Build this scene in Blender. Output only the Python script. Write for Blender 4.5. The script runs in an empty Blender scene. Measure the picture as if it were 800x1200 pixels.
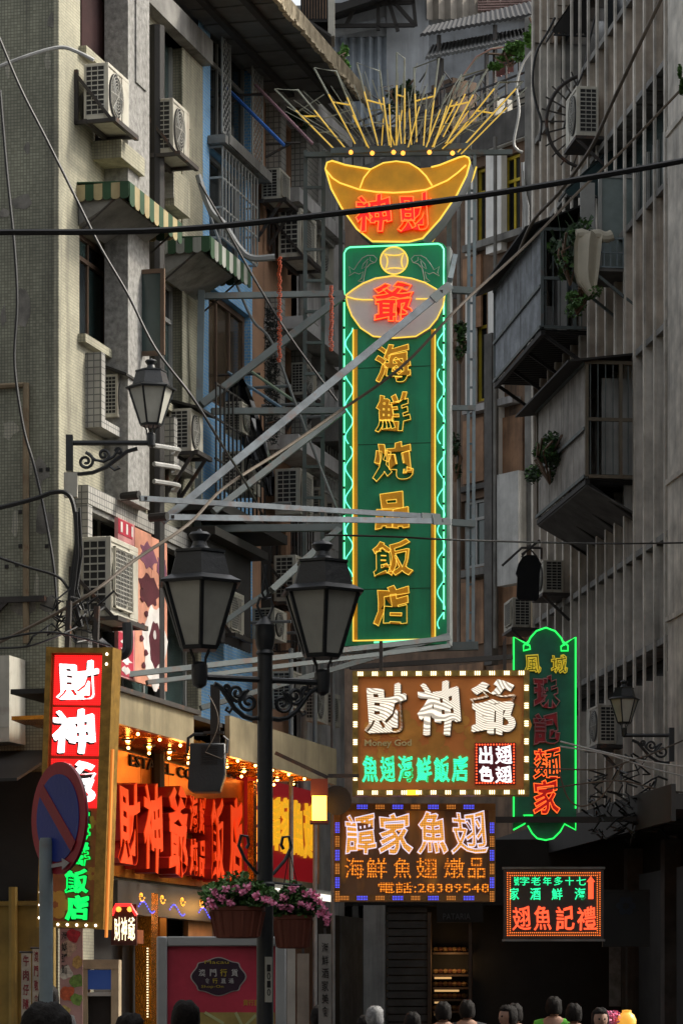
import bpy, math, random
from mathutils import Vector, Matrix
random.seed(7)
S = bpy.context.scene
R_ = math.radians
# ------------------------------------------------------------------ camera, sky, sun, exposure
FPX, HOR, CAMZ = 3500.0, 1180.0, 1.6
cam_d = bpy.data.cameras.new('camera'); cam = bpy.data.objects.new('camera', cam_d)
S.collection.objects.link(cam); S.camera = cam
cam.location = (0, 0, CAMZ); cam.rotation_euler = (R_(90), 0, 0)
cam_d.sensor_fit = 'HORIZONTAL'; cam_d.sensor_width = 24; cam_d.lens = 24*FPX/800
cam_d.shift_y = (HOR-600)/800; cam_d.clip_end = 2000; cam_d.clip_start = .5
S.render.resolution_x, S.render.resolution_y = 682, 1024
S.view_settings.view_transform = 'Standard'; S.view_settings.look = 'None'
S.view_settings.exposure = .9; S.view_settings.gamma = 1
SUN_EL, SUN_AZ = 42.0, 78.0            # azimuth measured clockwise from +Y
w = bpy.data.worlds.new('World'); S.world = w; w.use_nodes = True
nt = w.node_tree; bg = nt.nodes['Background']; bg.inputs[1].default_value = .15
sky = nt.nodes.new('ShaderNodeTexSky'); sky.sky_type = 'NISHITA'; sky.sun_disc = False
sky.sun_elevation = R_(SUN_EL); sky.sun_rotation = R_(SUN_AZ); sky.dust_density = 6; sky.air_density = 1.2
hs = nt.nodes.new('ShaderNodeHueSaturation'); hs.inputs['Saturation'].default_value = .22
nt.links.new(sky.outputs[0], hs.inputs['Color']); nt.links.new(hs.outputs[0], bg.inputs[0])
sd = bpy.data.lights.new('sun', 'SUN'); sd.energy = 1.7; sd.angle = R_(8); sd.color = (1, .9, .74)
sun = bpy.data.objects.new('sun', sd); S.collection.objects.link(sun)
_d = Vector((math.sin(R_(SUN_AZ))*math.cos(R_(SUN_EL)), math.cos(R_(SUN_AZ))*math.cos(R_(SUN_EL)), math.sin(R_(SUN_EL))))
sun.rotation_euler = _d.to_track_quat('Z', 'Y').to_euler(); sun.location = _d*60
try:
    S.cycles.max_bounces = 6; S.cycles.use_light_tree = True; S.cycles.sample_clamp_indirect = 3
except Exception: pass

# ------------------------------------------------------------------ frames: a vertical wall plane, x along it, z up, -y out of it
class Frame:
    def __init__(s, ox, oy, deg):
        s.o = (ox, oy); s.a = R_(deg); s.nx = (math.cos(s.a), math.sin(s.a)); s.ny = (-math.sin(s.a), math.cos(s.a))
    def p(s, u, v, y=0.0):
        a, b = (u-400)/FPX, (HOR-v)/FPX
        t = (y + s.o[0]*s.ny[0]+s.o[1]*s.ny[1])/(a*s.ny[0]+s.ny[1])
        return ((t*a-s.o[0])*s.nx[0]+(t-s.o[1])*s.nx[1], CAMZ+t*b)
    def P(s, u, v, y=0.0):
        x, z = s.p(u, v, y); return (x, y, z)
    def end(s, u, v, x=0.0):           # the point of plane x = const seen at a pixel: (y, z)
        a, b = (u-400)/FPX, (HOR-v)/FPX
        t = (x + s.o[0]*s.nx[0]+s.o[1]*s.nx[1])/(a*s.nx[0]+s.nx[1])
        return ((t*a-s.o[0])*s.ny[0]+(t-s.o[1])*s.ny[1], CAMZ+t*b)
    def rect(s, u0, v0, u1, v1, y=0.0, ref=None):
        r = u0 if ref is None else ref
        return (s.p(u0, v0, y)[0], s.p(u1, v0, y)[0], s.p(r, v1, y)[1], s.p(r, v0, y)[1])
    def world(s, x, y, z):
        return Vector((s.o[0]+x*s.nx[0]+y*s.ny[0], s.o[1]+x*s.nx[1]+y*s.ny[1], z))
def FY(Y, deg=0.0, u=400.0):
    return Frame((u-400)/FPX*Y, Y, deg)
W0 = Frame(0, 0, 0)
L = Frame(-3.035, 32, 74.84)
Rf = Frame(3.352, 53.31, -82.7)
Ef = Frame(-.007, 58.58, -53.4)
Gf = Frame(-.5, 75, -4)

# ------------------------------------------------------------------ materials
MATS = {}
def nodes_of(name):
    m = bpy.data.materials.new(name); m.use_nodes = True
    return m, m.node_tree, m.node_tree.nodes['Principled BSDF']
def mth(t, op, a, b=None, c=None):
    n = t.nodes.new('ShaderNodeMath'); n.operation = op
    for i, x in enumerate((a, b, c)):
        if x is None: continue
        if isinstance(x, (int, float)): n.inputs[i].default_value = x
        else: t.links.new(x, n.inputs[i])
    return n.outputs[0]
def mixc(t, f, a, b):
    n = t.nodes.new('ShaderNodeMix'); n.data_type = 'RGBA'
    for k, x in ((0, f), (6, a), (7, b)):
        if isinstance(x, tuple): n.inputs[k].default_value = (*x, 1)
        elif isinstance(x, (int, float)): n.inputs[k].default_value = x
        else: t.links.new(x, n.inputs[k])
    return n.outputs[2]
def coords(t, scale=(1, 1, 1), xz=False):
    c = t.nodes.new('ShaderNodeTexCoord').outputs['Object']
    if xz:
        s = t.nodes.new('ShaderNodeSeparateXYZ'); t.links.new(c, s.inputs[0])
        k = t.nodes.new('ShaderNodeCombineXYZ'); t.links.new(mth(t, 'ADD', s.outputs[0], s.outputs[1]), k.inputs[0]); t.links.new(s.outputs[2], k.inputs[1])
        c = k.outputs[0]
    else:
        oi = t.nodes.new('ShaderNodeObjectInfo'); va = t.nodes.new('ShaderNodeVectorMath'); t.links.new(c, va.inputs[0]); t.links.new(oi.outputs['Location'], va.inputs[1]); c = va.outputs[0]
    m = t.nodes.new('ShaderNodeMapping'); m.inputs['Scale'].default_value = scale; t.links.new(c, m.inputs[0])
    return m.outputs[0]
def noise(t, scale, detail=5, vec=None, rough=.6):
    n = t.nodes.new('ShaderNodeTexNoise'); n.inputs['Scale'].default_value = scale; n.inputs['Detail'].default_value = detail; n.inputs['Roughness'].default_value = rough
    t.links.new(vec if vec is not None else coords(t), n.inputs['Vector']); return n.outputs[0]
def ramp(t, x, lo, hi):
    n = t.nodes.new('ShaderNodeMapRange'); n.clamp = True
    n.inputs[1].default_value = lo; n.inputs[2].default_value = hi; t.links.new(x, n.inputs[0]); return n.outputs[0]
def mat(name, col=(.3, .3, .3), rough=.75, metal=0, var=.35, scale=2.5, streak=0., dirt=(.04, .036, .03), bump=.15, tile=None, tilecol=None, spec=.4, rust=0., vrand=.22):
    if name in MATS: return MATS[name]
    m, t, b = nodes_of(name)
    dark = tuple(c*(1-var) for c in col); lite = tuple(min(1, c*(1+var*.55)) for c in col)
    n1 = noise(t, scale, 6)
    c = mixc(t, ramp(t, n1, .3, .7), dark, lite)
    h = n1
    if tile:
        br = t.nodes.new('ShaderNodeTexBrick'); t.links.new(coords(t, xz=True), br.inputs['Vector'])
        br.offset = 0 if tile[2] == 0 else .5
        br.inputs['Scale'].default_value = 1; br.inputs['Brick Width'].default_value = tile[0]; br.inputs['Row Height'].default_value = tile[1]
        br.inputs['Mortar Size'].default_value = tile[3]; br.inputs['Mortar Smooth'].default_value = .2; br.inputs['Bias'].default_value = -.2
        tc = tilecol or [tuple(x*1.18 for x in col), tuple(x*.78 for x in col), tuple(x*.38 for x in col)]
        for k, x in zip(('Color1', 'Color2', 'Mortar'), tc): br.inputs[k].default_value = (*[min(1, q) for q in x], 1)
        n2 = ramp(t, noise(t, scale*.6, 5), .3, .75)
        mm = t.nodes.new('ShaderNodeMix'); mm.data_type = 'RGBA'; mm.blend_type = 'MULTIPLY'; mm.inputs[0].default_value = 1
        t.links.new(br.outputs[0], mm.inputs[6]); t.links.new(mixc(t, n2, (1-var,)*3, (1.1, 1.1, 1.08)), mm.inputs[7])
        c = mm.outputs[2]; h = br.outputs['Fac']
    if streak:
        s = noise(t, 1, 4, coords(t, (5, 5, .35)), .7)
        big = noise(t, .7, 3)
        f = mth(t, 'MULTIPLY', ramp(t, s, .46, .72), mth(t, 'MULTIPLY', ramp(t, big, .3, .65), streak))
        c = mixc(t, f, c, dirt)
    if rust:
        f = mth(t, 'MULTIPLY', ramp(t, noise(t, 6, 6), .55, .7), rust)
        c = mixc(t, f, c, (.13, .05, .02))
    oi = t.nodes.new('ShaderNodeObjectInfo')          # every separate piece a slightly different tone
    hv = t.nodes.new('ShaderNodeHueSaturation'); t.links.new(c, hv.inputs['Color']); t.links.new(mth(t, 'MULTIPLY_ADD', oi.outputs['Random'], vrand, 1-vrand/2), hv.inputs['Value'])
    t.links.new(hv.outputs[0], b.inputs['Base Color'])
    b.inputs['Roughness'].default_value = rough; b.inputs['Metallic'].default_value = metal
    b.inputs['Specular IOR Level'].default_value = spec
    if bump:
        bn = t.nodes.new('ShaderNodeBump'); bn.inputs['Strength'].default_value = bump; bn.inputs['Distance'].default_value = .01
        hh = noise(t, 40, 3) if not tile else h
        t.links.new(hh, bn.inputs['Height']); t.links.new(bn.outputs[0], b.inputs['Normal'])
    MATS[name] = m; return m
EM = .5                                # the exposure is +1, so lamps and tubes are given half strength
def glow(name, col, s=3., base=None, dots=None, stripes=None, lo=.15):
    if name in MATS: return MATS[name]
    m, t, b = nodes_of(name)
    b.inputs['Base Color'].default_value = (*(base or tuple(c*.5 for c in col)), 1)
    b.inputs['Emission Color'].default_value = (*col, 1); b.inputs['Roughness'].default_value = .4
    s = s*EM
    b.inputs['Emission Strength'].default_value = s
    if dots:
        sp = t.nodes.new('ShaderNodeSeparateXYZ'); t.links.new(coords(t), sp.inputs[0])
        a = mth(t, 'SINE', mth(t, 'MULTIPLY', sp.outputs[0], 6.283/dots)); c = mth(t, 'SINE', mth(t, 'MULTIPLY', sp.outputs[2], 6.283/dots))
        f = ramp(t, mth(t, 'ADD', a, c), -.6, .9)
        t.links.new(mth(t, 'MULTIPLY_ADD', f, s*(1-lo), s*lo), b.inputs['Emission Strength'])
    if stripes:
        sp = t.nodes.new('ShaderNodeSeparateXYZ'); t.links.new(coords(t), sp.inputs[0])
        q = mth(t, 'ADD', mth(t, 'MULTIPLY', sp.outputs[2], 1.3), mth(t, 'MULTIPLY', noise(t, 2.2, 1), .6))
        a = mth(t, 'SINE', mth(t, 'MULTIPLY', mth(t, 'ADD', q, mth(t, 'MULTIPLY', sp.outputs[0], .5)), 6.283/stripes))
        t.links.new(mth(t, 'MULTIPLY_ADD', ramp(t, a, -.5, .5), s*(1-lo), s*lo), b.inputs['Emission Strength'])
    MATS[name] = m; return m
def glass(name, col=(.02, .025, .028), rough=.12):
    return mat(name, col, rough, 0, .5, 1.2, 0, bump=.0, spec=.6)

# ------------------------------------------------------------------ mesh builder
class MB:
    def __init__(s): s.v = []; s.f = []
    def add(s, vs, fs):
        n = len(s.v); s.v += [tuple(p) for p in vs]; s.f += [tuple(i+n for i in f) for f in fs]; return s
    def hexa(s, p):
        return s.add(p, [(0, 3, 2, 1), (4, 5, 6, 7), (0, 1, 5, 4), (1, 2, 6, 5), (2, 3, 7, 6), (3, 0, 4, 7)])
    def box(s, x0, x1, y0, y1, z0, z1):
        if x0 > x1: x0, x1 = x1, x0
        if y0 > y1: y0, y1 = y1, y0
        if z0 > z1: z0, z1 = z1, z0
        return s.hexa([(x0, y0, z0), (x1, y0, z0), (x1, y1, z0), (x0, y1, z0), (x0, y0, z1), (x1, y0, z1), (x1, y1, z1), (x0, y1, z1)])
    def beam(s, p, q, w, h=None):
        h = h or w; p, q = Vector(p), Vector(q); d = (q-p).normalized()
        side = d.cross(Vector((0, 1, 0))) if abs(d.y) < .9 else d.cross(Vector((0, 0, 1)))
        side.normalize(); up = side.cross(d).normalized()
        a, b = side*w/2, up*h/2
        return s.hexa([p-a-b, p+a-b, p+a+b, p-a+b, q-a-b, q+a-b, q+a+b, q-a+b])
    def tube(s, pts, r, n=6, r2=None, closed=False):
        pts = [Vector(p) for p in pts]; k = len(pts); rings = []
        prev = None
        for i, p in enumerate(pts):
            a = pts[(i-1) % k] if (closed or i > 0) else p; b = pts[(i+1) % k] if (closed or i < k-1) else p
            d = (b-a)
            d = d.normalized() if d.length > 1e-9 else Vector((0, 0, 1))
            if prev is None: prev = d.orthogonal().normalized()
            e = (prev - d*prev.dot(d))
            e = e.normalized() if e.length > 1e-6 else d.orthogonal().normalized()
            prev = e; g = d.cross(e); rr = r if r2 is None else r+(r2-r)*i/(k-1)
            rings.append([p+e*rr*math.cos(6.28318*j/n)+g*rr*math.sin(6.28318*j/n) for j in range(n)])
        vs = [q for rg in rings for q in rg]; fs = []
        m = k if closed else k-1
        for i in range(m):
            for j in range(n):
                a, b = i*n, ((i+1) % k)*n
                fs.append((a+j, b+j, b+(j+1) % n, a+(j+1) % n))
        if not closed: fs += [tuple(range(n)), tuple(range((k-1)*n, k*n))[::-1]]
        return s.add(vs, fs)
    def prism(s, poly, y0, y1):        # poly in (x, z)
        n = len(poly)
        vs = [(x, y0, z) for x, z in poly]+[(x, y1, z) for x, z in poly]
        return s.add(vs, [tuple(range(n)), tuple(range(n, 2*n))[::-1]]+[(i, i+n, (i+1) % n+n, (i+1) % n) for i in range(n)])
    def slab(s, poly, z0, z1):         # poly in (x, y)
        n = len(poly)
        vs = [(x, y, z0) for x, y in poly]+[(x, y, z1) for x, y in poly]
        return s.add(vs, [tuple(range(n))[::-1], tuple(range(n, 2*n))]+[(i, (i+1) % n, (i+1) % n+n, i+n) for i in range(n)])
    def lathe(s, prof, c=(0, 0, 0), n=12, ph=0.0):
        vs = []
        for r, z in prof: vs += [(c[0]+r*math.cos(ph+6.28318*j/n), c[1]+r*math.sin(ph+6.28318*j/n), c[2]+z) for j in range(n)]
        fs = []
        for i in range(len(prof)-1):
            for j in range(n): fs.append((i*n+j, i*n+(j+1) % n, (i+1)*n+(j+1) % n, (i+1)*n+j))
        fs += [tuple(range(n))[::-1], tuple(range((len(prof)-1)*n, len(prof)*n))]
        return s.add(vs, fs)
    def ball(s, c, r, n=8, sc=(1, 1, 1)):
        k = n//2+1
        pr = [(max(.001, r*math.sin(math.pi*i/k)), -r*math.cos(math.pi*i/k)) for i in range(k+1)]
        m = MB().lathe(pr, n=n); return s.add([(c[0]+x*sc[0], c[1]+y*sc[1], c[2]+z*sc[2]) for x, y, z in m.v], m.f)
    def quad(s, a, b, c, d): return s.add([a, b, c, d], [(0, 1, 2, 3)])
    def corrug(s, x0, x1, z0, z1, y, amp, pitch, zfun=None):   # corrugated sheet, ribs along z; zfun(x) -> (z0, z1, yshift0, yshift1)
        n = max(2, int(round((x1-x0)/pitch*2))); vs = []
        for i in range(n+1):
            x = x0+(x1-x0)*i/n; o = amp if i % 2 else -amp
            a, b = (z0, z1) if zfun is None else zfun(x)
            vs += [(x, y+o, a), (x, y+o, b)]
        s.add(vs, [(2*i, 2*i+2, 2*i+3, 2*i+1) for i in range(n)])
        return s.add([(a, b+.012, c) for a, b, c in vs], [(2*i+1, 2*i+3, 2*i+2, 2*i) for i in range(n)])
    def move(s, dx=0, dy=0, dz=0): s.v = [(a+dx, b+dy, c+dz) for a, b, c in s.v]; return s
    def join(s, o): return s.add(o.v, o.f)
def holed(x0, x1, z0, z1, holes, y=0.0, depth=.25):
    m = MB(); xs = sorted({x0, x1, *[h[0] for h in holes], *[h[1] for h in holes]}); zs = sorted({z0, z1, *[h[2] for h in holes], *[h[3] for h in holes]})
    xs = [x for x in xs if x0 <= x <= x1]; zs = [z for z in zs if z0 <= z <= z1]
    for i in range(len(xs)-1):
        for j in range(len(zs)-1):
            cx, cz = (xs[i]+xs[i+1])/2, (zs[j]+zs[j+1])/2
            if any(h[0] < cx < h[1] and h[2] < cz < h[3] for h in holes): continue
            m.quad((xs[i], y, zs[j]), (xs[i+1], y, zs[j]), (xs[i+1], y, zs[j+1]), (xs[i], y, zs[j+1]))
    for a, b, c, d in holes:
        a, b, c, d = max(a, x0), min(b, x1), max(c, z0), min(d, z1); e = y+depth
        m.quad((a, y, c), (a, y, d), (a, e, d), (a, e, c)); m.quad((b, y, d), (b, y, c), (b, e, c), (b, e, d))
        m.quad((b, y, c), (a, y, c), (a, e, c), (b, e, c)); m.quad((a, y, d), (b, y, d), (b, e, d), (a, e, d))
    return m
COL = S.collection
def link(name, mb, m, at=(0, 0, 0), smooth=30, uvm=None):
    me = bpy.data.meshes.new(name)
    me.from_pydata([(a-at[0], b-at[1], c-at[2]) for a, b, c in mb.v], [], mb.f)
    me.materials.append(m)
    me.shade_smooth(); me.set_sharp_from_angle(angle=R_(smooth)); me.update()
    o = bpy.data.objects.new(name, me); COL.objects.link(o); return o
class Thing:
    def __init__(s, name, label, cat, F, at, group=None, mesh=None, m=None, kind=None, roll=0.):
        s.F, s.at = F, at
        if mesh is None: o = bpy.data.objects.new(name, None); COL.objects.link(o); o.empty_display_size = .2
        else: o = link(name, mesh, m, at)
        o.location = F.world(*at); o.rotation_euler = (0, 0, F.a)
        if roll: o.rotation_euler = (Matrix.Rotation(F.a, 3, 'Z') @ Matrix.Rotation(roll, 3, 'Y')).to_euler()
        if kind == 'structure': o['kind'] = kind
        else:
            o['label'] = label; o['category'] = cat
            if group: o['group'] = group
            if kind: o['kind'] = kind
        s.root = o
    def part(s, name, mb, m, parent=None, label=None, kind=None, at=None, smooth=30):
        o = link(name, mb, m, s.at, smooth); o.parent = parent or s.root
        if label: o['label'] = label
        if kind: o['kind'] = kind
        return o
    def bits(s, name, proto, m, spots, parent=None):     # many alike pieces sharing one mesh, proto centred at 0
        me = None; out = []
        for x, y, z in spots:
            if me is None: o = link(name, proto, m); me = o.data
            else: o = bpy.data.objects.new(name, me); COL.objects.link(o)
            o.parent = parent or s.root; o.location = (x-s.at[0], y-s.at[1], z-s.at[2]); out.append(o)
        return out
def solo(name, label, cat, F, at, mb, m, group=None, kind=None):
    return Thing(name, label, cat, F, at, group, mb, m, kind)
def dup(o, F, at, label=None, group=None, scale=None):
    r = o.copy(); COL.objects.link(r); r.location = F.world(*at); r.rotation_euler = (0, 0, F.a)
    if scale: r.scale = scale
    if label: r['label'] = label
    if group: r['group'] = group
    for ch in list(o.children):
        c = ch.copy(); COL.objects.link(c); c.parent = r
        for g in ch.children:
            d = g.copy(); COL.objects.link(d); d.parent = c
    return r
# ------------------------------------------------------------------ lettering
GC = {}
def raw_glyph(ch, off, tube):
    k = (ch, off, tube)
    if k not in GC:
        c = bpy.data.curves.new('t', 'FONT'); c.body = ch; c.size = 1; c.offset = off; c.resolution_u = 2
        if tube: c.fill_mode = 'NONE'; c.bevel_depth = tube; c.bevel_resolution = 0
        else: c.extrude = .5
        o = bpy.data.objects.new('t', c); me = bpy.data.meshes.new_from_object(o)
        vs = [tuple(v.co) for v in me.vertices]; fs = [tuple(p.vertices) for p in me.polygons]
        bpy.data.objects.remove(o); bpy.data.meshes.remove(me); bpy.data.curves.remove(c)
        GC[k] = (vs, fs)
    return GC[k]
DENSE = set('爺鮮飯翅魚譚燉麵禮號澳電貨家神財海')
def glyph(ch, x0, x1, z0, z1, y, ext=.02, off=.02, slant=.0, tube=0., brush=1.0, nib=0.):
    if nib:                              # broad-nib stroke: three copies stepped along the nib, each a hair behind the last
        m = MB(); k = nib*abs(x1-x0)
        for i, d in enumerate((0, -1, 1)): m.join(glyph(ch, x0+k+d*k, x1-k+d*k, z0+.5*k-d*.5*k, z1-.5*k-d*.5*k, y+.0008*i, ext, off, slant, tube, brush))
        return m
    if brush and ch in DENSE: off = off*(.05 if ch in '財翅爺海' and nib else .3 if nib else .25 if ch in '翅' else .6)
    if x0 > x1: x0, x1 = x1, x0
    if z0 > z1: z0, z1 = z1, z0
    vs, fs = raw_glyph(ch, off, tube)
    # brush-like hand: rising horizontals, bowed strokes
    def w(x, z):
        zz = z+slant*x+brush*.036*math.sin(5.2*x+2.1*z+.5)
        xx = x+brush*(.03*math.sin(4.6*z+1.3*x)+.012*math.sin(11*z+7*x)); return xx, zz
    P = [(*w(a, b), c) for a, b, c in vs]
    ax, bx = min(p[0] for p in P), max(p[0] for p in P); az, bz = min(p[1] for p in P), max(p[1] for p in P)
    sx, sz = (x1-x0)/(bx-ax), (z1-z0)/(bz-az); m = MB()
    sy = (sz if tube else ext)
    m.v = [(x0+(a-ax)*sx, y-(c*sy if tube else (c+.5)*ext), z0+(b-az)*sz) for a, b, c in P]; m.f = [f for f in fs]
    return m
def text(st, x0, x1, z0, z1, y, ext=.01, off=.0): return glyph(st, x0, x1, z0, z1, y, ext, off, brush=0)
def gl(T, F, ch, u0, v0, u1, v1, y, m, ext=.02, off=.03, slant=.08, neon=None, r=.022, noff=None, name='character', brush=1.0, parent=None, nib=0.):
    x0, x1, z0, z1 = F.rect(u0, v0, u1, v1, y)
    o = T.part(name, glyph(ch, x0, x1, z0, z1, y, ext, off, slant, brush=brush, nib=nib), m, parent)
    if neon: 
        t = T.part('neon_tube', glyph(ch, x0, x1, z0, z1, y-ext-.012, 0, off if noff is None else noff, slant, r, brush), neon, o)
    return o
# ------------------------------------------------------------------ material palette
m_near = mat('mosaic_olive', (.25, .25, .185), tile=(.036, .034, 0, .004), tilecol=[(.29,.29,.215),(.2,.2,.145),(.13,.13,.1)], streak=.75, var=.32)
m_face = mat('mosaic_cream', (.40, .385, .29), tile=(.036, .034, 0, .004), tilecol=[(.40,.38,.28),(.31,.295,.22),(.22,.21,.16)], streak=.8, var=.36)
m_grey = mat('pebbledash', (.24, .235, .22), var=.5, scale=14, streak=.5, bump=.6)
m_blue = mat('mosaic_blue', (.16, .43, .78), tile=(.06, .04, .5, .006), tilecol=[(.17, .45, .8), (.13, .37, .7), (.4, .54, .66)], streak=.35, var=.25)
m_salmon = mat('salmon_render', (.36, .21, .13), streak=.5, var=.25)
m_white = mat('white_render', (.44, .43, .42), streak=.95, var=.35, dirt=(.09, .085, .08))
m_tilew = mat('square_tile', (.33, .32, .29), tile=(.075, .075, 0, .007), tilecol=[(.36, .35, .32), (.3, .29, .27), (.13, .13, .125)], streak=.5)
m_conc = mat('grey_concrete', (.2, .195, .18), streak=.9, var=.45, bump=.4)
m_concd = mat('stained_concrete', (.1, .095, .088), streak=.9, var=.5, bump=.4)
m_brown = mat('brown_panel', (.17, .105, .065), streak=.95, var=.5, dirt=(.03, .025, .02))
m_brownf = mat('dun_infill', (.42, .31, .225), streak=.75, var=.32)
m_finw = mat('fin_concrete', (.60, .56, .49), streak=.9, var=.45, dirt=(.1, .09, .08))
m_lgrey = mat('pale_infill', (.45, .45, .43), streak=.75, var=.3)
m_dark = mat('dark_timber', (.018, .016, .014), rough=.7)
m_black = mat('black_iron', (.014, .016, .018), rough=.42, var=.4, spec=.5, bump=.25)
m_iron = mat('rusty_iron', (.035, .03, .027), rough=.6, rust=.8)
m_steel = mat('grey_painted_steel', (.17, .21, .225), rough=.55, rust=.35, var=.25)
m_steeld = mat('dull_green_steel', (.095, .115, .112), rough=.6, rust=.5, var=.3)
m_frame = mat('aluminium_frame', (.33, .33, .31), rough=.4, var=.2)
m_framed = mat('brown_frame', (.11, .07, .045), rough=.6, rust=.3)
m_glass = glass('window_glass'); m_glassb = glass('bronze_glass', (.07, .05, .03), .15); m_glassg = glass('green_glass', (.04, .065, .062), .2)
m_ac = mat('ac_cream_metal', (.47, .45, .38), rough=.5, var=.2, streak=.85, dirt=(.16, .11, .06), bump=.1, rust=.25, vrand=.4)
m_acd = mat('ac_dark', (.012, .012, .012), rough=.6)
m_acgrid = mat('ac_grid', (.36, .35, .31), rough=.5)
m_pvc = mat('pvc_pipe', (.42, .42, .4), rough=.45, streak=.3)
m_gpipe = mat('grey_pipe', (.2, .21, .21), rough=.5, streak=.4)
m_cable = mat('black_cable', (.012, .012, .012), rough=.5, bump=0)
m_cableb = mat('brown_cable', (.09, .07, .05), rough=.6, bump=0)
m_green = mat('awning_green', (.022, .062, .028), rough=.8, streak=.6, dirt=(.02, .02, .012))
m_creamc = mat('awning_cream', (.34, .28, .15), rough=.8, streak=.9, dirt=(.2, .1, .04))
m_whitec = mat('awning_white', (.3, .31, .28), rough=.8, streak=.9)
m_leaf = mat('leaf_green', (.085, .19, .045), rough=.6, var=.6, scale=5, bump=0)
m_leafd = mat('leaf_dark', (.03, .065, .022), rough=.6, var=.6, scale=5, bump=0)
m_pink = mat('petal_pink', (.85, .27, .45), rough=.6, var=.3, scale=9, bump=0)
m_terra = mat('terracotta', (.17, .045, .025), rough=.65, var=.25, streak=.2)
m_asph = mat('asphalt', (.05, .05, .05), var=.3, scale=8)
m_pave = mat('paving', (.18, .17, .16), tile=(.3, .3, .5, .02))

# ------------------------------------------------------------------ ground
Thing('ground', '', '', W0, (0, 0, 0), kind='structure', mesh=MB().box(-400, 400, -200, 900, -.5, 0), m=m_pave)
Thing('road', '', '', W0, (0, 0, 0), kind='structure', mesh=MB().box(-1.6, 2.6, -40, 60, .001, .006), m=m_asph)
Thing('pavement', '', '', W0, (0, 0, 0), kind='structure', mesh=MB().slab([(-9, 14), (-1.9, 14), (-1.7, 30), (-1, 45), (-1, 60), (-9, 60)], .0, .13), m=m_pave)

# unseen plain blocks beside and behind the camera, added to block sky light
m_blockA = mat('block_render', (.17, .16, .14), streak=.6)
for nm, x0, x1, y0, y1, h in (('behind', -16, 18, -26, -9, 14), ('left', -16, -6.5, -8, 25, 13), ('right', 6.5, 16, -8, 27, 12)):
    T = Thing('sky_blocker', {'behind': 'unseen grey rendered block added behind the camera to block sky light', 'left': 'unseen grey rendered block added left of the camera to block sky light', 'right': 'unseen grey rendered block added right of the camera to block sky light'}[nm], 'building', W0, ((x0+x1)/2, (y0+y1)/2, 0))
    T.part('wall', MB().box(x0, x1, y0, y1, 0, h), m_blockA); T.part('roof', MB().box(x0-.2, x1+.2, y0-.2, y1+.2, h, h+.3), m_conc)
    for k in range(5):
        for j in range(2):
            if nm == 'behind': T.part('window', MB().box(x0+3+6*k, x0+4.5+6*k, y1, y1+.08, 4+4*j, 5.8+4*j), m_glass)
            elif nm == 'left': T.part('window', MB().box(x1, x1+.08, y0+3+6*k, y0+4.5+6*k, 4+4*j, 5.8+4*j), m_glass)
            else: T.part('window', MB().box(x0-.08, x0, y0+3+6*k, y0+4.5+6*k, 4+4*j, 5.8+4*j), m_glass)
def window(T, F, x0, x1, z0, z1, y, fm, gm, cols=2, transom=None, fw=.05, label=None, panel=None):
    f = MB()
    f.box(x0, x1, y, y+.07, z0, z0+fw); f.box(x0, x1, y, y+.07, z1-fw, z1)
    f.box(x0, x0+fw, y+.002, y+.068, z0+fw, z1-fw); f.box(x1-fw, x1, y+.002, y+.068, z0+fw, z1-fw)
    xs = [x0+fw+(x1-x0-2*fw)*i/cols for i in range(cols+1)]; zs = [z0+fw, z1-fw]
    if transom: zs = [z0+fw, z0+(z1-z0)*transom, z1-fw]; f.box(x0+fw, x1-fw, y+.005, y+.06, zs[1]-fw/2, zs[1]+fw/2)
    for x in xs[1:-1]: f.box(x-fw*.4, x+fw*.4, y+.012, y+.055, z0+fw, z1-fw)
    o = T.part('window', f, fm, label=label)
    for i in range(cols):
        for j in range(len(zs)-1):
            T.part('pane', MB().box(xs[i], xs[i+1], y+.035+.003*((i+j) % 2), y+.05, zs[j], zs[j+1]), (panel if panel and (i+j) % 2 else gm), o)
    return o
def bars(T, x0, x1, z0, z1, y, m, n=7, r=.012, rails=(0., .5, 1.), name='window_grille', belly=0):
    g = MB()
    for q in rails: g.box(x0, x1, y-r, y+r, z0+(z1-z0)*q-r, z0+(z1-z0)*q+r)
    for i in range(n+1):
        x = x0+(x1-x0)*i/n; g.box(x-r*.8, x+r*.8, y-r*1.8, y-r*.2, z0, z1)
    for x in (x0, x1):
        for q in rails: g.box(x-r, x+r, y, y+abs(belly), z0+(z1-z0)*q-r, z0+(z1-z0)*q+r) if belly else None
    return T.part(name, g, m)

# ------------------------------------------------------------------ corner building (cream mosaic)
ZT = 13.2
xa = L.p(236, 300)[0]
def hole(F, u0, v0, u1, v1, y=0): 
    x0, x1, z0, z1 = F.rect(u0, v0, u1, v1, y); return (x0, x1, z0, z1)
A = Thing('corner_building', 'cream mosaic-tiled corner building with two striped awnings and old air conditioners at left', 'building', L, (0, 0, 0))
hA = [hole(L, 94, -140, 139, 55), hole(L, 93, 262, 139, 392), hole(L, 187, -60, 214, 118), hole(L, 187, 316, 214, 470), hole(L, 103, 590, 232, 800)]
shopA = (L.p(110, 900)[0], L.p(232, 900)[0], 0, L.p(110, 1062)[1])
m = holed(0, xa, 0, ZT, hA+[shopA], 0, .28)
m.quad((0, 0, 0), (0, 0, ZT), (0, .001, ZT), (0, .001, 0))
A.part('wall', m, m_face)
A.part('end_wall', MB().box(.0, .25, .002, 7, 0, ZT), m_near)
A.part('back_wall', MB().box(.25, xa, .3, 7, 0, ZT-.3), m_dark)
A.part('roof', MB().box(-.1, xa, -.15, 7.1, ZT, ZT+.3), m_conc)
A.part('corner_trim', MB().box(-.012, .05, -.012, .045, 4.2, ZT), m_face)
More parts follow.
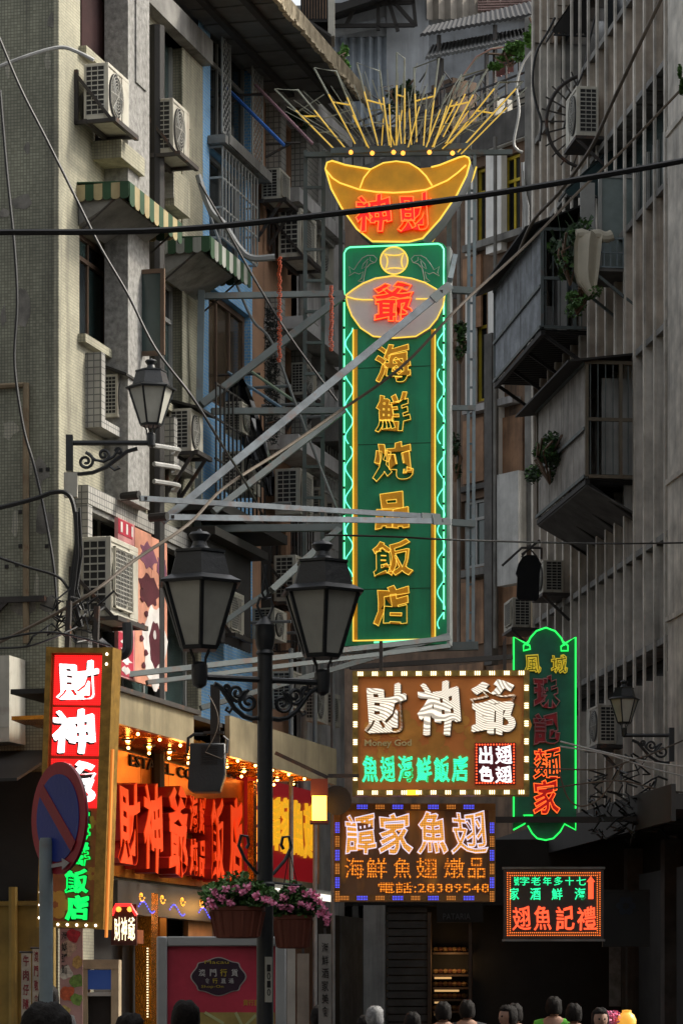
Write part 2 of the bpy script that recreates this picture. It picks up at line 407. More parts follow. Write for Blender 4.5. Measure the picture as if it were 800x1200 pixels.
px0, px1 = L.p(150, 300, -.28)[0], L.p(175, 300, -.28)[0]
A.part('pilaster', MB().box(px0, px1, -.28, -.002, L.p(150, 600)[1], ZT), m_grey)
A.part('pilaster', MB().box(L.p(214, 300, -.02)[0], xa-.003, -.02, -.001, L.p(214, 700)[1], ZT-.01), m_face)
z = L.p(139, 55)[1]
for i, (h, cols, tr) in enumerate(zip(hA[:4], (2, 2, 2, 2), (.62, .78, .72, .72))):
    window(A, L, h[0]+.01, h[1]-.01, h[2]+.01, h[3]-.01, .12, m_framed if i in (0, 1) else m_frame, m_glass, cols, tr, .05, panel=m_glassg)
    A.part('window_sill', MB().box(h[0]-.05, h[1]+.05, -.09, .1, h[2]-.09, h[2]), m_face)
# upper-left window: half-drawn curtain and hinged shutter leaf
h = hA[0]; A.part('shutter', MB().box(h[1]-.25, h[1]+.12, -.3, -.26, h[2]-.1, h[3]-.2), m_grey)
A.part('curtain', MB().corrug(h[0]+.25, h[1]-.3, h[2]+.05, h[3]-1, .09, .015, .05), mat('curtain_red', (.07, .03, .028)))
# open casement of the middle window
h = hA[1]; xh = h[1]-.02
f = MB()
y1, zb, zt = -.55, h[2]+.02, L.p(139, 318)[1]
for a in ((xh, xh+.04, y1, -.02, zb, zb+.05), (xh, xh+.04, y1, -.02, zt-.05, zt), (xh, xh+.04, y1, y1+.045, zb+.05, zt-.05), (xh, xh+.04, -.06, -.015, zb+.05, zt-.05)): f.box(*a)
cs = A.part('open_casement', f, m_framed); A.part('pane', MB().box(xh+.012, xh+.026, y1+.045, -.06, zb+.05, zt-.05), m_glassg, cs)
# tiled boxes round old air conditioners
def tilebox(T, u0, u1, u2, vt, vb, y0=-.0, m=m_tilew):
    x = L.p(u0, vt, 0)[0]; y = L.end(u1, vt, x)[0]; z1, z0 = L.p(u1, vt, y)[1], L.p(u1, vb, y)[1]; x2 = L.p(u2, vt, y)[0]
    return T.part('ledge_box', MB().box(x, x+.12, y, -.001, z0, z1).box(x+.12, x2, y+.001, -.001, z0, z0+.1), m)
tilebox(A, 100, 119, 150, 412, 500)
tilebox(A, 186, 204, 232, 488, 545)
b = MB(); x = L.p(108, 160)[0]; b.box(x, x+.8, -.34, -.001, L.p(140, 182, -.34)[1], L.p(140, 182, -.34)[1]+.2); A.part('ledge_box', b, m_face)
x = L.p(190, 230)[0]; y = L.end(204, 230, x)[0]
b = MB().box(x, L.p(223, 220, y)[0], y, -.002, L.p(204, 240, y)[1], L.p(204, 196, y)[1]); cg = A.part('caged_box', b, m_face)
g = MB()
for i in range(7): g.box(x-.02, x-.005, y+(-y)*i/7, y+(-y)*i/7+.02, L.p(204, 230, y)[1], L.p(204, 200, y)[1])
for i in range(6): zz = L.p(204, 232-5*i, y)[1]; g.box(x-.03, x-.018, y, -.01, zz, zz+.015)
A.part('grid', g, m_acgrid, cg)
# tiled frame above the poster board
x0 = L.p(88, 600, 0)[0]; y = L.end(103, 600, x0)[0]; zt = L.p(103, 568, y)[1]
A.part('hoarding_frame', MB().box(x0, x0+.14, y, -.001, L.p(103, 775, y)[1], zt-.21).box(x0, xa-.05, y-.002, -.001, zt-.2, zt), m_tilew)
A.part('soffit_strip', MB().box(x0+.16, xa-.06, y+.03, -.002, zt-.26, zt-.205), m_conc)
# window panes behind the poster board, shop front below
window(A, L, hA[4][0]+.01, hA[4][1]-.01, hA[4][2]+.01, hA[4][3]-.01, .14, m_frame, m_glassg, 5, None, .05)
A.part('shop_door', MB().box(shopA[0]+.02, shopA[1]-.02, .2, .27, 0, shopA[3]-.01), m_dark)
# dark drainpipe with white hoses looped round it
b = MB(); xp = L.p(181, 300, -.12)[0]
b.tube([(xp, -.14, 3.8), (xp, -.14, ZT-.2)], .1, 10)
t = solo('drainpipe', 'black drainpipe running down beside the grey pilaster', 'drainpipe', L, (xp, -.14, 3.8), b, m_dark)
for k, vv in enumerate((505, 527, 548)):
    b = MB(); pts = []
    for i in range(9):
        a = math.pi*i/8; pts.append((xp-.55+.6*math.sin(a/1.0*.5)*1.1, -.3-.13*math.sin(a), L.p(150+4*i, vv+1.4*i+(5 if i > 6 else 0), -.3)[1]))
    b.tube(pts, .028, 6)
    solo('hose', ['topmost', 'middle', 'lowest'][k]+' of the three white hoses looped round the black drainpipe', 'hose', L, pts[0], b, m_pvc, 'white hoses round the drainpipe')

# ------------------------------------------------------------------ blue building
xb = L.p(299, 300)[0]; ZB = 15.9
B = Thing('blue_building', 'narrow blue mosaic building with caged windows behind the steel braces', 'building', L, (xa, 0, 0))
hB = [hole(L, 250, 20, 297, 158), hole(L, 249, 172, 290, 250), hole(L, 248, 333, 297, 468), hole(L, 250, 590, 297, 700)]
hB[1] = (hB[1][0], hB[1][1], hB[1][2]-.3, hB[1][3])
B.part('wall', holed(xa, xb, 0, ZB, hB, .04, .25), m_blue)
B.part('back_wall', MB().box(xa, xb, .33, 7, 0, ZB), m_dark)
B.part('roof', MB().box(xa, xb, -.1, 7.1, ZB, ZB+.2), m_conc)
window(B, L, hB[0][0]+.01, hB[0][1]-.01, hB[0][2]+.01, hB[0][3]-.01, .12, m_frame, m_glass, 3, .7)
window(B, L, hB[1][0]+.01, hB[1][1]-.01, hB[1][2]+.01, hB[1][3]-.01, .12, m_frame, m_glass, 2)
window(B, L, hB[2][0]+.01, hB[2][1]-.01, hB[2][2]+.01, hB[2][3]-.01, .12, m_framed, m_glassb, 3, None, .07)
window(B, L, hB[3][0]+.01, hB[3][1]-.01, hB[3][2]+.01, hB[3][3]-.01, .12, m_dark, m_glass, 2)
h = hB[0]
def lattice(T, x0, x1, z0, z1, y, m, step=.11, name='lattice_gate'):
    g = MB(); W, H = x1-x0, z1-z0; n = int((W+H)/step)
    for sgn in (1, -1):
        for i in range(n):
            s = i*step; a = (s, 0) if s < W else (W, s-W); c = (0, s) if s < H else (s-H, H)
            if sgn < 0: a, c = (W-a[0], a[1]), (W-c[0], c[1])
            g.beam((x0+a[0], y, z0+a[1]), (x0+c[0], y, z0+c[1]), .012, .01)
    for q in (x0, x1): g.box(q-.015, q+.015, y-.01, y+.01, z0, z1)
    for q in (z0, z1): g.box(x0, x1, y-.012, y+.012, q-.015, q+.015)
    return T.part(name, g, m)
lattice(B, h[0]+.05, h[0]+.38, h[2]+.05, h[3]-.1, -.1, m_frame); lattice(B, h[1]-.45, h[1], h[2]+.05, h[3]-.1, -.12, m_frame)
B.part('window_sill', MB().box(h[0]-.02, h[1]+.1, -.22, .03, h[2]-.13, h[2]), m_conc)
bars(B, hB[1][0], hB[1][1], hB[1][2], hB[1][3], -.12, m_frame, 11, .012, (0, .33, .66, 1), belly=.16)
B.part('window_hood', MB().box(hB[1][0]-.1, hB[1][1]+.25, -.2, .03, hB[1][3]+.02, hB[1][3]+.12), m_conc)
# balcony cage with slanting clothes poles, lower
bz = L.p(252, 590, -.4)[1]
x0, x1 = L.p(252, 500, -.5)[0], L.p(300, 500, -.4)[0]
B.part('balcony_slab', MB().box(x0, x1+.9, -.55, .03, bz-.12, bz), m_dark)
bars(B, x0, x1, bz, L.p(252, 455, -.4)[1], -.5, m_dark, 12, .012, (0, .35, .7, 1), 'balcony_railing')
B.part('soffit_board', MB().box(x0, x1+.2, -.5, .02, L.p(250, 640)[1]-.1, L.p(250, 640)[1]), m_dark)
B.part('shutter', MB().corrug(x0, x1+.1, L.p(250, 760)[1], L.p(250, 645)[1], -.3, .02, .12), m_dark)

# ------------------------------------------------------------------ salmon building
xc = L.p(346, 300)[0]; ZC = 15.6
C_ = Thing('salmon_building', 'salmon rendered building with tiled window piers left of the green neon sign', 'building', L, (xb, 0, 0))
hC = [hole(L, 322, 130, 345, 225), hole(L, 321, 395, 345, 512), hole(L, 316, 610, 340, 760)]
C_.part('wall', holed(xb, xc, 0, ZC, hC, .06, .25), m_salmon)
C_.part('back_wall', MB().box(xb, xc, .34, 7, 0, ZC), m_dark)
C_.part('roof', MB().box(xb, xc, -.1, 7.1, ZC, ZC+.2), m_conc)
for h in hC:
    window(C_, L, h[0]+.01, h[1]-.01, h[2]+.01, h[3]-.01, .12, m_framed, m_glass, 2, .7)
for h in hC[:2]:
    C_.part('tiled_pier', MB().box(h[0]-.25, h[0]-.02, -.16, .05, h[2]-.3, h[3]+.5), m_tilew)
    C_.part('tiled_pier', MB().box(h[1]+.02, h[1]+.6, -.17, .05, h[2]-.3, h[3]+.5), m_tilew)
    C_.part('window_hood', MB().box(h[0]-.28, h[1]+1.2, -.5, .055, h[3]+.04, h[3]+.2), m_white)
    C_.part('window_sill', MB().box(h[0]-.28, h[1]+1.1, -.42, .055, h[2]-.22, h[2]-.03), m_white)
# ------------------------------------------------------------------ white balustraded building
xd = L.p(402, 300)[0]; ZD = L.p(402, 150)[1]
D = Thing('white_building', 'weathered white building with balustrade and cornice just left of the green sign', 'building', L, (xc, 0, 0))
hD = [hole(L, 350, 175, 366, 270), hole(L, 384, 300, 388, 470), hole(L, 352, 520, 380, 570), hole(L, 352, 640, 396, 760)]
D.part('wall', holed(xc, xd, 0, ZD, hD, -.02, .25), m_white)
D.part('back_wall', MB().box(xc, xd, .26, 7, 0, ZD), m_dark)
D.part('roof', MB().box(xc, xd+.1, -.1, 7.1, ZD, ZD+.25), m_concd)
for h in hD:
    window(D, L, h[0]+.01, h[1]-.01, h[2]+.01, h[3]-.01, .1, m_frame, m_glass, 1 if h[1]-h[0] < .8 else 2)
z = L.p(395, 548)[1]; D.part('cornice', MB().box(xc+.2, xd+.12, -.55, -.021, z, z+.35).box(xc+.2, xd+.16, -.63, -.021, z+.352, z+.45), m_concd)
z = L.p(395, 470)[1]; D.part('string_course', MB().box(xc+.2, xd+.1, -.3, -.021, z, z+.2), m_concd)
for i in range(5):
    x = xd-.2-.42*i
    D.part('baluster', MB().lathe([(.11, 0), (.11, .12), (.06, .16), (.12, .5), (.07, .85), (.11, .95), (.11, 1.05)], (x, -.16, L.p(395, 540)[1]+.12), 10), m_white)
D.part('downpipe', MB().tube([(xc+.1, -.1, 4), (xc+.1, -.1, ZD)], .05, 8), m_pvc)
# projecting roof over the blue and salmon buildings
OV = -1.15
zo = L.p(325, 0, OV)[1]; xo = L.p(428, 118, OV)[0]; x00 = L.p(236, -300, 0)[0]-1.1
O_ = Thing('projecting_roof', 'dark boarded roof overhang with ragged corrugated edge above the blue building', 'roof', L, (x00, 0, zo))
n = 16
for i in range(n):
    a = x00+(xo-x00)*i/n
    O_.part('board', MB().box(a+.01, a+(xo-x00)/n-.01, OV+.05, -.002, zo+.03*(i % 2)*.4, zo+.06), mat('soffit_grey', (.1, .1, .095), streak=.3))
O_.part('joist', MB().box(x00, xo, OV+.3, OV+.38, zo-.07, zo-.012).box(x00, xo, -.35, -.27, zo-.07, zo-.012), m_dark)
O_.part('roof_sheet', MB().box(x00, xo, OV, .3, zo+.1, zo+.14), m_concd)
rg = MB(); N = 110
for i in range(N):
    a = x00+(xo-x00)*i/N; k = random.uniform(.03, .1)
    rg.hexa([(a, OV-.06, zo-k), (a+.09, OV-.06, zo-k), (a+.09, OV-.0, zo-k), (a, OV, zo-k), (a, OV-.06, zo+.13), (a+.09, OV-.06, zo+.13), (a+.09, OV-.0, zo+.13), (a, OV, zo+.13)])
O_.part('ragged_edge', rg, mat('bleached_straw', (.42, .35, .24), var=.4, scale=8), kind='stuff')
# ------------------------------------------------------------------ air conditioners
def make_ac(w=.8, d=.3, h=.6, rows=10, fan=True, rect=False):
    r = Thing('air_conditioner', 'x', 'air conditioner', Frame(0, 0, 0), (0, 0, 0))
    c = MB()
    c.box(0.012, w, -d+.012, 0, .0, h)
    c.box(0, .012, -d, -d+.05, 0, h).box(0, .012, -.03, 0, 0, h).box(0, .012, -d+.05, -.03, 0, .05).box(0, .012, -d+.05, -.03, h-.03, h)
    c.box(.012, w, -d, -d+.012, 0, .04).box(.012, w, -d, -d+.012, h-.04, h).box(.62*w+.05, w, -d, -d+.012, .04, h-.04)
    cas = r.part('casing', c, m_ac); cas.modifiers.new('b', 'BEVEL').width = .004
    r.part('side_louvre', MB().box(.004, .0122, -d+.05, -.03, .05, h-.03), m_acd)
    g = MB()
    for i in range(rows+1):
        z = .05+(h-.08)*i/rows; g.box(-.004, .006, -d+.05, -.03, z-.006, z+.006)
    for q in (.0, .36, .7, 1.): y = -d+.05+(d-.08)*q; g.box(-.006, .003, y-.004, y+.004, .05, h-.03)
    r.part('louvre_grid', g, m_acgrid)
    cx, cz, R0 = .34*w+.02, h/2, min(.3*w, h*.42)
    r.part('fan_recess', MB().add([(a[0]+cx, a[2]-d-.002, a[1]+cz) for a in MB().lathe([(R0, 0), (R0, .01)], n=24).v], MB().lathe([(R0, 0), (R0, .01)], n=24).f), m_acd)
    if rect:                                   # square mesh guard with a bent rim instead of the round one
        x0_, x1_, z0_, z1_ = .05, .72*w, .07, h-.07
        r.part('guard_rim', MB().box(x0_, x1_, -d-.03, -d-.001, z0_, z0_+.012).box(x0_, x1_, -d-.03, -d-.001, z1_-.012, z1_).box(x0_, x0_+.012, -d-.03, -d-.001, z0_, z1_).box(x1_-.012, x1_, -d-.03, -d-.001, z0_, z1_), m_ac)
        g = MB()
        for k in range(14): q_ = z0_+(z1_-z0_)*(k+.5)/14; g.box(x0_, x1_, -d-.022, -d-.018, q_-.003, q_+.003)
        for k in range(12): q_ = x0_+(x1_-x0_)*(k+.5)/12; g.box(q_-.003, q_+.003, -d-.026, -d-.022, z0_, z1_)
        r.part('fan_guard', g, m_acgrid); r.part('badge', MB().box(.78*w, .9*w, -d-.004, -d-.0005, h-.1, h-.07), m_gpipe)
        return r
    g = MB()
    for k in range(1, 8):
        rr = R0*k/7.; g.tube([(cx+rr*math.cos(6.2832*i/20), -d-.03+.012*(k/7), cz+rr*math.sin(6.2832*i/20)) for i in range(20)], .0035, 4, closed=True)
    for k in range(8): a = 6.2832*k/8; g.beam((cx, -d-.034, cz), (cx+R0*math.cos(a), -d-.018, cz+R0*math.sin(a)), .006)
    r.part('fan_guard', g, m_acgrid)
    g = MB()
    for k in range(3):
        a = 6.2832*k/3; g.hexa([(cx+rr*math.cos(a+t), -d-.006-dd, cz+rr*math.sin(a+t)) for dd in (0, .006) for rr, t in ((.03, 0), (R0*.85, -.2), (R0*.85, .5), (.03, 1.2))])
    r.part('fan', g, m_gpipe)
    return r
ac0 = make_ac(); ac1 = make_ac(rows=9, rect=True); ac_used = [False, False]; ac_n = [0]
def put_ac(F, x, y, z, w, d, h, label, group, yaw=0.):
    k = ac_n[0] % 3 == 2; ac_n[0] += 1; src = ac1 if k else ac0
    if not ac_used[k]: o = src.root; ac_used[k] = True
    else: o = dup(src.root, F, (0, 0, 0))
    o.location = F.world(x, y, z); o.rotation_euler = (0, 0, F.a+yaw); o.scale = (w/.8, d/.3, h/.6); o['label'] = label; o['group'] = group
    return o
def bracket(F, x, y, z, w, d, label, brace='up', m=None, h=.55):
    b = MB(); y2 = y-d
    T = Thing('ac_bracket', label, 'bracket', F, (x, 0, z), 'iron brackets under the air conditioners')
    for k in (0, 1):
        a = x+(-.03 if k == 0 else w-.03)
        q = MB().box(a, a+.04, y2-.06, -.0, z-.045, z-.005)
        q.box(a, a+.04, -.04, 0, z-.045, z+h if brace == 'up' else z-h)
        q.beam((a+.02, -.02, z+h*.9 if brace == 'up' else z-h*.9), (a+.02, y2-.04, z-.02), .035)
        T.part('arm', q, m or m_iron)
    T.part('rail', MB().box(x-.05, x+w+.05, y2-.1, y2-.05, z-.05, z).box(x-.05, x+w+.05, y-.05, y-.01, z-.052, z-.002), m or m_iron)
    return T
def ac_at(u0, u1, u2, vt, vb, label, gap=.1, brace='up', group='air conditioners on the left-hand fronts', br=True, blab=None, F=None):
    x = L.p(u0, vt, -gap)[0]; y = L.end(u1, vt, x)[0]; z1, z0 = L.p(u1, vt, y)[1], L.p(u1, vb, y)[1]; x2 = L.p(u2, vt, y)[0]
    put_ac(L, x, -gap, z0, x2-x, -gap-y, z1-z0, label, group)
    if br: bracket(L, x, -gap, z0, x2-x, -gap-y, blab or ('black iron bracket carrying the '+label[:60].split(' under')[0].split(' beside')[0]), brace)
    return x, y, z0, x2
ac_at(98, 127, 151, 72, 138, 'cream air conditioner at top left, above the green and cream awning', brace='up', blab='black iron bracket under the topmost left air conditioner')
ac_at(177, 203, 222, 114, 178, 'cream air conditioner beside the tall narrow window, right of the grey pilaster', brace='up', blab='black iron bracket below the tall narrow window')
ac_at(94, 130, 162, 628, 722, 'large yellowed air conditioner in front of the pink poster board', gap=.12, brace='up', blab='rusty bracket above the red lit sign at left')
ac_at(122, 138, 151, 438, 488, 'old window air conditioner in the tiled box left of the wall lantern', gap=.02, br=False)
ac_at(198, 224, 238, 478, 528, 'rust-stained air conditioner on iron legs right of the wall lantern', gap=.04, brace='down', blab='triangular iron legs under the rust-stained air conditioner')
ac_at(326, 353, 371, 243, 300, 'air conditioner with dark side louvres right of the blue building', gap=.08, brace='up', blab='brown iron bracket at the foot of the golden ingot sign')
ac_at(362, 374, 391, 262, 318, 'white air conditioner nearest the top of the green sign', gap=.08, brace='up', br=False)
ac_at(260, 288, 305, 528, 573, 'air conditioner on the dark balcony slab under the black plastic sheet', gap=.2, br=False)
ac_at(322, 352, 367, 548, 602, 'tall air conditioner left of the steel ladder, level with the horizontal struts', gap=.1, br=False)
ac_at(367, 374, 383, 570, 605, 'small white air conditioner behind the steel ladder', gap=.1, br=False)
ac_at(321, 347, 362, 650, 704, 'air conditioner left of the right-hand street lantern roof', gap=.1, br=True, blab='bracket hidden behind the right-hand street lantern')
ac_at(245, 268, 286, 690, 742, 'air conditioner seen between the two street lanterns', gap=.1, br=True, blab='bracket between the two street lanterns')
ac_at(318, 344, 358, 786, 830, 'dusty air conditioner behind the lamp post scrollwork', gap=.3, br=False)
ac_at(358, 371, 384, 800, 845, 'white air conditioner right of the lamp post scrollwork', gap=.3, br=False)
ac_at(384, 390, 399, 812, 850, 'narrow white air conditioner just left of the brown restaurant sign', gap=.3, br=False)
ac_at(341, 357, 371, 424, 462, 'grey air conditioner in the gap between the long diagonal brace and the ladder', gap=.1, brace='down', blab='angle bracket left of the ladder, under the long diagonal brace')
ac_at(383, 390, 399, 588, 622, 'slim air conditioner touching the left edge of the green sign, beside the horizontal struts', gap=.1, br=False)
ac_at(376, 385, 397, 652, 690, 'slim air conditioner on the white building above the right street lantern', gap=.1, br=False)
ac_at(296, 322, 336, 712, 748, 'air conditioner right of the lamp post finial', gap=.12, br=False)
ac_at(262, 284, 298, 470, 506, 'old air conditioner behind the black plastic sheet', gap=.3, br=False)
ac_at(306, 328, 340, 196, 232, 'old air conditioner below the dusty pink clothes pole', gap=.06, brace='down', blab='bracket below the dusty pink clothes pole')
for (u0, v0, u1, v1) in ((349, 170, 367, 275), (351, 516, 381, 574), (351, 636, 397, 764)): q = hole(L, u0, v0, u1, v1); bars(D, q[0], q[1], q[2], q[3], -.3, m_frame, 9, .012, (0, .33, .66, 1), belly=.28)
q = hole(L, 315, 606, 341, 764); bars(C_, q[0], q[1], q[2], q[3], -.3, m_iron, 8, .012, (0, .33, .66, 1), belly=.3)
for k, u in enumerate((341, 369, 390)):
    b = MB(); b.tube([L.P(u, 760, -.75), (L.P(u, 760, -.75)[0], -.75, L.P(u, 330+40*k, -.75)[1])], .03, 8)
    x_ = L.P(u, 760, -.75)[0]
    for zz in (6.5, 8.0, 9.5): b.tube([(x_, -.75, zz), (x_, -.02, zz)], .02, 6)
    solo('scaffold_tube', ['thin vertical grey pipe just left of the steel ladder', 'thin vertical grey pipe showing between the ladder rails', 'thin vertical grey pipe close to the left edge of the green sign'][k], 'pipe', L, (x_, -.75, 5.5), b, m_gpipe)
# hoods over two of the units
for (u0, u1, u2, v, lab) in ((120, 140, 158, 430, 'black tin hood over the old air conditioner in the tiled box'), (196, 226, 245, 470, 'black tin hood over the rust-stained air conditioner')):
    x = L.p(u0, v, 0)[0]; y = L.end(u1, v, x)[0]; z = L.p(u0, v, 0)[1]; x2 = L.p(u2, v, y)[0]
    solo('tin_hood', lab, 'hood', L, (x, 0, z), MB().hexa([(x-.05, y-.1, z-.12), (x2, y-.1, z-.12), (x2, 0, z), (x-.05, 0, z), (x-.05, y-.1, z-.09), (x2, y-.1, z-.09), (x2, 0, z+.03), (x-.05, 0, z+.03)]), m_dark)

# ------------------------------------------------------------------ striped awnings
def awning(u0, u1, vt, vb, uend, label, cols, depth=.75, nside=6):
    x0, z1 = L.p(u0, vt, 0); yf = -depth; x1 = L.p(uend, vb, yf)[0]; hv = .2; zf = z1-.03
    T = Thing('striped_awning', label, 'awning', L, (x0, 0, z1), 'striped awnings on the corner building')
    n = 11
    def scal(p0, p1, fix, along, m, drop, nm):            # one scalloped stripe of the valance
        c, r = (p0+p1)/2, abs(p1-p0)/2
        pts = [(p0, zf), (p1, zf), (p1, zf-drop)]+[(c+(p1-c)*math.cos(t*math.pi/6), zf-drop-r*.6*math.sin(t*math.pi/6)) for t in range(1, 6)]+[(p0, zf-drop)]
        k = len(pts); q = MB()
        if along == 'x': q.prism(pts, fix-.012, fix)
        else: q.add([(fix-.012, a, b) for a, b in pts]+[(fix, a, b) for a, b in pts], [tuple(range(k)), tuple(range(k, 2*k))[::-1]]+[(j, (j+1) % k, (j+1) % k+k, j+k) for j in range(k)])
        T.part(nm, q, m)
    for i in range(n):
        a, b = x0+(x1-x0)*i/n, x0+(x1-x0)*(i+1)/n
        T.part('canvas_stripe', MB().hexa([(a, yf, zf-.005), (b, yf, zf-.005), (b, 0, z1-.005), (a, 0, z1-.005), (a, yf, zf+.01), (b, yf, zf+.01), (b, 0, z1+.01), (a, 0, z1+.01)]), cols[i % 2])
        scal(a, b, yf, 'x', cols[i % 2], hv, 'valance_stripe')
    for i in range(nside):
        for xx in (x0-.002, x1+.014): scal(yf*(i+1)/nside, yf*i/nside, xx, 'y', cols[(i+1) % 2], hv-.05, 'side_stripe')
    T.part('rail', MB().tube([(x0, yf+.01, zf-.02), (x1, yf+.01, zf-.02)], .013, 6).tube([(x0+.02, yf, zf-.03), (x0+.02, -.02, zf-.5)], .012, 5).tube([(x1-.02, yf, zf-.03), (x1-.02, -.02, zf-.5)], .012, 5), m_iron)
    T.part('underboard', MB().hexa([(x0+.03, yf*.8, zf-.16), (x1-.3, yf*.8, zf-.16), (x1-.3, -.01, zf-.42), (x0+.03, -.01, zf-.42), (x0+.03, yf*.8, zf-.13), (x1-.3, yf*.8, zf-.13), (x1-.3, -.01, zf-.02), (x0+.03, -.01, zf-.02)]), m_conc)
    return T
def aw_depth(u0, u1, v):
    x = L.p(u0, v, 0)[0]; return -L.end(u1, v, x)[0]
awning(90, 150, 214, 275, 212, 'faded green and cream striped awning over the open casement window, upper left', [m_green, m_creamc], aw_depth(90, 151, 214))
awning(187, 246, 278, 330, 293, 'green and white striped awning, lower of the two, beside the blue wall', [m_green, m_whitec], aw_depth(187, 246, 278))

# ------------------------------------------------------------------ pink poster board
x0, x1 = L.p(138, 600, -.2)[0], L.p(196, 600, -.2)[0]; z1 = L.p(138, 606, -.2)[1]; z0 = L.p(138, 792, -.2)[1]; H = z1-z0; Wd = x1-x0
T = Thing('poster_board', 'tall pink and orange poster board with a white blob figure, behind the yellowed air conditioner', 'poster', L, (x0, -.2, z0))
for i in range(3):
    T.part('panel', MB().box(x0+Wd*i/3+.006, x0+Wd*(i+1)/3-.006, -.2, -.16, z0, z1-.02*i), mat('poster_orange%d' % (i > 0), ((.66, .28, .28), (.66, .3, .2))[i > 0], rough=.5, streak=.4))
mw, mm_, mr = mat('poster_white', (.7, .66, .62), rough=.5, streak=.3), mat('poster_maroon', (.09, .015, .025), rough=.5), mat('poster_red', (.45, .03, .06), rough=.5)
def blob(cx, cz, rx, rz, wob, n=26, ph=0.): return [(x0+Wd*(cx+rx*(1+wob*math.sin(5*t+ph)+wob*.6*math.sin(9*t+2*ph))*math.cos(t)), z0+H*(cz+rz*(1+wob*math.sin(7*t+ph))*math.sin(t))) for t in [6.2832*i/n for i in range(n)]]
T.part('print', MB().prism(blob(.74, .26, .24, .27, .1), -.204, -.2005), mw)
T.part('print', MB().prism(blob(.74, .28, .12, .15, .08), -.208, -.2045), mm_)
T.part('print', MB().prism(blob(.62, .62, .2, .1, .16, ph=1), -.204, -.2005), mm_)
T.part('print', MB().prism(blob(.6, .84, .16, .08, .2, ph=2), -.204, -.2005), mat('poster_mauve', (.2, .07, .12), rough=.5))
T.part('print', MB().prism(blob(.88, .8, .1, .08, .15, ph=3), -.204, -.2005), MATS['poster_mauve'])
for k in range(7): T.part('print', MB().prism(blob(.5+.05*math.sin(k*2), .12+.085*k, .035, .02, .2, 10, k), -.212, -.209), mm_)
T.part('print', MB().prism(blob(.72, .34, .03, .03, .1, 10), -.212, -.209), mw)
T.part('print', MB().box(x0+.01, x0+Wd*.28, -.205, -.2005, z1-H*.1, z1-.01), mr)
T.part('print', MB().box(x0+.01, x0+Wd*.3, -.205, -.2005, z0+.02, z0+H*.28), mr)
for k in range(3): T.part('print', MB().box(x0+.08+.18*k, x0+.14+.18*k, -.209, -.2055, z1-H*.085, z1-H*.02), mw)
for k in range(4): T.part('print', MB().prism(blob(.15, .05+.06*k, .09, .022, .35, 12, k), -.209, -.2055), mw)

# pole clutter on the near end wall
yE, zE = L.end(28, 452)
t = MB(); t.tube([(-.04, yE+.6, zE), (-.04, L.end(30, 452)[0], zE)], .03, 6); solo('water_pipe', 'rusty horizontal pipe with an elbow on the olive end wall', 'pipe', L, (-.04, yE, zE), t.tube([(-.04, L.end(32, 452)[0], zE+.02), (-.04, L.end(32, 452)[0], 5.5)], .035, 6), mat('rust_pipe', (.2, .15, .09), rust=.8))
t = MB(); y, z = L.end(66, 702); t.beam((-.06, y+.1, z), (-.06, y+.1+1.3, z), .06); t.beam((-.06, y+.55, z-.02), (-.06, y+1.2, z-.6), .05); solo('wall_bracket', 'rusty angle-iron bracket on the end wall above the white cabinet', 'bracket', L, (-.06, y, z), t, m_iron)
# white cabinet unit at the far left
y0, zt = L.end(27, 773, -.1); y1, _ = L.end(-20, 773, -.1); zb = L.end(27, 873, -.1)[1]
T = Thing('wall_cabinet', 'off-white metal cabinet at the left edge, left of the red lit sign', 'cabinet', L, (-.1, y0, zb))
o = T.part('casing', MB().box(-.5, -.03, y0, y1, zb, zt), m_ac); T.part('seam', MB().box(-.506, -.5, y0+.12, y0+.13, zb, zt).box(-.506, -.5, y0, y1, zb+.15, zb+.16), m_acgrid)
T.part('cable_coil', MB().tube([(-.53, y0+.7+.12*math.cos(i*.6), zb+.35+.1*math.sin(i*.6)) for i in range(30)], .008, 4), m_cable)
# dark lean-to under it and yellow-painted wall at street level
y0, z0 = L.end(50, 885, -.3)
T = Thing('lean_to_roof', 'dark corrugated lean-to roof under the white cabinet', 'roof', L, (-.3, y0, z0))
T.part('sheet', MB().hexa([(-1.3, y0-.1, z0-.35), (-1.3, y0+3, z0-.35), (-.02, y0+3, z0+.05), (-.02, y0-.1, z0+.05), (-1.3, y0-.1, z0-.32), (-1.3, y0+3, z0-.32), (-.02, y0+3, z0+.08), (-.02, y0-.1, z0+.08)]), m_dark)
z1 = L.end(40, 1062, -.05)[1]; y0 = L.end(64, 1100, -.05)[0]
my = mat('yellow_paint', (.26, .17, .035), streak=.7)
T = Thing('yellow_wall', 'yellow painted low wall with a pipe at the bottom left corner', 'wall', L, (-.05, y0, 0))
T.part('wall', MB().box(-.08, -.012, y0, y0+4, 0, z1), my); T.part('pipe', MB().tube([(-.14, L.end(17, 1100, -.1)[0], 0), (-.14, L.end(17, 1100, -.1)[0], z1+.2)], .05, 8), my)
T.part('rail', MB().box(-.14, -.09, y0, y0+4, z1+.002, z1+.05), my)
y1 = L.end(50, 1062, -.02)[0]
solo('shutter', 'dark roller shutter above the yellow wall at far left', 'shutter', L, (-.05, y1, z1), MB().box(-.04, -.004, y1, y1+4, z1+.06, L.end(40, 905, -.05)[1]), m_dark)

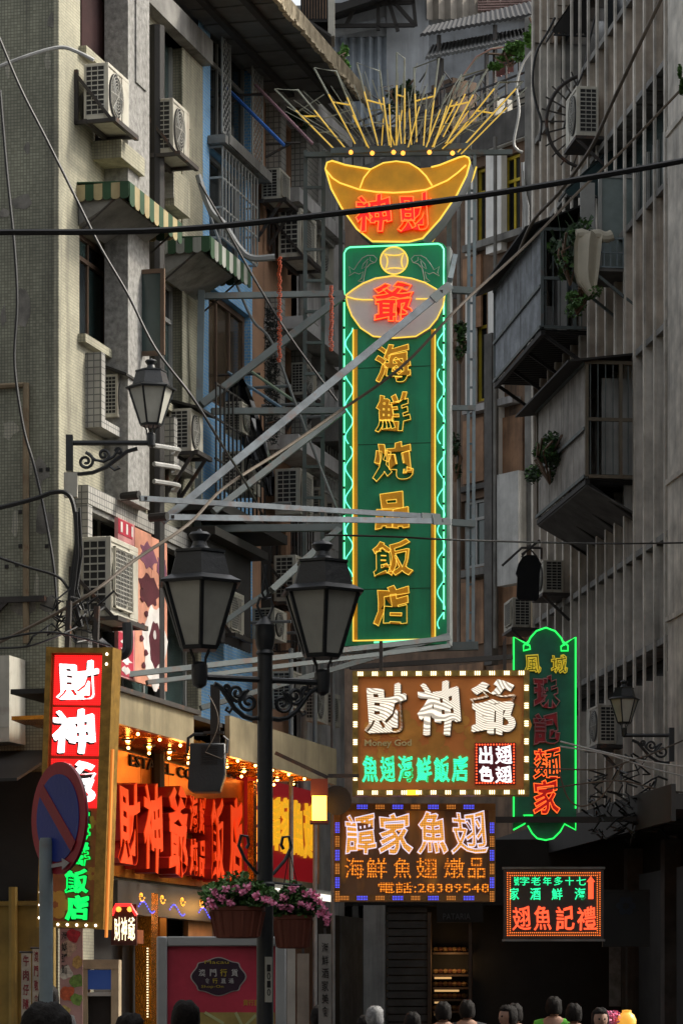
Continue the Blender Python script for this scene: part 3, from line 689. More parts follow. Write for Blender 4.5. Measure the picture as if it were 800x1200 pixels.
# weathering: patches where mosaic has fallen off, bolt holes, small vent pipes
mpt = mat('bare_mortar', (.16, .15, .13), var=.5, scale=6, bump=.6); mbr = mat('new_tile_patch', (.42, .41, .34), tile=(.036, .034, 0, .004), tilecol=[(.42, .4, .32), (.36, .34, .27), (.2, .2, .16)])
rnd = random.Random(21)
for k in range(16):
    y, z = L.end(rnd.uniform(3, 62), rnd.uniform(20, 720)); w, h = rnd.uniform(.03, .14), rnd.uniform(.03, .2); n = 9
    pts = [(y+w*(1+rnd.uniform(-.45, .3))*math.cos(6.2832*j/n), z+h*(1+rnd.uniform(-.45, .3))*math.sin(6.2832*j/n)) for j in range(n)]
    A.part('mortar_patch', MB().add([(-.004, a, b) for a, b in pts]+[(.004, a, b) for a, b in pts], [tuple(range(n)), tuple(range(n, 2*n))[::-1]]+[(j, (j+1) % n, (j+1) % n+n, j+n) for j in range(n)]), mpt if k % 3 else mbr)
for u, v in ((24, 640), (55, 640), (8, 664), (56, 550), (24, 600), (48, 551), (20, 662)): y, z = L.end(u, v); A.part('anchor_hole', MB().box(-.012, .002, y-.02, y+.02, z-.02, z+.02), m_dark)
for k in range(12):
    x = rnd.uniform(.05, 4.5); z = rnd.uniform(5.5, 12.5); w, h = rnd.uniform(.05, .16), rnd.uniform(.03, .16); n = 8
    if any(q[0]-.2 < x < q[1]+.2 and q[2]-.2 < z < q[3]+.2 for q in hA): continue
    A.part('mortar_patch', MB().prism([(x+w*(1+rnd.uniform(-.4, .3))*math.cos(6.2832*j/n), z+h*(1+rnd.uniform(-.4, .3))*math.sin(6.2832*j/n)) for j in range(n)], -.004, .003), mpt)
# ------------------------------------------------------------------ restaurant front: canopy, gold sign wall, red letters
m_gold = mat('brushed_gold', (.62, .22, .03), rough=.3, metal=.85, var=.35, scale=1.5, bump=.25)
m_goldm = mat('gold_ceiling', (.8, .31, .04), rough=.16, metal=.97, var=.35, scale=7, bump=1.0)
m_fascia = mat('champagne_fascia', (.36, .30, .19), rough=.4, metal=.3, var=.3, streak=.6)
m_redl = glow('red_letter', (1, .06, .003), .42, (.62, .05, .012))
m_redd = mat('red_letter_side', (.34, .012, .008), rough=.4)
m_ledw = glow('white_bulb', (1, .82, .5), 3.4); m_ledb = glow('blue_led', (.08, .1, 1), 2.2); m_leda = glow('amber_led', (1, .32, .03), 3)
CY = -1.1
T = Thing('restaurant_canopy', 'champagne-coloured restaurant canopy with a mirrored gold soffit', 'canopy', L, (0, 0, 4))
xs = [L.p(130, 830, CY)[0], L.p(262, 850, CY)[0], L.p(396, 880, CY)[0]]
zt1 = L.p(150, 814, CY)[1]; zb1 = L.p(150, 851, CY)[1]
T.part('fascia', MB().box(xs[0], xs[1]-1.1, CY, CY+.06, zb1, zt1), m_fascia)
T.part('fascia', MB().box(xs[1]+.3, xs[2], CY+.02, CY+.08, zb1-.02, zt1+.12), m_fascia)
T.part('gutter', MB().box(xs[0]-.05, xs[1]-1.0, CY-.05, CY+.2, zt1, zt1+.05), m_iron)
T.part('deck', MB().box(xs[0], xs[2], CY+.1, -.01, zt1-.02, zt1+.03), m_dark)
zs = zb1+.03
n = 22
for i in range(n):
    a = xs[0]+(xs[2]-xs[0])*i/n; k = random.uniform(-.02, .02)
    T.part('soffit_panel', MB().hexa([(a, CY+.07, zs+k), (a+(xs[2]-xs[0])/n-.015, CY+.07, zs-k), (a+(xs[2]-xs[0])/n-.015, -.02, zs-k*.5), (a, -.02, zs+k*.5), (a, CY+.07, zs+k+.04), (a+(xs[2]-xs[0])/n-.015, CY+.07, zs-k+.04), (a+(xs[2]-xs[0])/n-.015, -.02, zs-k*.5+.04), (a, -.02, zs+k*.5+.04)]), m_goldm)
for i in range(12):
    a = xs[0]+.5+(xs[2]-xs[0]-.9)*i/11
    d = T.part('downlight', MB().lathe([(.07, -.05), (.07, -.03), (.05, -.03)], (a, CY*.55, zs-.0), 10), m_iron)
    T.part('bulb', MB().ball((a, CY*.55, zs-.045), .028, 8), glow('warm_bulb', (1, .45, .09), 26), d)
    T.part('bulb', MB().ball((a+.25, CY*.25, zs-.04), .018, 6).ball((a+.1, CY*.85, zs-.04), .018, 6), MATS['warm_bulb'], kind='stuff')  # small glowing balls added for amber glitter on the soffit
    if i % 3 == 0:
        ld = bpy.data.lights.new('downlight_lamp', 'POINT'); ld.energy = 3.2; ld.color = (1, .38, .07); ld.shadow_soft_size = .08
        lo = bpy.data.objects.new('downlight_lamp', ld); COL.objects.link(lo); lo.parent = T.root; lo.location = (a, CY*.85, zs-.14-4)
# sign wall
GY = -.12
x0, x1 = L.p(130, 950, GY)[0], L.p(286, 950, GY)[0]; z0 = L.p(205, 1036, GY)[1]
Gs_ = Thing('gold_sign_wall', 'gold panelled sign wall carrying thick red Chinese letters under the canopy', 'sign', L, (x0, GY, z0))
npn = 5
for i in range(npn): Gs_.part('panel', MB().box(x0+(x1-x0)*i/npn+.004, x0+(x1-x0)*(i+1)/npn-.004, GY, -.002, z0, zs-.05), m_gold)
Gs_.part('post', MB().box(x1+.02, x1+.16, GY-.12, -.002, z0-.1, zs-.05), m_goldm)
EX = .26
def red(ch, u0, u1, vt, vb, ext=EX, off=.028):
    yy = GY-.02-ext
    x0 = L.p(u0, vt, yy)[0]; x1 = L.p(u1, vt, yy)[0]; zz1 = L.p(u0, vt, yy)[1]; zz0 = L.p(u0, vb, yy)[1]
    o = Gs_.part('character', glyph(ch, x0, x1, zz0, zz1, GY-.02, ext-.01, off*1.4, .05), m_redd)
    Gs_.part('lit_face', glyph(ch, x0, x1, zz0, zz1, GY-.02-ext+.009, .01, off*1.4, .05), m_redl, o)
red('財', 139, 164, 913, 1012); red('神', 169, 191, 915, 1022); red('爺', 198, 220, 918, 1027)
for ch, a, b, c, d in (('海', 223, 232, 932, 975), ('鮮', 234, 242, 934, 977), ('炖', 223, 232, 982, 1026), ('品', 234, 242, 984, 1028)): red(ch, a, b, c, d, .16, .02)
red('飯', 248, 263, 933, 1032); red('店', 269, 284, 933, 1034)
xx0, xx1 = L.p(154, 893, GY-.03)[0], L.p(262, 893, GY-.03)[0]; zz = L.p(154, 884, GY-.03)[1]
Gs_.part('lettering', text('ESTABEL. COMIDAS', xx0, xx1, zz-.13, zz, GY-.002, .02, .01), m_dark)
# lights strip below
T = Thing('light_frieze', 'frieze of amber scroll lights and blue lights below the red letters', 'lights', L, (x0, -.2, z0))
T.part('backing', MB().box(x0, x1+1.6, -.2, -.002, z0-.42, z0-.05), mat('dark_frieze', (.05, .045, .04), rough=.4))
for name, m_, ox in (('amber_scroll', m_leda, 0), ('blue_run', m_ledb, 1)):
    for k in range(9 if ox == 0 else 5):
        q = MB(); cx = x0+.8+(x1-x0-.6)*k/(6 if ox == 0 else 4)+ox*.15
        for i in range(12):
            a = i*.55; rr = .015+.008*i if ox == 0 else .0
            px, pz = (cx+rr*math.cos(a), z0-.2+rr*.7*math.sin(a)) if ox == 0 else (cx-.25+.05*i, z0-.32+.06*math.sin(i*.5))
            q.box(px-.008, px+.008, -.21, -.201, pz-.008, pz+.008)
        T.part(name, q, m_, kind='stuff')
# red fish board
RY = -.16
x0r, x1r = L.p(290, 950, RY)[0], L.p(371, 950, RY)[0]; z1r = L.p(290, 908, RY)[1]; z0r = L.p(330, 1030, RY)[1]
T = Thing('red_board_sign', 'red sign board with yellow characters right of the lamp post under the canopy', 'sign', L, (x0r, RY, z0r))
T.part('board', MB().box(x0r, x1r, RY, -.003, z0r, z1r), glow('red_board', (1, .02, .03), .10, (.35, .01, .02)))
T.part('frame', MB().box(x0r-.02, x1r+.05, RY-.02, RY+.03, z0r-.08, z0r-.002).box(x1r+.002, x1r+.07, RY-.03, RY+.03, z0r, z1r), m_fascia)
my2 = glow('yellow_letter', (1, .5, .02), .75)
for ch, u0, u1, vt, vb in (('譚', 315, 326, 932, 996), ('家', 328, 339, 934, 1000), ('魚', 341, 353, 937, 1002), ('翅', 355, 368, 938, 1006)):
    gl(T, L, ch, u0, vt, u1, vb, RY, my2, .04, .03)
for k, ch in enumerate('海鮮炖品'): gl(T, L, ch, 294, 925+22*k, 303, 943+22*k, RY, m_leda, .03, .0)
T.part('light_tube', MB().tube([(x0r, -.45, z0r-.22), (x1r-.2, -.45, z0r-.22)], .045, 8), glow('fluorescent', (1, .93, .78), 1.6))
T.part('lamp_batten', MB().box(x0r-.1, x1r, -.44, -.003, z0r-.17, z0r-.12), m_frame)

# flood lamp housing hanging from the canopy
fy = -1.5
x0f, x1f, z0f, z1f = L.rect(221, 871, 262, 928, fy)
Ff = FY(31.3); x0f, x1f, z0f, z1f = Ff.rect(220, 871, 264, 928, 0)
T = Thing('hanging_speaker', 'black loudspeaker cabinet hanging under the canopy in front of the red letters', 'loudspeaker', Ff, (x0f, 0, z0f))
w_, h_ = x1f-x0f, z1f-z0f
o = T.part('cabinet', MB().prism([(x0f, z0f+.03), (x0f+.05, z0f), (x1f-.06, z0f), (x1f-.0, z0f+.18), (x1f, z1f), (x0f+.02, z1f)], 0, .3), m_black); o.modifiers.new('b', 'BEVEL').width = .012
g = MB()
for i in range(9): g.box(x0f+.14, x1f-.08, -.012, -.001, z1f-.03-.022*i-.012, z1f-.03-.022*i)
T.part('vent', g, m_acd)
T.part('handle', MB().tube([(x0f-.01, .1, z1f-.1), (x0f-.0, .1, z1f+.06), (x0f+.06, .1, z1f+.1), (x0f+.2, .1, z1f+.1)], .018, 6), m_black); T.part('handle', MB().tube([(x1f+.01, .1, z1f-.1), (x1f+.02, .1, z1f+.04), (x1f-.03, .1, z1f+.08)], .015, 6), m_black)
T.part('hanger', MB().box(x1f-.16, x1f-.06, .06, .14, z1f-.02, z1f+.62).box(x0f+.16, x1f-.02, .05, .15, z1f+.1, z1f+.13), m_dark)
T.part('cable', MB().tube([(x0f+.22+.1*math.sin(i*.35), -.03, z1f+.5-.06*i) for i in range(11)]+[(x0f+.36, -.04, z1f-.17), (x0f+.4, -.03, z1f-.1), (x0f+.4, -.02, z1f+.05)], .006, 5), m_cableb)
# orange lantern lamp
F = FY(33.5); x0, x1, z0, z1 = F.rect(364, 913, 384, 962)
T = Thing('wall_lantern', 'square brown lantern glowing yellow beside the brown metal sign', 'lantern', F, (x0, 0, z0))
b = MB().box(x0+.01, x1-.01, .0, .2, z0, z1); T.part('hood', MB().box(x0, x1, -.02, .22, z1-.19, z1), mat('dark_red_wood', (.09, .02, .012), rough=.5)); T.part('base', MB().box(x0-.01, x1+.01, -.03, .23, z0-.03, z0), mat('dark_red_wood'))
T.part('shade', MB().box(x0+.015, x1-.015, -.005, .2, z0, z1-.19), glow('lantern_glow', (1, .42, .05), 5.5, (.8, .5, .2)))
T.part('arm', MB().box(x1, x1+.35, .06, .11, z1+.02, z1+.06).beam((x0-.4, .1, z1+.3), (x1, .1, z1+.02), .04), m_iron)
ld = bpy.data.lights.new('lantern_lamp', 'POINT'); ld.energy = 4; ld.color = (1, .45, .1); ld.shadow_soft_size = .08; lo = bpy.data.objects.new('lantern_lamp', ld); COL.objects.link(lo); lo.parent = T.root; lo.location = (-.05, -.2, .2)
solo('satellite_dish', 'dark round horn shape behind the glowing lantern', 'horn', F, (x1+.05, .3, z0), MB().add([(x1+.1+a[0], .3+a[2], z1-.22+a[1]) for a in MB().lathe([(.17, 0), (.14, .1), (.04, .2)], n=14).v], MB().lathe([(.17, 0), (.14, .1), (.04, .2)], n=14).f), m_dark)

# ------------------------------------------------------------------ left vertical light-box sign (leans slightly)
F = FY(30.2, -14, 57); px = 76/3500*30.2
zt = F.p(57, 761)[1]; zb = F.p(57, 1085)[1]; xr = F.p(133, 761)[0]; sh = R_(2.1)
T = Thing('vertical_lightbox_sign', 'tall red and orange light-box sign with white and green characters at left', 'sign', F, (0, 0, zt), roll=sh)
T.part('box', MB().box(0, xr, 0, .22, zb, zt), mat('sign_orange', (.3, .075, .02), rough=.45, var=.3, scale=5))
mg = mat('sign_gold_trim', (.30, .17, .035), rough=.4, metal=.5, var=.4, scale=12)
T.part('frame', MB().box(-.01, .05, -.05, .23, zb-.02, zt+.02).box(xr-.1, xr+.01, -.05, .23, zb-.02, zt+.02).box(.05, xr-.1, -.05, .2, zt-.04, zt+.015).box(.05, xr-.1, -.05, .2, zb-.015, zb+.05), mg)
mred = glow('red_led_panel', (1, .012, .012), 2.2, (.3, 0, 0), dots=.021, lo=.25); mwh = glow('white_led', (1, .96, .95), 3.2, (.8, .8, .8), stripes=.03, lo=.6); mbk = mat('char_shadow', (.02, .005, .005), rough=.5)
mgrn = glow('green_led', (.0, .9, .12), 1.3, (.02, .3, .05))
for i, (ch, va, vb_, ca, cb, cu0, cu1) in enumerate((('財', 768, 826, 773, 820, 69, 118), ('神', 829, 885, 830, 883, 66, 117), ('爺', 889, 946, 891, 942, 68, 119))):
    x0, x1, z0, z1 = F.rect(65, va, 123, vb_)
    o = T.part('led_panel', MB().box(x0, x1, -.02, -.001, z0, z1), mred)
    x0, x1, z0, z1 = F.rect(cu0, ca, cu1, cb)
    T.part('character_shadow', glyph(ch, x0-.012, x1-.012, z0-.016, z1-.016, -.021, .006, .045, .1, nib=.018), mbk, o)
    T.part('character', glyph(ch, x0, x1, z0, z1, -.028, .012, .03, .1, nib=.018), mwh, o)
for ch, a, b, c, d in (('海', 84, 114, 950, 984), ('鮮', 88, 115, 986, 1014), ('飯', 86, 114, 1017, 1046), ('店', 88, 115, 1048, 1078)):
    x0, x1, z0, z1 = F.rect(a, c, b, d)
    o = T.part('character', glyph(ch, x0, x1, z0, z1, -.012, .02, .03, .1, nib=.02), mgrn); T.part('outline', glyph(ch, x0-.012, x1+.012, z0-.012, z1+.012, -.002, .006, .075, .1), mbk, o)
mfl = mat('flower_print', (.45, .2, .03), rough=.5)
def flower(T, cx, cz, r, y, m, n=6):
    q = MB()
    for k in range(n):
        a = 6.2832*k/n; c = (cx+r*.55*math.cos(a), cz+r*.55*math.sin(a)); yy = y-.0006*k
        q.prism([(c[0]+r*.38*math.cos(t), c[1]+r*.38*math.sin(t)) for t in [6.2832*j/9 for j in range(9)]], yy-.0004, yy)
    return T.part('flower_print', q, m)
for uu, vv, rr in ((75, 1060, .17), (118, 1022, .08), (75, 1000, .1), (112, 962, .08)): x, z = F.p(uu, vv); flower(T, x, z, rr, -.002, mfl)
sp = [(.02+.0, -.055, zt-1.55-.13*k) for k in range(10)]+[(.12+.1*k, -.055, zb+.015) for k in range(6)]+[(xr-.05, -.055, zt-.05-.1*k) for k in range(2)]
T.bits('bulb', MB().ball((0, 0, 0), .014, 6), glow('white_bulb2', (1, .9, .75), 6), sp)
T.part('hanger', MB().box(.15, .2, .05, .1, zt, zt+.5).box(.45, .5, .05, .1, zt, zt+.45), m_iron)
T.part('edge_tube', MB().box(xr+.012, xr+.03, 0, .05, zb-.1, zt-1), glow('orange_edge', (1, .3, .05), .5))

# ------------------------------------------------------------------ no-parking sign
F = Frame((68-400)/3500*15.5, 15.5, -56); zc = CAMZ+(HOR-959)*15.5/3500; r = .292
T = Thing('no_parking_sign', 'round blue and red no-parking sign seen edge-on with a white arrow', 'road sign', F, (0, 0, zc), roll=R_(-3))
def disc(r0, y0, y1, n=48, r_in=0, poly=None): return MB().prism([(r0*math.cos(6.2832*i/n), zc+r0*math.sin(6.2832*i/n)) for i in range(n)], y0, y1)
mrr, mbb = mat('sign_red', (.24, .006, .02), rough=.45, var=.15), mat('sign_blue', (.008, .025, .22), rough=.45, var=.15)
T.part('plate', disc(r, 0, .012), mrr); T.part('back', disc(r*.99, .0125, .02), m_gpipe)
T.part('blue_field', disc(r*.78, -.004, -.0005), mbb)
ca = math.sqrt(.5); hw = .034; rr = r*.8
T.part('diagonal_bar', MB().prism([(-rr*ca-hw*ca, zc+rr*ca-hw*ca), (rr*ca-hw*ca, zc-rr*ca-hw*ca), (rr*ca+hw*ca, zc-rr*ca+hw*ca), (-rr*ca+hw*ca, zc+rr*ca+hw*ca)], -.008, -.0045), mrr)
T.part('arrow', MB().prism([(-.14, zc-.235), (.05, zc-.235), (.05, zc-.215), (.13, zc-.245), (.05, zc-.275), (.05, zc-.255), (-.14, zc-.255)], -.012, -.0085), mat('arrow_grey', (.35, .34, .35), rough=.5))
T.part('clamp', MB().box(-.06, .06, .02, .05, zc-.2, zc-.17).box(-.06, .06, .02, .05, zc+.1, zc+.13), m_gpipe)
F2 = FY(15.56, 0, 54); solo('sign_post', 'plain grey steel post under the no-parking sign', 'post', F2, (0, 0, 0), MB().lathe([(.036, 0), (.036, zc-.12), (.03, zc-.1)], (0, 0, 0), 16), m_steel)

# ------------------------------------------------------------------ street lanterns
m_frost = mat('frosted_pane', (.40, .395, .345), rough=.35, var=.22, scale=3, streak=.25, bump=0)
def hexring(r, z, ph=R_(30)): return [(r*math.cos(ph+6.28318*j/6), r*math.sin(ph+6.28318*j/6), z) for j in range(6)]
def lantern_parts(T, k, c, prong=True):
    """k = eave radius in metres, c = centre of the lantern's base cup"""
    cx, cy, cz = c; ph = R_(12)
    def ring(r, z): r = r*1.1; return [(cx+r*k*math.cos(ph+6.28318*j/6), cy+r*k*math.sin(ph+6.28318*j/6), cz+z*k) for j in range(6)]
    def loft(prof):
        m = MB(); vs = []
        for r, z in prof: vs += ring(r, z)
        fs = [(i*6+j, i*6+(j+1) % 6, (i+1)*6+(j+1) % 6, (i+1)*6+j) for i in range(len(prof)-1) for j in range(6)]
        return m.add(vs, fs+[tuple(range(6))[::-1], tuple(range((len(prof)-1)*6, len(prof)*6))])
    zb, ze = .74, 2.22
    T.part('eaves', loft([(1.0, ze), (1.02, ze+.06), (.76, ze+.2), (.75, ze+.16)]), m_black)
    T.part('roof', loft([(.74, ze+.2), (.6, ze+.74), (.63, ze+.76), (.63, ze+.82), (.2, ze+.88)]), m_black)
    T.part('finial', MB().lathe([(.3*k, 0), (.2*k, .08*k), (.16*k, .2*k), (.24*k, .3*k), (.27*k, .36*k), (.22*k, .42*k), (.07*k, .45*k), (.04*k, .5*k)], (cx, cy, cz+(ze+.86)*k), 14), m_black)
    ra, rb = .42, .86
    for j in range(6):
        a0, a1 = ring(ra, zb)[j], ring(ra, zb)[(j+1) % 6]; b0, b1 = ring(rb, ze)[j], ring(rb, ze)[(j+1) % 6]
        def ins(p, s=.97): return (cx+(p[0]-cx)*s, cy+(p[1]-cy)*s, p[2])
        T.part('pane', MB().hexa([a0, a1, b1, b0, ins(a0), ins(a1), ins(b1), ins(b0)]), m_frost)
        T.part('glazing_bar', MB().beam(ins(a0, 1.02), ins(b0, 1.02), .085*k), m_black)
    T.part('base', loft([(.42, zb-.1), (.47, zb), (.3, zb+.02), (.2, zb-.04)]), m_black)
    q = MB()
    for j in range(4):
        a = 6.2832*j/4+.4
        q.tube([(cx+r*k*math.cos(a), cy+r*k*math.sin(a), cz+z*k) for r, z in ((.12, .05), (.2, .3), (.2, .45), (.34, .68))], .03*k, 5)
    T.part('cradle', q, m_black)
    T.part('cup', MB().lathe([(.05*k, -.28*k), (.17*k, -.2*k), (.2*k, 0), (.2*k, .28*k), (.14*k, .36*k)], (cx, cy, cz), 12), m_black)
def spiral(cx, cz, r0, turns, a0, sgn=1, n=22, y=0.):
    return [(cx+r0*(1-.85*i/n)*math.cos(a0+sgn*turns*6.2832*i/n), y, cz+r0*(1-.85*i/n)*math.sin(a0+sgn*turns*6.2832*i/n)) for i in range(n+1)]
def scrolls(x0, x1, z, h, r=.012):
    """scroll bracket from the post at x0 out to x1 under z"""
    d = 1 if x1 > x0 else -1; Lh = abs(x1-x0); q = MB()
    f = lambda a, b: (x0+d*a*Lh, 0, z-b*h)
    q.tube([f(.0, .98), f(.12, 1.0), f(.3, .95), f(.5, .75), f(.68, .42), f(.8, .2), f(.95, .1)], r*1.25, 6)
    q.tube([(p[0], 0, p[2]) for p in spiral(x0+d*.2*Lh, z-.55*h, .3*h, 1.6, math.pi/2, -d)], r, 5)
    q.tube([(p[0], 0, p[2]) for p in spiral(x0+d*.46*Lh, z-.32*h, .22*h, 1.5, -math.pi/2, d)], r, 5)
    q.tube([(p[0], 0, p[2]) for p in spiral(x0+d*.68*Lh, z-.2*h, .13*h, 1.4, math.pi, -d)], r*.9, 5)
    q.tube([f(.2, .22), f(.34, .5), f(.46, .56), f(.6, .4), f(.68, .1)], r*.9, 5)
    q.tube([f(.55, .72), f(.62, .86), f(.7, .8), f(.66, .72)], r*.8, 5)
    return q
# twin lamp post
PY = 17.9; F = FY(PY, 24, 310.5); pz = lambda v, Y=PY: CAMZ+(HOR-v)*Y/3500
T = Thing('street_lamp', 'black twin-lantern lamp post with scrollwork and two flower hoops in the foreground', 'street lamp', F, (0, 0, 0))
T.part('pole', MB().lathe([(.15, 0), (.15, .35), (.09, .5), (.052, .9), (.05, pz(1045)), (.06, pz(1043)), (.06, pz(1036)), (.048, pz(1034)), (.045, pz(762))], (0, 0, 0), 16), m_black)
T.part('finial', MB().lathe([(.05, 0), (.056, .01), (.045, .03), (.055, .06), (.062, .12), (.058, .17), (.062, .18), (.03, .215), (.018, .23)], (0, 0, pz(768)), 16), m_black)
zf = pz(726); q = MB()
for a0 in (0, math.pi): q.tube([(math.cos(a0)*r_, 0, zf+z_) for r_, z_ in ((.0, -.01), (.03, .03), (.05, .08), (.035, .13), (.0, .12), (-.02, .16), (.0, .26), (.01, .33))], .009, 6)
T.part('spear', q, m_black)
z_arm = pz(797)
T.part('arm', MB().tube([(-.4, 0, z_arm), (.42, 0, z_arm)], .018, 8), m_black)
T.part('scroll_bracket', scrolls(-.05, -.34, z_arm-.015, .22), m_black); T.part('scroll_bracket', scrolls(.05, .36, z_arm-.015, .22), m_black)
lantern_parts(T, .245, (-.42, 0, z_arm+.0)); lantern_parts(T, .245, (.375, 0, z_arm-.01))
for d in (-1, 1):                                # hoops for the flower baskets
    q = MB().tube([(d*.05, 0, pz(1025)), (d*.13, 0, pz(1008)), (d*.17, 0, pz(992)), (d*.155, 0, pz(980)), (d*.115, 0, pz(981)), (d*.105, 0, pz(990)), (d*.12, 0, pz(995))], .01, 6)
    q.tube([(d*.02, 0, pz(1034)), (d*.2, 0, pz(1037)), (d*.24, 0, pz(1036))], .007, 5)
    T.part('basket_hook', q, m_black)
T.part('number_plate', MB().box(-.022, .022, -.058, -.051, pz(1175), pz(1122)), m_ac)
for i, ch in enumerate('1010'): T.part('digit', text(ch, -.012, .012, pz(1140+9.5*i-1), pz(1132+9.5*i-1), -.0585, .002), m_dark)
# flower baskets
def leaves(n, c, r, size, seed=0, flat=1.0, cl=None):
    rnd = random.Random(seed); m = MB()
    cl = cl or [(0, 0, 0, 1.)]
    for i in range(n):
        k = rnd.choice(cl)
        th, ph = rnd.uniform(0, 6.28), math.acos(rnd.uniform(-1, 1)); rr = (rnd.random()**.45)*k[3]
        p = Vector((c[0]+(k[0]+rr*math.sin(ph)*math.cos(th))*r[0], c[1]+(k[1]+rr*math.sin(ph)*math.sin(th))*r[1], c[2]+(k[2]+rr*math.cos(ph))*r[2]))
        a = Vector((rnd.uniform(-1, 1), rnd.uniform(-1, 1), rnd.uniform(-.6, .6))).normalized(); b = a.cross(Vector((rnd.uniform(-1, 1), rnd.uniform(-1, 1), rnd.uniform(-1, 1)))).normalized()
        s = size*rnd.uniform(.6, 1.3)
        m.add([p-a*s, p-b*s*.5+a*s*.1, p+a*s, p+b*s*.5+a*s*.1], [(0, 1, 2, 3)])
    return m
def basket(F, u0, u1, vt, vb, label, seed, fl):
    x0, x1, z0, z1 = F.rect(u0, vt, u1, vb); cx = (x0+x1)/2; w = (x1-x0)/2; h = z1-z0
    T = Thing('flower_basket', label, 'flower basket', F, (cx, 0, z0), 'flower baskets on the lamp post')
    prof = [(.7, 0), (.78, .02), (.9, .5), (.98, .85), (1.03, .88), (1.03, 1.0), (.93, 1.0)]
    pot = MB().lathe([(w*a, h*b) for a, b in prof], (cx, 0, z0), 28)
    pot.v = [(x, y*.75, z) for x, y, z in pot.v]; T.part('pot', pot, m_terra)
    rb = MB()
    for i in range(14):
        a = 6.2832*i/14; rb.beam((cx+w*.8*math.cos(a), w*.6*math.sin(a), z0+.01), (cx+w*1.0*math.cos(a), w*.75*math.sin(a), z0+h*.84), .012)
    T.part('ribs', rb, m_terra)
    cl = [(math.cos(t)*.6, math.sin(t)*.5, .1*math.sin(3*t), .5) for t in [6.28*i/8 for i in range(8)]]+[(0, 0, .25, .6)]
    T.part('foliage', leaves(2600, (cx, 0, z1+.07), (w*1.3, w*1.05, .17), .02, seed, cl=cl), m_leaf, kind='stuff')
    T.part('foliage', leaves(700, (cx, 0, z1+.05), (w*1.25, w*1.0, .13), .018, seed+5, cl=cl), m_leafd, kind='stuff')
    rnd = random.Random(seed)
    for (fu, fv) in fl:
        fx, fz = F.p(fu, fv, -w*.9); q = MB()
        for i in range(22):
            p = Vector((fx+rnd.gauss(0, .012), -w*.9+rnd.gauss(0, .012), fz+rnd.gauss(0, .010))); a = Vector((rnd.uniform(-1, 1), rnd.uniform(-1, 1), rnd.uniform(-1, 1))).normalized()*.012; b = a.orthogonal().normalized()*.011
            q.add([p-a, p-b, p+a, p+b], [(0, 1, 2, 3)])
        T.part('bloom', q, m_pink)
    return T
basket(FY(17.6), 246, 310, 1063, 1100, 'terracotta basket of pink geraniums hanging left of the lamp post', 3, [(252, 1046), (265, 1043), (276, 1040), (284, 1046), (247, 1057), (270, 1058), (260, 1053), (310, 1054), (290, 1040), (318, 1058), (250, 1062), (300, 1050)])
t = basket(FY(18.35), 320, 366, 1073, 1112, 'terracotta basket of pink geraniums hanging right of the lamp post', 9, [(342, 1043), (358, 1048), (365, 1047), (374, 1057), (380, 1066), (383, 1074), (363, 1063), (340, 1066), (333, 1052), (376, 1072), (352, 1060), (345, 1040), (331, 1062), (371, 1050), (384, 1081)])
F = FY(18.3); x0, z0 = F.p(340, 1050); 
T = Thing('hanging_chain', 'thin black chains holding the right flower basket', 'chain', F, (x0, 0, z0))
for uu in (330, 340, 352): T.part('chain', MB().tube([F.P(339, 998), F.P(uu, 1052)], .004, 4), m_black)
# wall lantern on the corner building, arm runs parallel to the picture
F = FY(31.6, 0, 82); zarm = F.p(82, 519)[1]; pp = lambda u, v: F.p(u, v)
T = Thing('wall_lamp', 'black lantern on a scrolled wall bracket, beside the black drainpipe', 'street lamp', F, (0, 0, zarm), 'wall lanterns on scroll brackets')
xc1 = pp(177, 519)[0]
T.part('arm', MB().tube([(0, 0, zarm), (xc1, 0, zarm)], .028, 8), m_black); T.part('wall_plate', MB().box(-.04, .03, -.05, .05, zarm-.3, zarm+.08), m_black)
T.part('scroll_bracket', scrolls(.02, .75, zarm-.03, .3, .017), m_black)
lantern_parts(T, .245, (xc1, 0, zarm+.02))
solo('junction_box', 'small cream junction box below the wall lantern bracket', 'box', F, (0, 0, zarm-.6), MB().box(-.06, .08, -.06, .04, zarm-.58, zarm-.32), m_ac)
# lantern on the right pillar
F = FY(40, 0, 786); zarm = F.p(786, 862)[1]; xc1 = F.p(731, 860)[0]
T = Thing('wall_lamp', 'small black lantern bracketed off the grey pillar at right', 'street lamp', F, (0, 0, zarm), 'wall lanterns on scroll brackets')
T.part('arm', MB().tube([(0, 0, zarm), (xc1, 0, zarm)], .025, 8), m_black); T.part('wall_plate', MB().box(-.03, .04, -.05, .05, zarm-.35, zarm+.1), m_black)
T.part('scroll_bracket', scrolls(-.02, -.55, zarm-.03, .34, .016), m_black)
lantern_parts(T, .2, (xc1, 0, zarm+.03))
# ------------------------------------------------------------------ big green neon sign
SG = FY(37, -9, 401)
m_sgreen = mat('sign_green', (.014, .30, .145), rough=.5, var=.22, scale=1.5, streak=.55, dirt=(.012, .09, .045))
m_ngreen = glow('green_neon', (.12, 1, .45), 1.6, (.3, .8, .5)); m_nteal = glow('teal_neon', (.15, 1, .68), 1.7); m_nyel = glow('yellow_neon', (1, .66, .08), 1.15); m_rodn = glow('rod_neon', (1, .6, .06), .5, (.6, .42, .1))
m_nred = glow('red_neon', (1, .12, .02), 2.2); m_golds = mat('sign_gold', (.84, .40, .012), rough=.45, var=.2, scale=4); m_off = mat('unlit_tube', (.5, .5, .46), rough=.3)
m_credd = glow('red_character', (1, .01, .004), .55, (.7, .02, .01)); m_panel = mat('bowl_panel', (.74, .68, .66), rough=.5, var=.12, scale=2)
m_side = mat('sign_side_metal', (.4, .42, .4), rough=.5, streak=.5)
def Q(u, v, y=0.): return SG.P(u, v, y)
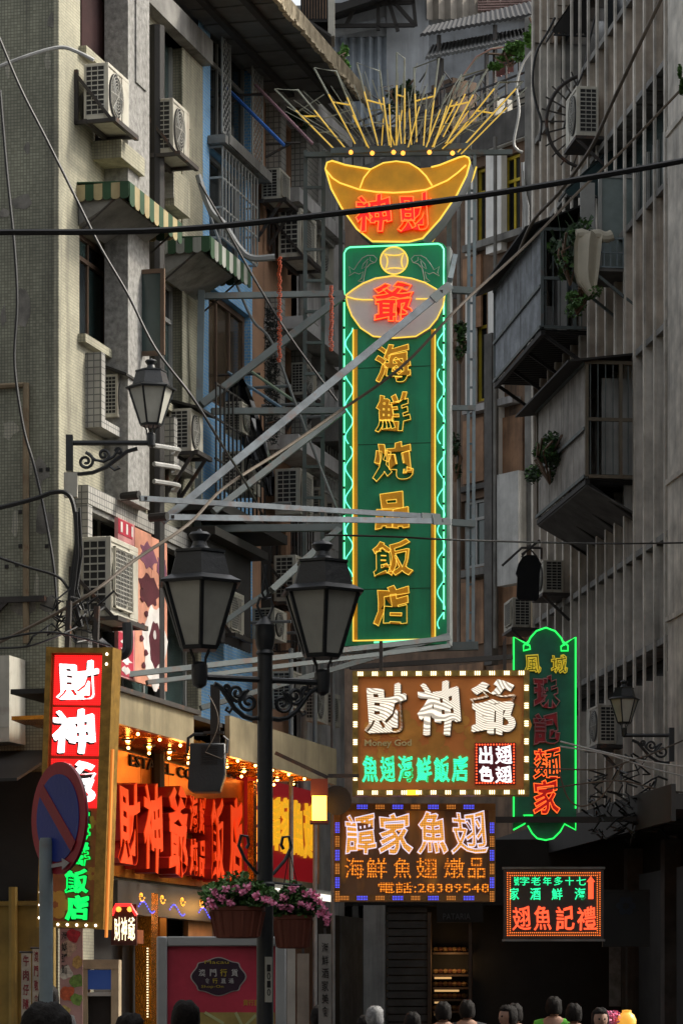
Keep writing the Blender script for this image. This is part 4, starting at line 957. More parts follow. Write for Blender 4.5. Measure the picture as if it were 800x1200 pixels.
def T2(lst, y=0.): return [SG.p(u, v, y) for u, v in lst]
def circ(F, u, v, r, y, n=28, a0=0, a1=6.2832): return [F.P(u+r*math.cos(a0+(a1-a0)*i/n), v+r*math.sin(a0+(a1-a0)*i/n), y) for i in range(n+(0 if a1-a0 > 6.28 else 1))]
x0, x1, z0, z1 = SG.rect(401, 288, 523, 757)
T = Thing('restaurant_neon_sign', 'tall green neon restaurant sign with yellow Chinese characters down its middle', 'neon sign', SG, (x0, 0, z0))
rc = .1
board = [(x0, z0), (x1, z0)]+[(x1-rc+rc*math.cos(t), z1-rc+rc*math.sin(t)) for t in (0, .5, 1.05, 1.57)]+[(x0+rc+rc*math.cos(t), z1-rc+rc*math.sin(t)) for t in (1.57, 2.1, 2.6, 3.14)]
T.part('board', MB().prism(board, 0, .28), m_sgreen)
T.part('side_casing', MB().box(x1+.002, x1+.04, .02, .3, z0, z1-.05), m_side)
ins = .03
edge = [(x0+ins, -.04, z0+.25), (x0+ins, -.04, z1-rc), (x0+ins+.03, -.04, z1-.05), (x0+rc, -.04, z1-ins), (x1-rc, -.04, z1-ins), (x1-ins-.03, -.04, z1-.05), (x1-ins, -.04, z1-rc), (x1-ins, -.04, z0+.3)]
T.part('border_tube', MB().tube(edge, .011, 6), m_ngreen)
T.part('border_tube', MB().tube([(x0+.4, -.04, z0+.03), (x1-.15, -.04, z0+.06)], .01, 6), m_ngreen)
for u in (416.5, 507.5):
    xa_, _ = SG.p(u-2.4, 500); xb_, _ = SG.p(u+2.4, 500); zt_, zb_ = SG.p(u, 386)[1], SG.p(u, 752)[1]
    T.part('gold_strip', MB().box(xa_, xb_, -.012, -.001, zb_, zt_), m_golds)
    xx = xa_ if u < 450 else xb_-.0
    T.part('strip_tube', MB().tube([(xx, -.035, zt_), (xx, -.035, zb_)], .009, 5), m_nyel)
T.part('strip_tube', MB().tube([Q(414, 751, -.035), Q(509, 749, -.035)], .009, 5), m_nyel)
for side, uc in ((0, 408.8), (1, 516.5)):
    for (va, vb) in ((384, 428), (432, 520), (523, 608), (612, 676), (680, 737)):
        pts = []
        n = int((vb-va)/2)
        for i in range(n+1):
            v = va+(vb-va)*i/n; pts.append(Q(uc+4.2*math.cos((v-384)*6.2832/36.5), v, -.04))
        T.part('wave_tube', MB().tube(pts, .0068, 5), m_nteal)
# bowl
for v in (430, 520, 610, 690): T.part('panel_seam', MB().box(SG.p(418, v)[0], SG.p(505, v)[0], -.004, -.0005, SG.p(460, v)[1]-.004, SG.p(460, v)[1]+.004), mat('seam_dark', (.01, .07, .035)))
bowl = [(405, 346), (414, 339), (425, 332), (440, 326), (461, 323), (482, 326), (498, 331), (510, 338), (521, 346), (519, 358), (512, 373), (503, 384), (487, 394), (461, 396), (437, 394), (422, 384), (412, 370), (407, 357)]
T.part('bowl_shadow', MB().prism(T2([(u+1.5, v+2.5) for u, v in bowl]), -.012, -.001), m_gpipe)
T.part('bowl', MB().prism(T2(bowl), -.05, -.0125), m_panel)
T.part('bowl_tube', MB().tube([Q(u, v, -.07) for u, v in bowl], .009, 5, closed=True), m_nyel)
T.part('rim_tube', MB().tube([Q(u, v, -.07) for u, v in ((405, 347), (415, 350), (425, 351), (437, 351))], .008, 5), m_nyel)
T.part('rim_tube', MB().tube([Q(u, v, -.07) for u, v in ((487, 350), (500, 350), (512, 348), (520, 347))], .008, 5), m_nyel)
gl(T, SG, '爺', 437, 331, 485, 379, -.05, m_credd, .03, .045, .08, m_nred, .014)
c = circ(SG, 461.5, 305, 16.5, 0)
T.part('coin', MB().prism([(p[0], p[2]) for p in c], -.02, -.001), m_panel); T.part('coin_tube', MB().tube(circ(SG, 461.5, 305, 16, -.05), .009, 5, closed=True), m_nyel)
T.part('coin_hole_tube', MB().tube([Q(u, v, -.05) for u, v in ((450, 297), (455, 298.5), (462, 299), (468, 298.5), (473, 296), (471, 301), (470, 306), (471, 311), (473, 315), (468, 314), (462, 313.5), (456, 314), (451, 316), (453, 311), (454, 306), (453, 301))], .008, 5, closed=True), m_nyel)
for sg in (-1, 1):
    f = lambda a, b: Q(461.5+sg*a, b, -.045)
    fish = MB().tube([f(20, 303), f(24, 299), f(31, 299), f(37, 302), (f(42, 308)), f(47, 316), f(53, 312), f(51, 319), f(53, 323), f(46, 319), f(41, 321), f(36, 318), f(38, 326), f(42, 329), f(36, 330), f(35, 324), f(33, 314), f(28, 309), f(22, 307)], .0055, 4, closed=True)
    fish.tube([f(28, 301), f(28, 305), f(24, 307)], .005, 4).tube([f(30, 303), f(36, 309), f(38, 315), f(33, 312), f(31, 306)], .005, 4)
    T.part('fish_tube', fish, m_off)
for ch, u0, v0, u1, v1 in (('海', 440, 405, 482, 450), ('鮮', 440, 461, 482, 508), ('炖', 437, 519, 485, 566), ('品', 440, 577, 480, 622), ('飯', 437, 633, 485, 677), ('店', 438, 687, 480, 735)):
    gl(T, SG, ch, u0, v0, u1, v1, -.0, m_golds, .06, .05, .09, m_nyel, .0075)
# unlit backing stains / fixing studs
T.bits('stud', MB().box(-.012, .012, -.02, 0, -.014, .014), m_dark, [(x0+ins, -.055, z0+.3+.33*i) for i in range(13)]+[(x1-ins, -.055, z0+.4+.33*i) for i in range(13)])

# golden ingot
ing = [(381, 197), (383, 190), (389, 188), (405, 193), (434, 198), (436, 197), (449, 190), (464, 188), (479, 190), (490, 197), (505, 195.5), (515, 193), (537.5, 184), (544, 182.5), (549, 184.5), (550.5, 190), (546.5, 205), (535, 228), (515, 257), (495, 279), (479, 283), (436, 282.6), (418, 268), (400, 243), (388, 221)]
zi = SG.p(460, 283)[1]
T = Thing('ingot_sign', 'golden ingot-shaped neon sign with two red characters above the green sign', 'neon sign', SG, (SG.p(460, 283)[0], 0, zi))
IY = -.12
T.part('face', MB().prism(T2(ing, IY), IY, IY+.03), m_golds); T.part('body', MB().prism([(a+(.0), b-.0) for a, b in T2([(u+.2, v+.4) for u, v in ing], IY)], IY+.031, IY+.42), m_gpipe)
T.part('outline_tube', MB().tube([SG.P(u, v, IY-.03) for u, v in ing[4::-1]+ing[:9:-1]], .011, 6), m_nyel)
T.part('dome_tube', MB().tube([SG.P(u, v, IY-.03) for u, v in ((421.5, 220), (426, 208), (434, 198), (449, 190.5), (464, 188.5), (479, 190.5), (490, 197), (499, 206), (506, 217))], .010, 6), m_nyel)
T.part('rim_tube', MB().tube([SG.P(u, v, IY-.03) for u, v in ((382, 199), (389, 208), (398, 214), (420, 221.5), (440, 224.5), (461, 225.5), (480, 224.5), (499, 222), (524, 211), (536, 202), (546, 193))], .010, 6), m_nyel)
T.part('back_tube', MB().tube([SG.P(u+6, v+3, IY+.44) for u, v in ((552, 192), (548, 205), (537, 228), (517, 257), (500, 280))], .010, 6), m_nyel)
gl(T, SG, '神', 417, 228, 460, 274, IY, m_credd, .05, .045, .1, m_nred, .014); gl(T, SG, '財', 466, 226, 506, 273, IY, m_credd, .05, .045, .1, m_nred, .014)

# steel frame: ladder masts, struts, braces
T = Thing('steel_scaffold', 'grey steel framework of masts, struts and braces holding up the green sign', 'steel frame', W0, (0, 36.8, 5))
def bm(pts, w=.07, h=None, m=m_steel, nm='strut'):
    (u0, v0, Y0), (u1, v1, Y1) = pts
    a = ((u0-400)/3500*Y0, Y0, CAMZ+(HOR-v0)*Y0/3500); b = ((u1-400)/3500*Y1, Y1, CAMZ+(HOR-v1)*Y1/3500)
    return T.part(nm, MB().beam(a, b, w, h), m)
for u in (358, 379): bm(((u, 176, 37.2), (u-2, 800, 37.2)), .05, m=m_steeld, nm='mast')
for k in range(17): bm(((358-.1*k, 183+36.4*k, 37.18), (379-.1*k, 183+36.4*k, 37.18)), .035, m=m_steeld, nm='rung')
for u in (549.5, 556): bm(((u, 180, 37.1), (u-2, 757, 37.1)), .04, m=m_steel, nm='mast')
for k in range(18): bm(((549.5, 190+33*k, 37.12), (556, 190+33*k, 37.12)), .025, m=m_steel, nm='rung')
bm(((526, 176, 37.3), (526, 757, 37.3)), .06, m=m_steel, nm='mast'); bm(((399, 180, 37.35), (399, 757, 37.35)), .05, m=m_steeld, nm='mast')
bm(((358, 181, 37.1), (600, 178, 37.1)), .06, m=m_steeld); bm(((440, 175, 37.2), (443, 195, 37.2)), .07); bm(((489, 175, 37.2), (489, 195, 37.2)), .07)
for p, w, m in ((((232, 347, 36.2), (402, 344, 36.9)), .07, m_steeld), (((248, 482, 36.4), (402, 481, 36.9)), .075, m_steeld), (((236, 474, 36.2), (402, 346, 36.9)), .085, m_steeld),
                (((524, 339, 37), (556, 341, 37.1)), .08, m_steeld), (((522, 478, 37), (556, 478, 37.1)), .06, m_steeld), (((524, 612, 37), (556, 614, 37.1)), .08, m_steeld),
                (((235, 620, 36.5), (400, 618, 36.9)), .085, m_steeld), (((318, 692, 36), (398, 619, 36.9)), .075, m_steeld), (((240, 745, 36), (330, 682, 36.4)), .06, m_steeld),
                (((250, 600, 35.5), (402, 481, 36.9)), .075, m_steeld), (((230, 700, 36.5), (236, 340, 36.2)), .08, m_steel),
                (((130, 793, 33.5), (526, 748, 36.5)), .06, m_steeld), (((172, 800, 33.6), (526, 757, 36.3)), .05, m_steeld), (((235, 830, 35), (525, 745, 36.6)), .06, m_steeld),
                (((400, 762, 37.1), (560, 757, 37.1)), .1, m_steeld), (((410, 782, 36.5), (600, 770, 37)), .06, m_dark), (((427, 757, 36.9), (427, 775, 36.9)), .04, m_dark)):
    bm(p, w, m=m)
m_str = mat('strut_light_grey', (.125, .15, .17), rough=.6, rust=.6, var=.45, scale=4, streak=.3)
for p, w in ((((190, 611, 33.6), (527, 334, 36.2)), .085), (((196, 606, 33.5), (527, 611, 36.2)), .065), (((164, 584, 33.2), (515, 606, 36.3)), .06)):
    bm(p, w, w*.5, m_str)
    (u0, v0, Y0), (u1, v1, Y1) = p
    for t_ in (.02, .33, .66, .97): u, v, Y = u0+(u1-u0)*t_, v0+(v1-v0)*t_, Y0+(Y1-Y0)*t_; c = ((u-400)/3500*Y, Y-w*.32, CAMZ+(HOR-v)*Y/3500); T.part('bolt', MB().box(c[0]-.018, c[0]+.018, c[1]-.02, c[1], c[2]-.018, c[2]+.018), m_iron)
    bm(((u0+(u1-u0)*.94, v0+(v1-v0)*.94, Y0+(Y1-Y0)*.94-.04), (u1, v1, Y1-.04)), w*1.35, .012, m_steeld, 'gusset_plate')
bm(((527, 328, 36.3), (533, 300, 37.1)), .06)
t = MB(); 
for p in ((163, 580), (196, 605)): a = Vector(((p[0]-400)/3500*33.3, 33.3, CAMZ+(HOR-p[1])*33.3/3500)); t.tube([a, a+Vector((-.2, .1, 0))], .05, 8)
T.part('wall_bolt', t, m_dark)

# sunburst of neon rods above the ingot
T = Thing('sunburst_rods', 'fan of yellow neon rods on thin steel frames above the golden ingot', 'neon sign', SG, (SG.p(460, 176)[0], -.1, SG.p(460, 176)[1]))
m_rod = mat('rod_steel', (.30, .31, .25), rough=.5, rust=.3)
fans = [((322, 104), (349, 105), (404, 173), (392, 175)), ((368, 79), (394, 83), (430, 171), (416, 168)), ((418, 73), (445, 83), (456, 170), (443, 170)), ((465, 61), (474, 68), (474, 168), (464, 171)), ((485, 79), (514, 68), (502, 166), (488, 166)), ((541, 89), (571, 80), (523, 167), (508, 168)), ((585, 96), (612, 95), (536, 178), (525, 170))]
rnd = random.Random(4)
for k, (a, b, c, d) in enumerate(fans):
    y = -.1-.05*(k % 3)
    T.part('rod_frame', MB().tube([SG.P(*d, y), SG.P(*a, y), SG.P(*b, y), SG.P(*c, y)], .014, 5), m_rod)
    for p, q in ((a, d), (b, c)):
        s = .35 if k not in (6,) else .1
        p2 = (p[0]+(q[0]-p[0])*s, p[1]+(q[1]-p[1])*s)
        T.part('neon_rod', MB().tube([SG.P(*p2, y-.04), SG.P(*q, y-.04)], .009, 5), m_rodn)
    for s in (.45, .72):
        T.part('cross_bar', MB().tube([SG.P(a[0]+(d[0]-a[0])*s, a[1]+(d[1]-a[1])*s, y), SG.P(b[0]+(c[0]-b[0])*s, b[1]+(c[1]-b[1])*s, y)], .01, 5), m_rod if s > .5 else m_rodn)
for (p, q) in (((405, 118), (432, 173)), ((436, 93), (462, 170)), ((455, 100), (458, 172)), ((474, 110), (464, 172)), ((478, 107), (482, 172)), ((497, 104), (478, 172)), ((500, 110), (496, 170)), ((523, 109), (499, 172)), ((530, 103), (508, 172)), ((548, 96), (506, 172)), ((556, 88), (519, 160)), ((591, 106), (518, 174)), ((617, 102), (540, 180)), ((561, 112), (520, 170)), ((450, 125), (447, 170)), ((466, 120), (470, 168))):
    y = -.1-rnd.random()*.3; m = (p[0]+(q[0]-p[0])*.3, p[1]+(q[1]-p[1])*.3)
    T.part('neon_rod', MB().tube([SG.P(*m, y), SG.P(*q, y)], .008, 5), m_rodn); T.part('thin_rod', MB().tube([SG.P(*p, y+.03), SG.P(*q, y+.03)], .009, 4), m_rod)
for (p, q) in (((466, 85), (466, 172)), ((474, 68), (472, 170)), ((519, 88), (506, 120)), ((410, 150), (455, 140)), ((470, 140), (540, 130)), ((430, 130), (500, 120)), ((500, 150), (580, 140)), ((350, 130), (380, 110)), ((375, 140), (412, 128))):
    T.part('thin_rod', MB().tube([SG.P(*p, -.05), SG.P(*q, -.05)], .009, 4), m_rod)
for k in range(34):                        # thin unlit wires of the fan
    a_ = math.radians(-62+124*k/33+rnd.uniform(-2, 2)); r0_, r1_ = rnd.uniform(5, 30), rnd.uniform(75, 118); cx_ = 463+44*math.sin(a_)
    T.part('thin_rod', MB().tube([SG.P(cx_+r0_*math.sin(a_), 178-r0_*math.cos(a_), -.12+rnd.uniform(-.15, .25)), SG.P(cx_+r1_*math.sin(a_)*.95, 178-r1_*math.cos(a_)*.9, -.1+rnd.uniform(-.2, .3))], .006, 4), m_rod)
T.part('arc_rod', MB().tube([SG.P(u, v, -.1) for u, v in ((541, 95), (547, 82), (556, 70), (566, 62), (578, 56), (588, 54))], .012, 5), m_rod)
T.part('arc_rod', MB().tube([SG.P(u, v, -.15) for u, v in ((536, 100), (545, 84), (558, 66), (575, 57), (590, 55))], .010, 5), mat('pink_rod', (.35, .2, .16)))
T.bits('lamp', MB().ball((0, 0, 0), .03, 6), glow('orange_bulb', (1, .35, .05), 2.5), [SG.P(u, 178+(i % 2), -.15) for i, u in enumerate((411, 436, 461, 472, 503, 530))])
T.part('base_rail', MB().beam(SG.P(388, 177, -.12), SG.P(552, 171, -.12), .07), m_steeld)
# red tassel strings
for u, va, vb, lab in ((327.5, 302, 425, 'orange-red festive string hanging beside the black bristly column'), (388, 336, 412, 'orange-red festive string hanging close to the edge of the green sign')):
    q = MB(); F = FY(36)
    n = int((vb-va)/2.2)
    for i in range(n): x, z = F.p(u+rnd.uniform(-1.2, 1.2), va+(vb-va)*i/n); q.tube([(x+.018*math.cos(t), .018*math.sin(t)*.4, z+.016*math.sin(t)) for t in [1.2566*j for j in range(5)]], .007, 4, closed=True)
    solo('festive_string', lab, 'decoration', F, (x, 0, z), q, mat('orange_tassel', (.5, .08, .02), rough=.5), 'red festive strings')

# ------------------------------------------------------------------ brown restaurant sign with white bulb characters
F = FY(34, -3, 413); x0, x1, z0, z1 = F.rect(413, 787, 620, 933)
T = Thing('bulb_lit_sign', 'brown restaurant sign with white bulb-lit characters and a small red panel', 'sign', F, (x0, 0, z0))
T.part('board', MB().box(x0+.05, x1-.05, .0, .2, z0+.05, z1-.05), mat('sign_brown', (.62, .21, .045), rough=.5, var=.12, scale=2))
mgf = mat('sign_gold_frame', (.28, .19, .05), rough=.4, metal=.4, var=.4, scale=14)
T.part('frame', MB().box(x0, x1, -.04, .22, z0, z0+.065).box(x0, x1, -.04, .22, z1-.065, z1).box(x0, x0+.065, -.041, .219, z0+.066, z1-.066).box(x1-.065, x1, -.041, .219, z0+.066, z1-.066), mgf)
sp = []
for i in range(12): cx = x0+.09+(x1-x0-.18)*i/11; sp += [(cx+d, -.05, zz) for d in (-.024, 0, .024) for zz in (z0+.033, z1-.033)]
T.bits('bulb', MB().box(-.006, .006, -.012, .012, -.022, .022), m_ledw, sp)
sp = []
for i in range(1, 7): cz = z0+(z1-z0)*i/7; sp += [(xx, -.052, cz+d) for d in (-.024, 0, .024) for xx in (x0+.033, x1-.033)]
T.bits('bulb', MB().box(-.022, .022, -.012, .012, -.006, .006), m_ledw, sp)
T.part('amber_lamp', MB().box(*[F.p(476, 930)[0], F.p(490, 930)[0]], -.055, -.041, z0+.005, z0+.06), glow('amber_lamp', (1, .5, .02), 3))
mfp = mat('sign_pattern', (.64, .29, .05), rough=.5)
for uu, vv, rr in ((438, 856, .14), (470, 850, .2), (497, 868, .26), (535, 845, .16), (560, 865, .2), (596, 850, .28), (452, 880, .13), (520, 885, .12)): x, z = F.p(uu, vv); flower(T, x, z, rr, -.0015, mfp, 5)
mbc = glow('bulb_character', (1, .9, .74), 1.2, (.6, .55, .45), stripes=.042, lo=.22)
for ch, a, b, c, d in (('財', 427, 801, 476, 860), ('神', 489, 798, 540, 863), ('爺', 551, 797, 604, 862)):
    X0, X1, Z0, Z1 = F.rect(a, b, c, d)
    o = T.part('character', glyph(ch, X0, X1, Z0, Z1, -.035, .03, .028, .1, nib=.02), mbc); T.part('shadow', glyph(ch, X0+.012, X1+.014, Z0-.014, Z1-.012, -.004, .03, .03, .1, nib=.02), mat('char_side', (.09, .06, .04)), o)
X0, X1, Z0, Z1 = F.rect(427, 867, 482, 877); T.part('lettering', text('Money God', X0, X1, Z0, Z1, -.004, .012, .02), mat('letter_tan', (.66, .55, .26)))
mgl = glow('green_bulb_character', (.02, 1, .42), 1.9, (.1, .5, .3), stripes=.03, lo=.35)
for ch, a, b in (('魚', 424, 443), ('翅', 445, 463), ('海', 466, 484), ('鮮', 487, 506), ('飯', 508, 527), ('店', 529, 548)): gl(T, F, ch, a, 886, b, 917, -.0, mgl, .02, .02, .08, nib=.02)
X0, X1, Z0, Z1 = F.rect(556, 871, 604, 920)
o = T.part('red_panel', MB().box(X0, X1, -.02, -.001, Z0, Z1), mat('maroon_panel', (.11, .006, .012), rough=.4))
for ch, a, b, c, d in (('出', 561, 875, 577, 896), ('翅', 580, 874, 600, 896), ('色', 561, 898, 578, 917), ('翅', 580, 898, 600, 918)): 
    q0, q1, q2, q3 = F.rect(a, b, c, d); T.part('character', glyph(ch, q0, q1, q2, q3, -.021, .015, .018, .08, nib=.015), glow('white_led2', (.95, .95, 1), 1.9, (.8,)*3, stripes=.03, lo=.6), o)
sp = []
for i in range(14): t = i/13; sp += [(X0+.02+(X1-X0-.04)*t, -.024, Z0+.02), (X0+.02+(X1-X0-.04)*t, -.024, Z1-.02), (X0+.02, -.024, Z0+.02+(Z1-Z0-.04)*t), (X1-.02, -.024, Z0+.02+(Z1-Z0-.04)*t)]
q = MB()
for a, b, c in sp: q.box(a-.008, a+.008, b, b+.004, c-.008, c+.008)
T.part('led_dots', q, glow('red_led', (1, .08, .02), 3), o, kind='stuff')
T.part('hanger', MB().box(x0+.3, x0+.34, .06, .1, z1, z1+.35).box(x1-.3, x1-.26, .06, .1, z1, z1+.4), m_iron)

# ------------------------------------------------------------------ copper sign with dotted lettering
F = FY(34.4, 1, 391); x0, x1, z0, z1 = F.rect(391, 942, 580, 1057)
T = Thing('dotted_copper_sign', 'reflective copper sign framed in blue and amber LEDs with a row of dotted digits', 'sign', F, (x0, 0, z0))
m_cop, t, b = nodes_of('copper_sheet')
dv = noise(t, 1.1, 3, coords(t, (2.2, 1, .55)), .5)
f = ramp(t, dv, .52, .72)
t.links.new(mixc(t, f, (.2, .11, .06), (.95, .42, .06)), b.inputs['Base Color']); b.inputs['Metallic'].default_value = .45; b.inputs['Roughness'].default_value = .3  # orange patches stand for warm reflections, painted into the base colour
bn = t.nodes.new('ShaderNodeBump'); bn.inputs['Strength'].default_value = .5; bn.inputs['Distance'].default_value = .06; t.links.new(noise(t, 1.6, 2, coords(t, (2, 1, .8))), bn.inputs['Height']); t.links.new(bn.outputs[0], b.inputs['Normal'])
T.part('sheet', MB().box(x0+.07, x1-.07, 0, .15, z0+.07, z1-.07), m_cop)
T.part('frame', MB().box(x0, x1, -.04, .18, z0, z0+.08).box(x0, x1, -.04, .18, z1-.08, z1).box(x0, x0+.08, -.041, .179, z0+.081, z1-.081).box(x1-.08, x1, -.041, .179, z0+.081, z1-.081), mat('copper_frame', (.2, .1, .035), rough=.4, metal=.4))
qb, qa = MB(), MB()
def leds(xc, zc, horiz, q, n=6):
    for i in range(n):
        for j in (-1, 0, 1):
            a = xc+(i-n/2)*.018 if horiz else xc+j*.018; c = zc+j*.018 if horiz else zc+(i-n/2)*.018
            q.box(a-.0045, a+.0045, -.046, -.0415, c-.0045, c+.0045)
for k in range(4):
    for zz in (z0+.04, z1-.04): leds(x0+(x1-x0)*(.18+.22*k), zz, True, qb, 7); leds(x0+(x1-x0)*(.07+.22*k), zz, True, qa, 6)
for k in range(3):
    for xx in (x0+.04, x1-.04): leds(xx, z0+(z1-z0)*(.2+.28*k), False, qb, 7); leds(xx, z0+(z1-z0)*(.06+.28*k), False, qa, 7)
T.part('blue_leds', qb, m_ledb, kind='stuff'); T.part('amber_leds', qa, glow('dim_amber', (1, .35, .06), .9), kind='stuff')
m_gd = glow('gold_bulb_character', (1, .38, .03), 1.0, (.5, .3, .1), dots=.026, lo=.3); m_wt = glow('white_outline', (.85, .8, 1), .9)
for ch, a, b_, c, d in (('譚', 404, 953, 441, 1002), ('家', 443, 953, 484, 1002), ('魚', 488, 951, 525, 1002), ('翅', 528, 950, 572, 1002)): gl(T, F, ch, a, b_, c, d, 0, m_gd, .03, .045, .08, m_wt, .012)
m_or = glow('orange_dots', (1, .28, .02), 1.6, dots=.03, lo=.05)
for ch, a, c in (('海', 404, 426), ('鮮', 429, 453), ('魚', 461, 482), ('翅', 487, 512), ('燉', 520, 544), ('品', 548, 568)): gl(T, F, ch, a, 1006, c, 1030, 0, m_or, .01, .0, .0, brush=0)
X0, X1, Z0, Z1 = F.rect(443, 1034, 573, 1047); o = T.part('lettering', text('電話:28389548', X0, X1, Z0, Z1, -.0, .01, .004), m_or)

# ------------------------------------------------------------------ green-outlined sign on the right
F = FY(39.5, 0, 638); up = lambda pts, y=0.: [F.p(u, v, y) for u, v in pts]
out = [(601, 746), (613, 753), (617, 757), (621, 748), (628, 740), (639, 736), (650, 740), (657, 748), (661, 757), (664, 753), (675, 746), (675, 973), (663, 966), (659, 968), (655, 977), (648, 983), (639, 985), (629, 983), (623, 977), (619, 968), (615, 966), (601, 973)]
zb = F.p(638, 985)[1]
T = Thing('green_outline_sign', 'dark green sign with bright green outline and red characters at right', 'neon sign', F, (0, 0, zb))
T.part('board', MB().prism(up(out), 0, .2), mat('board_darkgreen', (.008, .12, .07), rough=.5))
T.part('outline_tube', MB().tube([(x, -.03, z) for x, z in up([(601.5, 960), (601.5, 747), (613, 753), (620, 757), (621, 761), (613, 763), (613, 757), (619, 752)])], .012, 5), glow('green_neon2', (.02, 1, .12), 1.5))
T.part('outline_tube', MB().tube([(x, -.03, z) for x, z in up([(617, 757), (621, 748), (628, 740), (639, 736), (650, 740), (657, 748), (661, 757)])], .012, 5), MATS['green_neon2'])
T.part('outline_tube', MB().tube([(x, -.03, z) for x, z in up([(659, 752), (665, 757), (665, 763), (657, 763), (657, 758), (664, 753), (674, 747), (674, 948)])], .012, 5), MATS['green_neon2'])
T.part('outline_tube', MB().tube([(x, -.03, z) for x, z in up([(601, 973), (614, 966), (617, 961), (613, 956), (624, 956)])], .011, 5), MATS['green_neon2'])
T.part('outline_tube', MB().tube([(x, -.03, z) for x, z in up([(618, 968), (623, 977), (629, 983), (639, 985), (648, 983), (656, 975), (661, 966), (674, 973), (674, 960)])], .011, 5), MATS['green_neon2'])
m_yd = glow('dim_yellow_tube', (1, .75, .05), .35, (.5, .4, .05)); m_dr = mat('dark_red_char', (.34, .012, .02), rough=.4); m_pk = mat('pink_tube_off', (.42, .16, .17), rough=.4)
mo = mat('olive_char', (.1, .09, .01))
gl(T, F, '風', 613, 767, 634, 790, 0, mo, .02, .02, .05, m_yd, .03); gl(T, F, '城', 645, 767, 665, 790, 0, mo, .02, .02, .05, m_yd, .03)
gl(T, F, '珠', 624, 791, 656, 831, 0, m_dr, .04, .05, .1, m_pk, .02); gl(T, F, '記', 624, 835, 656, 874, 0, m_dr, .04, .05, .1, m_pk, .02)
gl(T, F, '麵', 624, 876, 656, 914, 0, glow('lit_red_char', (1, .01, .005), .22, (.3, .01, .01)), .04, .04, .1, m_nred, .011); gl(T, F, '家', 624, 914, 656, 955, 0, MATS['lit_red_char'], .04, .04, .1, m_nred, .011)
T.part('support_arm', MB().box(F.p(570, 960)[0], F.p(700, 960)[0], -.12, -.06, F.p(600, 965)[1], F.p(600, 958)[1]).box(F.p(660, 900)[0], F.p(760, 900)[0], .22, .28, F.p(600, 962)[1], F.p(600, 956)[1]), m_dark)

# small red and green sign
F = FY(40, -2, 590); x0, x1, z0, z1 = F.rect(590, 1019, 707, 1101)
T = Thing('old_shop_sign', 'small black sign with green characters over large red ones, lower right', 'neon sign', F, (x0, 0, z0))
T.part('board', MB().box(x0, x1, 0, .15, z0, z1), mat('board_grey', (.07, .06, .055), rough=.35)); T.part('frame', MB().box(x0-.02, x1+.02, -.02, .16, z1+.001, z1+.03).box(x0-.02, x1+.02, -.02, .16, z0-.03, z0-.001), m_gpipe)
q = MB()
nx, nz = 44, 29
for dd in (.05, .085):
    for i in range(nx): 
        a = x0+dd+(x1-x0-2*dd)*i/(nx-1)
        for zz in (z0+dd, z1-dd): q.box(a-.007, a+.007, -.012, -.001, zz-.007, zz+.007)
    for i in range(nz):
        c_ = z0+dd+(z1-z0-2*dd)*i/(nz-1)
        for xx in (x0+dd, x1-dd): q.box(xx-.007, xx+.007, -.012, -.001, c_-.007, c_+.007)
T.part('led_border', q, glow('orange_red_led', (1, .2, .03), 1.6), kind='stuff')
mg2 = glow('green_char', (.02, 1, .35), 1.7); mr2 = glow('red_char', (1, .09, .03), 1.8)
for ch, a, c in (('號', 602, 608), ('字', 609, 620), ('老', 622, 633), ('年', 636, 646), ('多', 649, 659), ('十', 662, 672), ('七', 675, 686)): gl(T, F, ch, a, 1028, c, 1038, 0, mg2, .01, .0, .0, brush=.4)
for ch, a, c in (('家', 597, 608), ('酒', 621, 633), ('鮮', 646, 659), ('海', 673, 686)): gl(T, F, ch, a, 1041, c, 1055, 0, mg2, .01, .01, .05, brush=.6)
for ch, a, c in (('翅', 600, 622), ('魚', 625, 646), ('記', 651, 673), ('禮', 676, 699)): gl(T, F, ch, a, 1062, c, 1091, 0, mr2, .015, .01, .1, brush=1, nib=.012)
T.part('arrow', MB().prism([F.p(u, v) for u, v in ((692, 1027), (697, 1034), (695, 1034), (695, 1054), (689, 1054), (689, 1034), (687, 1034))], -.015, -.001), mr2)
# unlit board next to it
F = FY(41.5, 0, 706); x0, x1, z0, z1 = F.rect(706, 1043, 761, 1110)
T = Thing('unlit_sign', 'dark unlit sign board with a faint rosette beside the red-character sign', 'sign', F, (x0, 0, z0))
T.part('board', MB().box(x0, x1, 0, .12, z0, z1), mat('board_black', (.012, .012, .013), rough=.4))
for k in range(6): a = 1.047*k; T.part('petal', MB().prism([(F.p(733, 1062)[0]+.09*math.cos(a)+.05*math.cos(t), F.p(733, 1062)[1]+.09*math.sin(a)+.05*math.sin(t)) for t in [.785*j for j in range(8)]], -.01, -.001), mat('faint_blue', (.03, .04, .06)))
T.part('frame', MB().box(x0, x1, -.012, -.001, z0, z0+.03).box(x0, x1, -.012, -.001, z1-.03, z1), mat('dim_frame', (.035, .035, .035)))
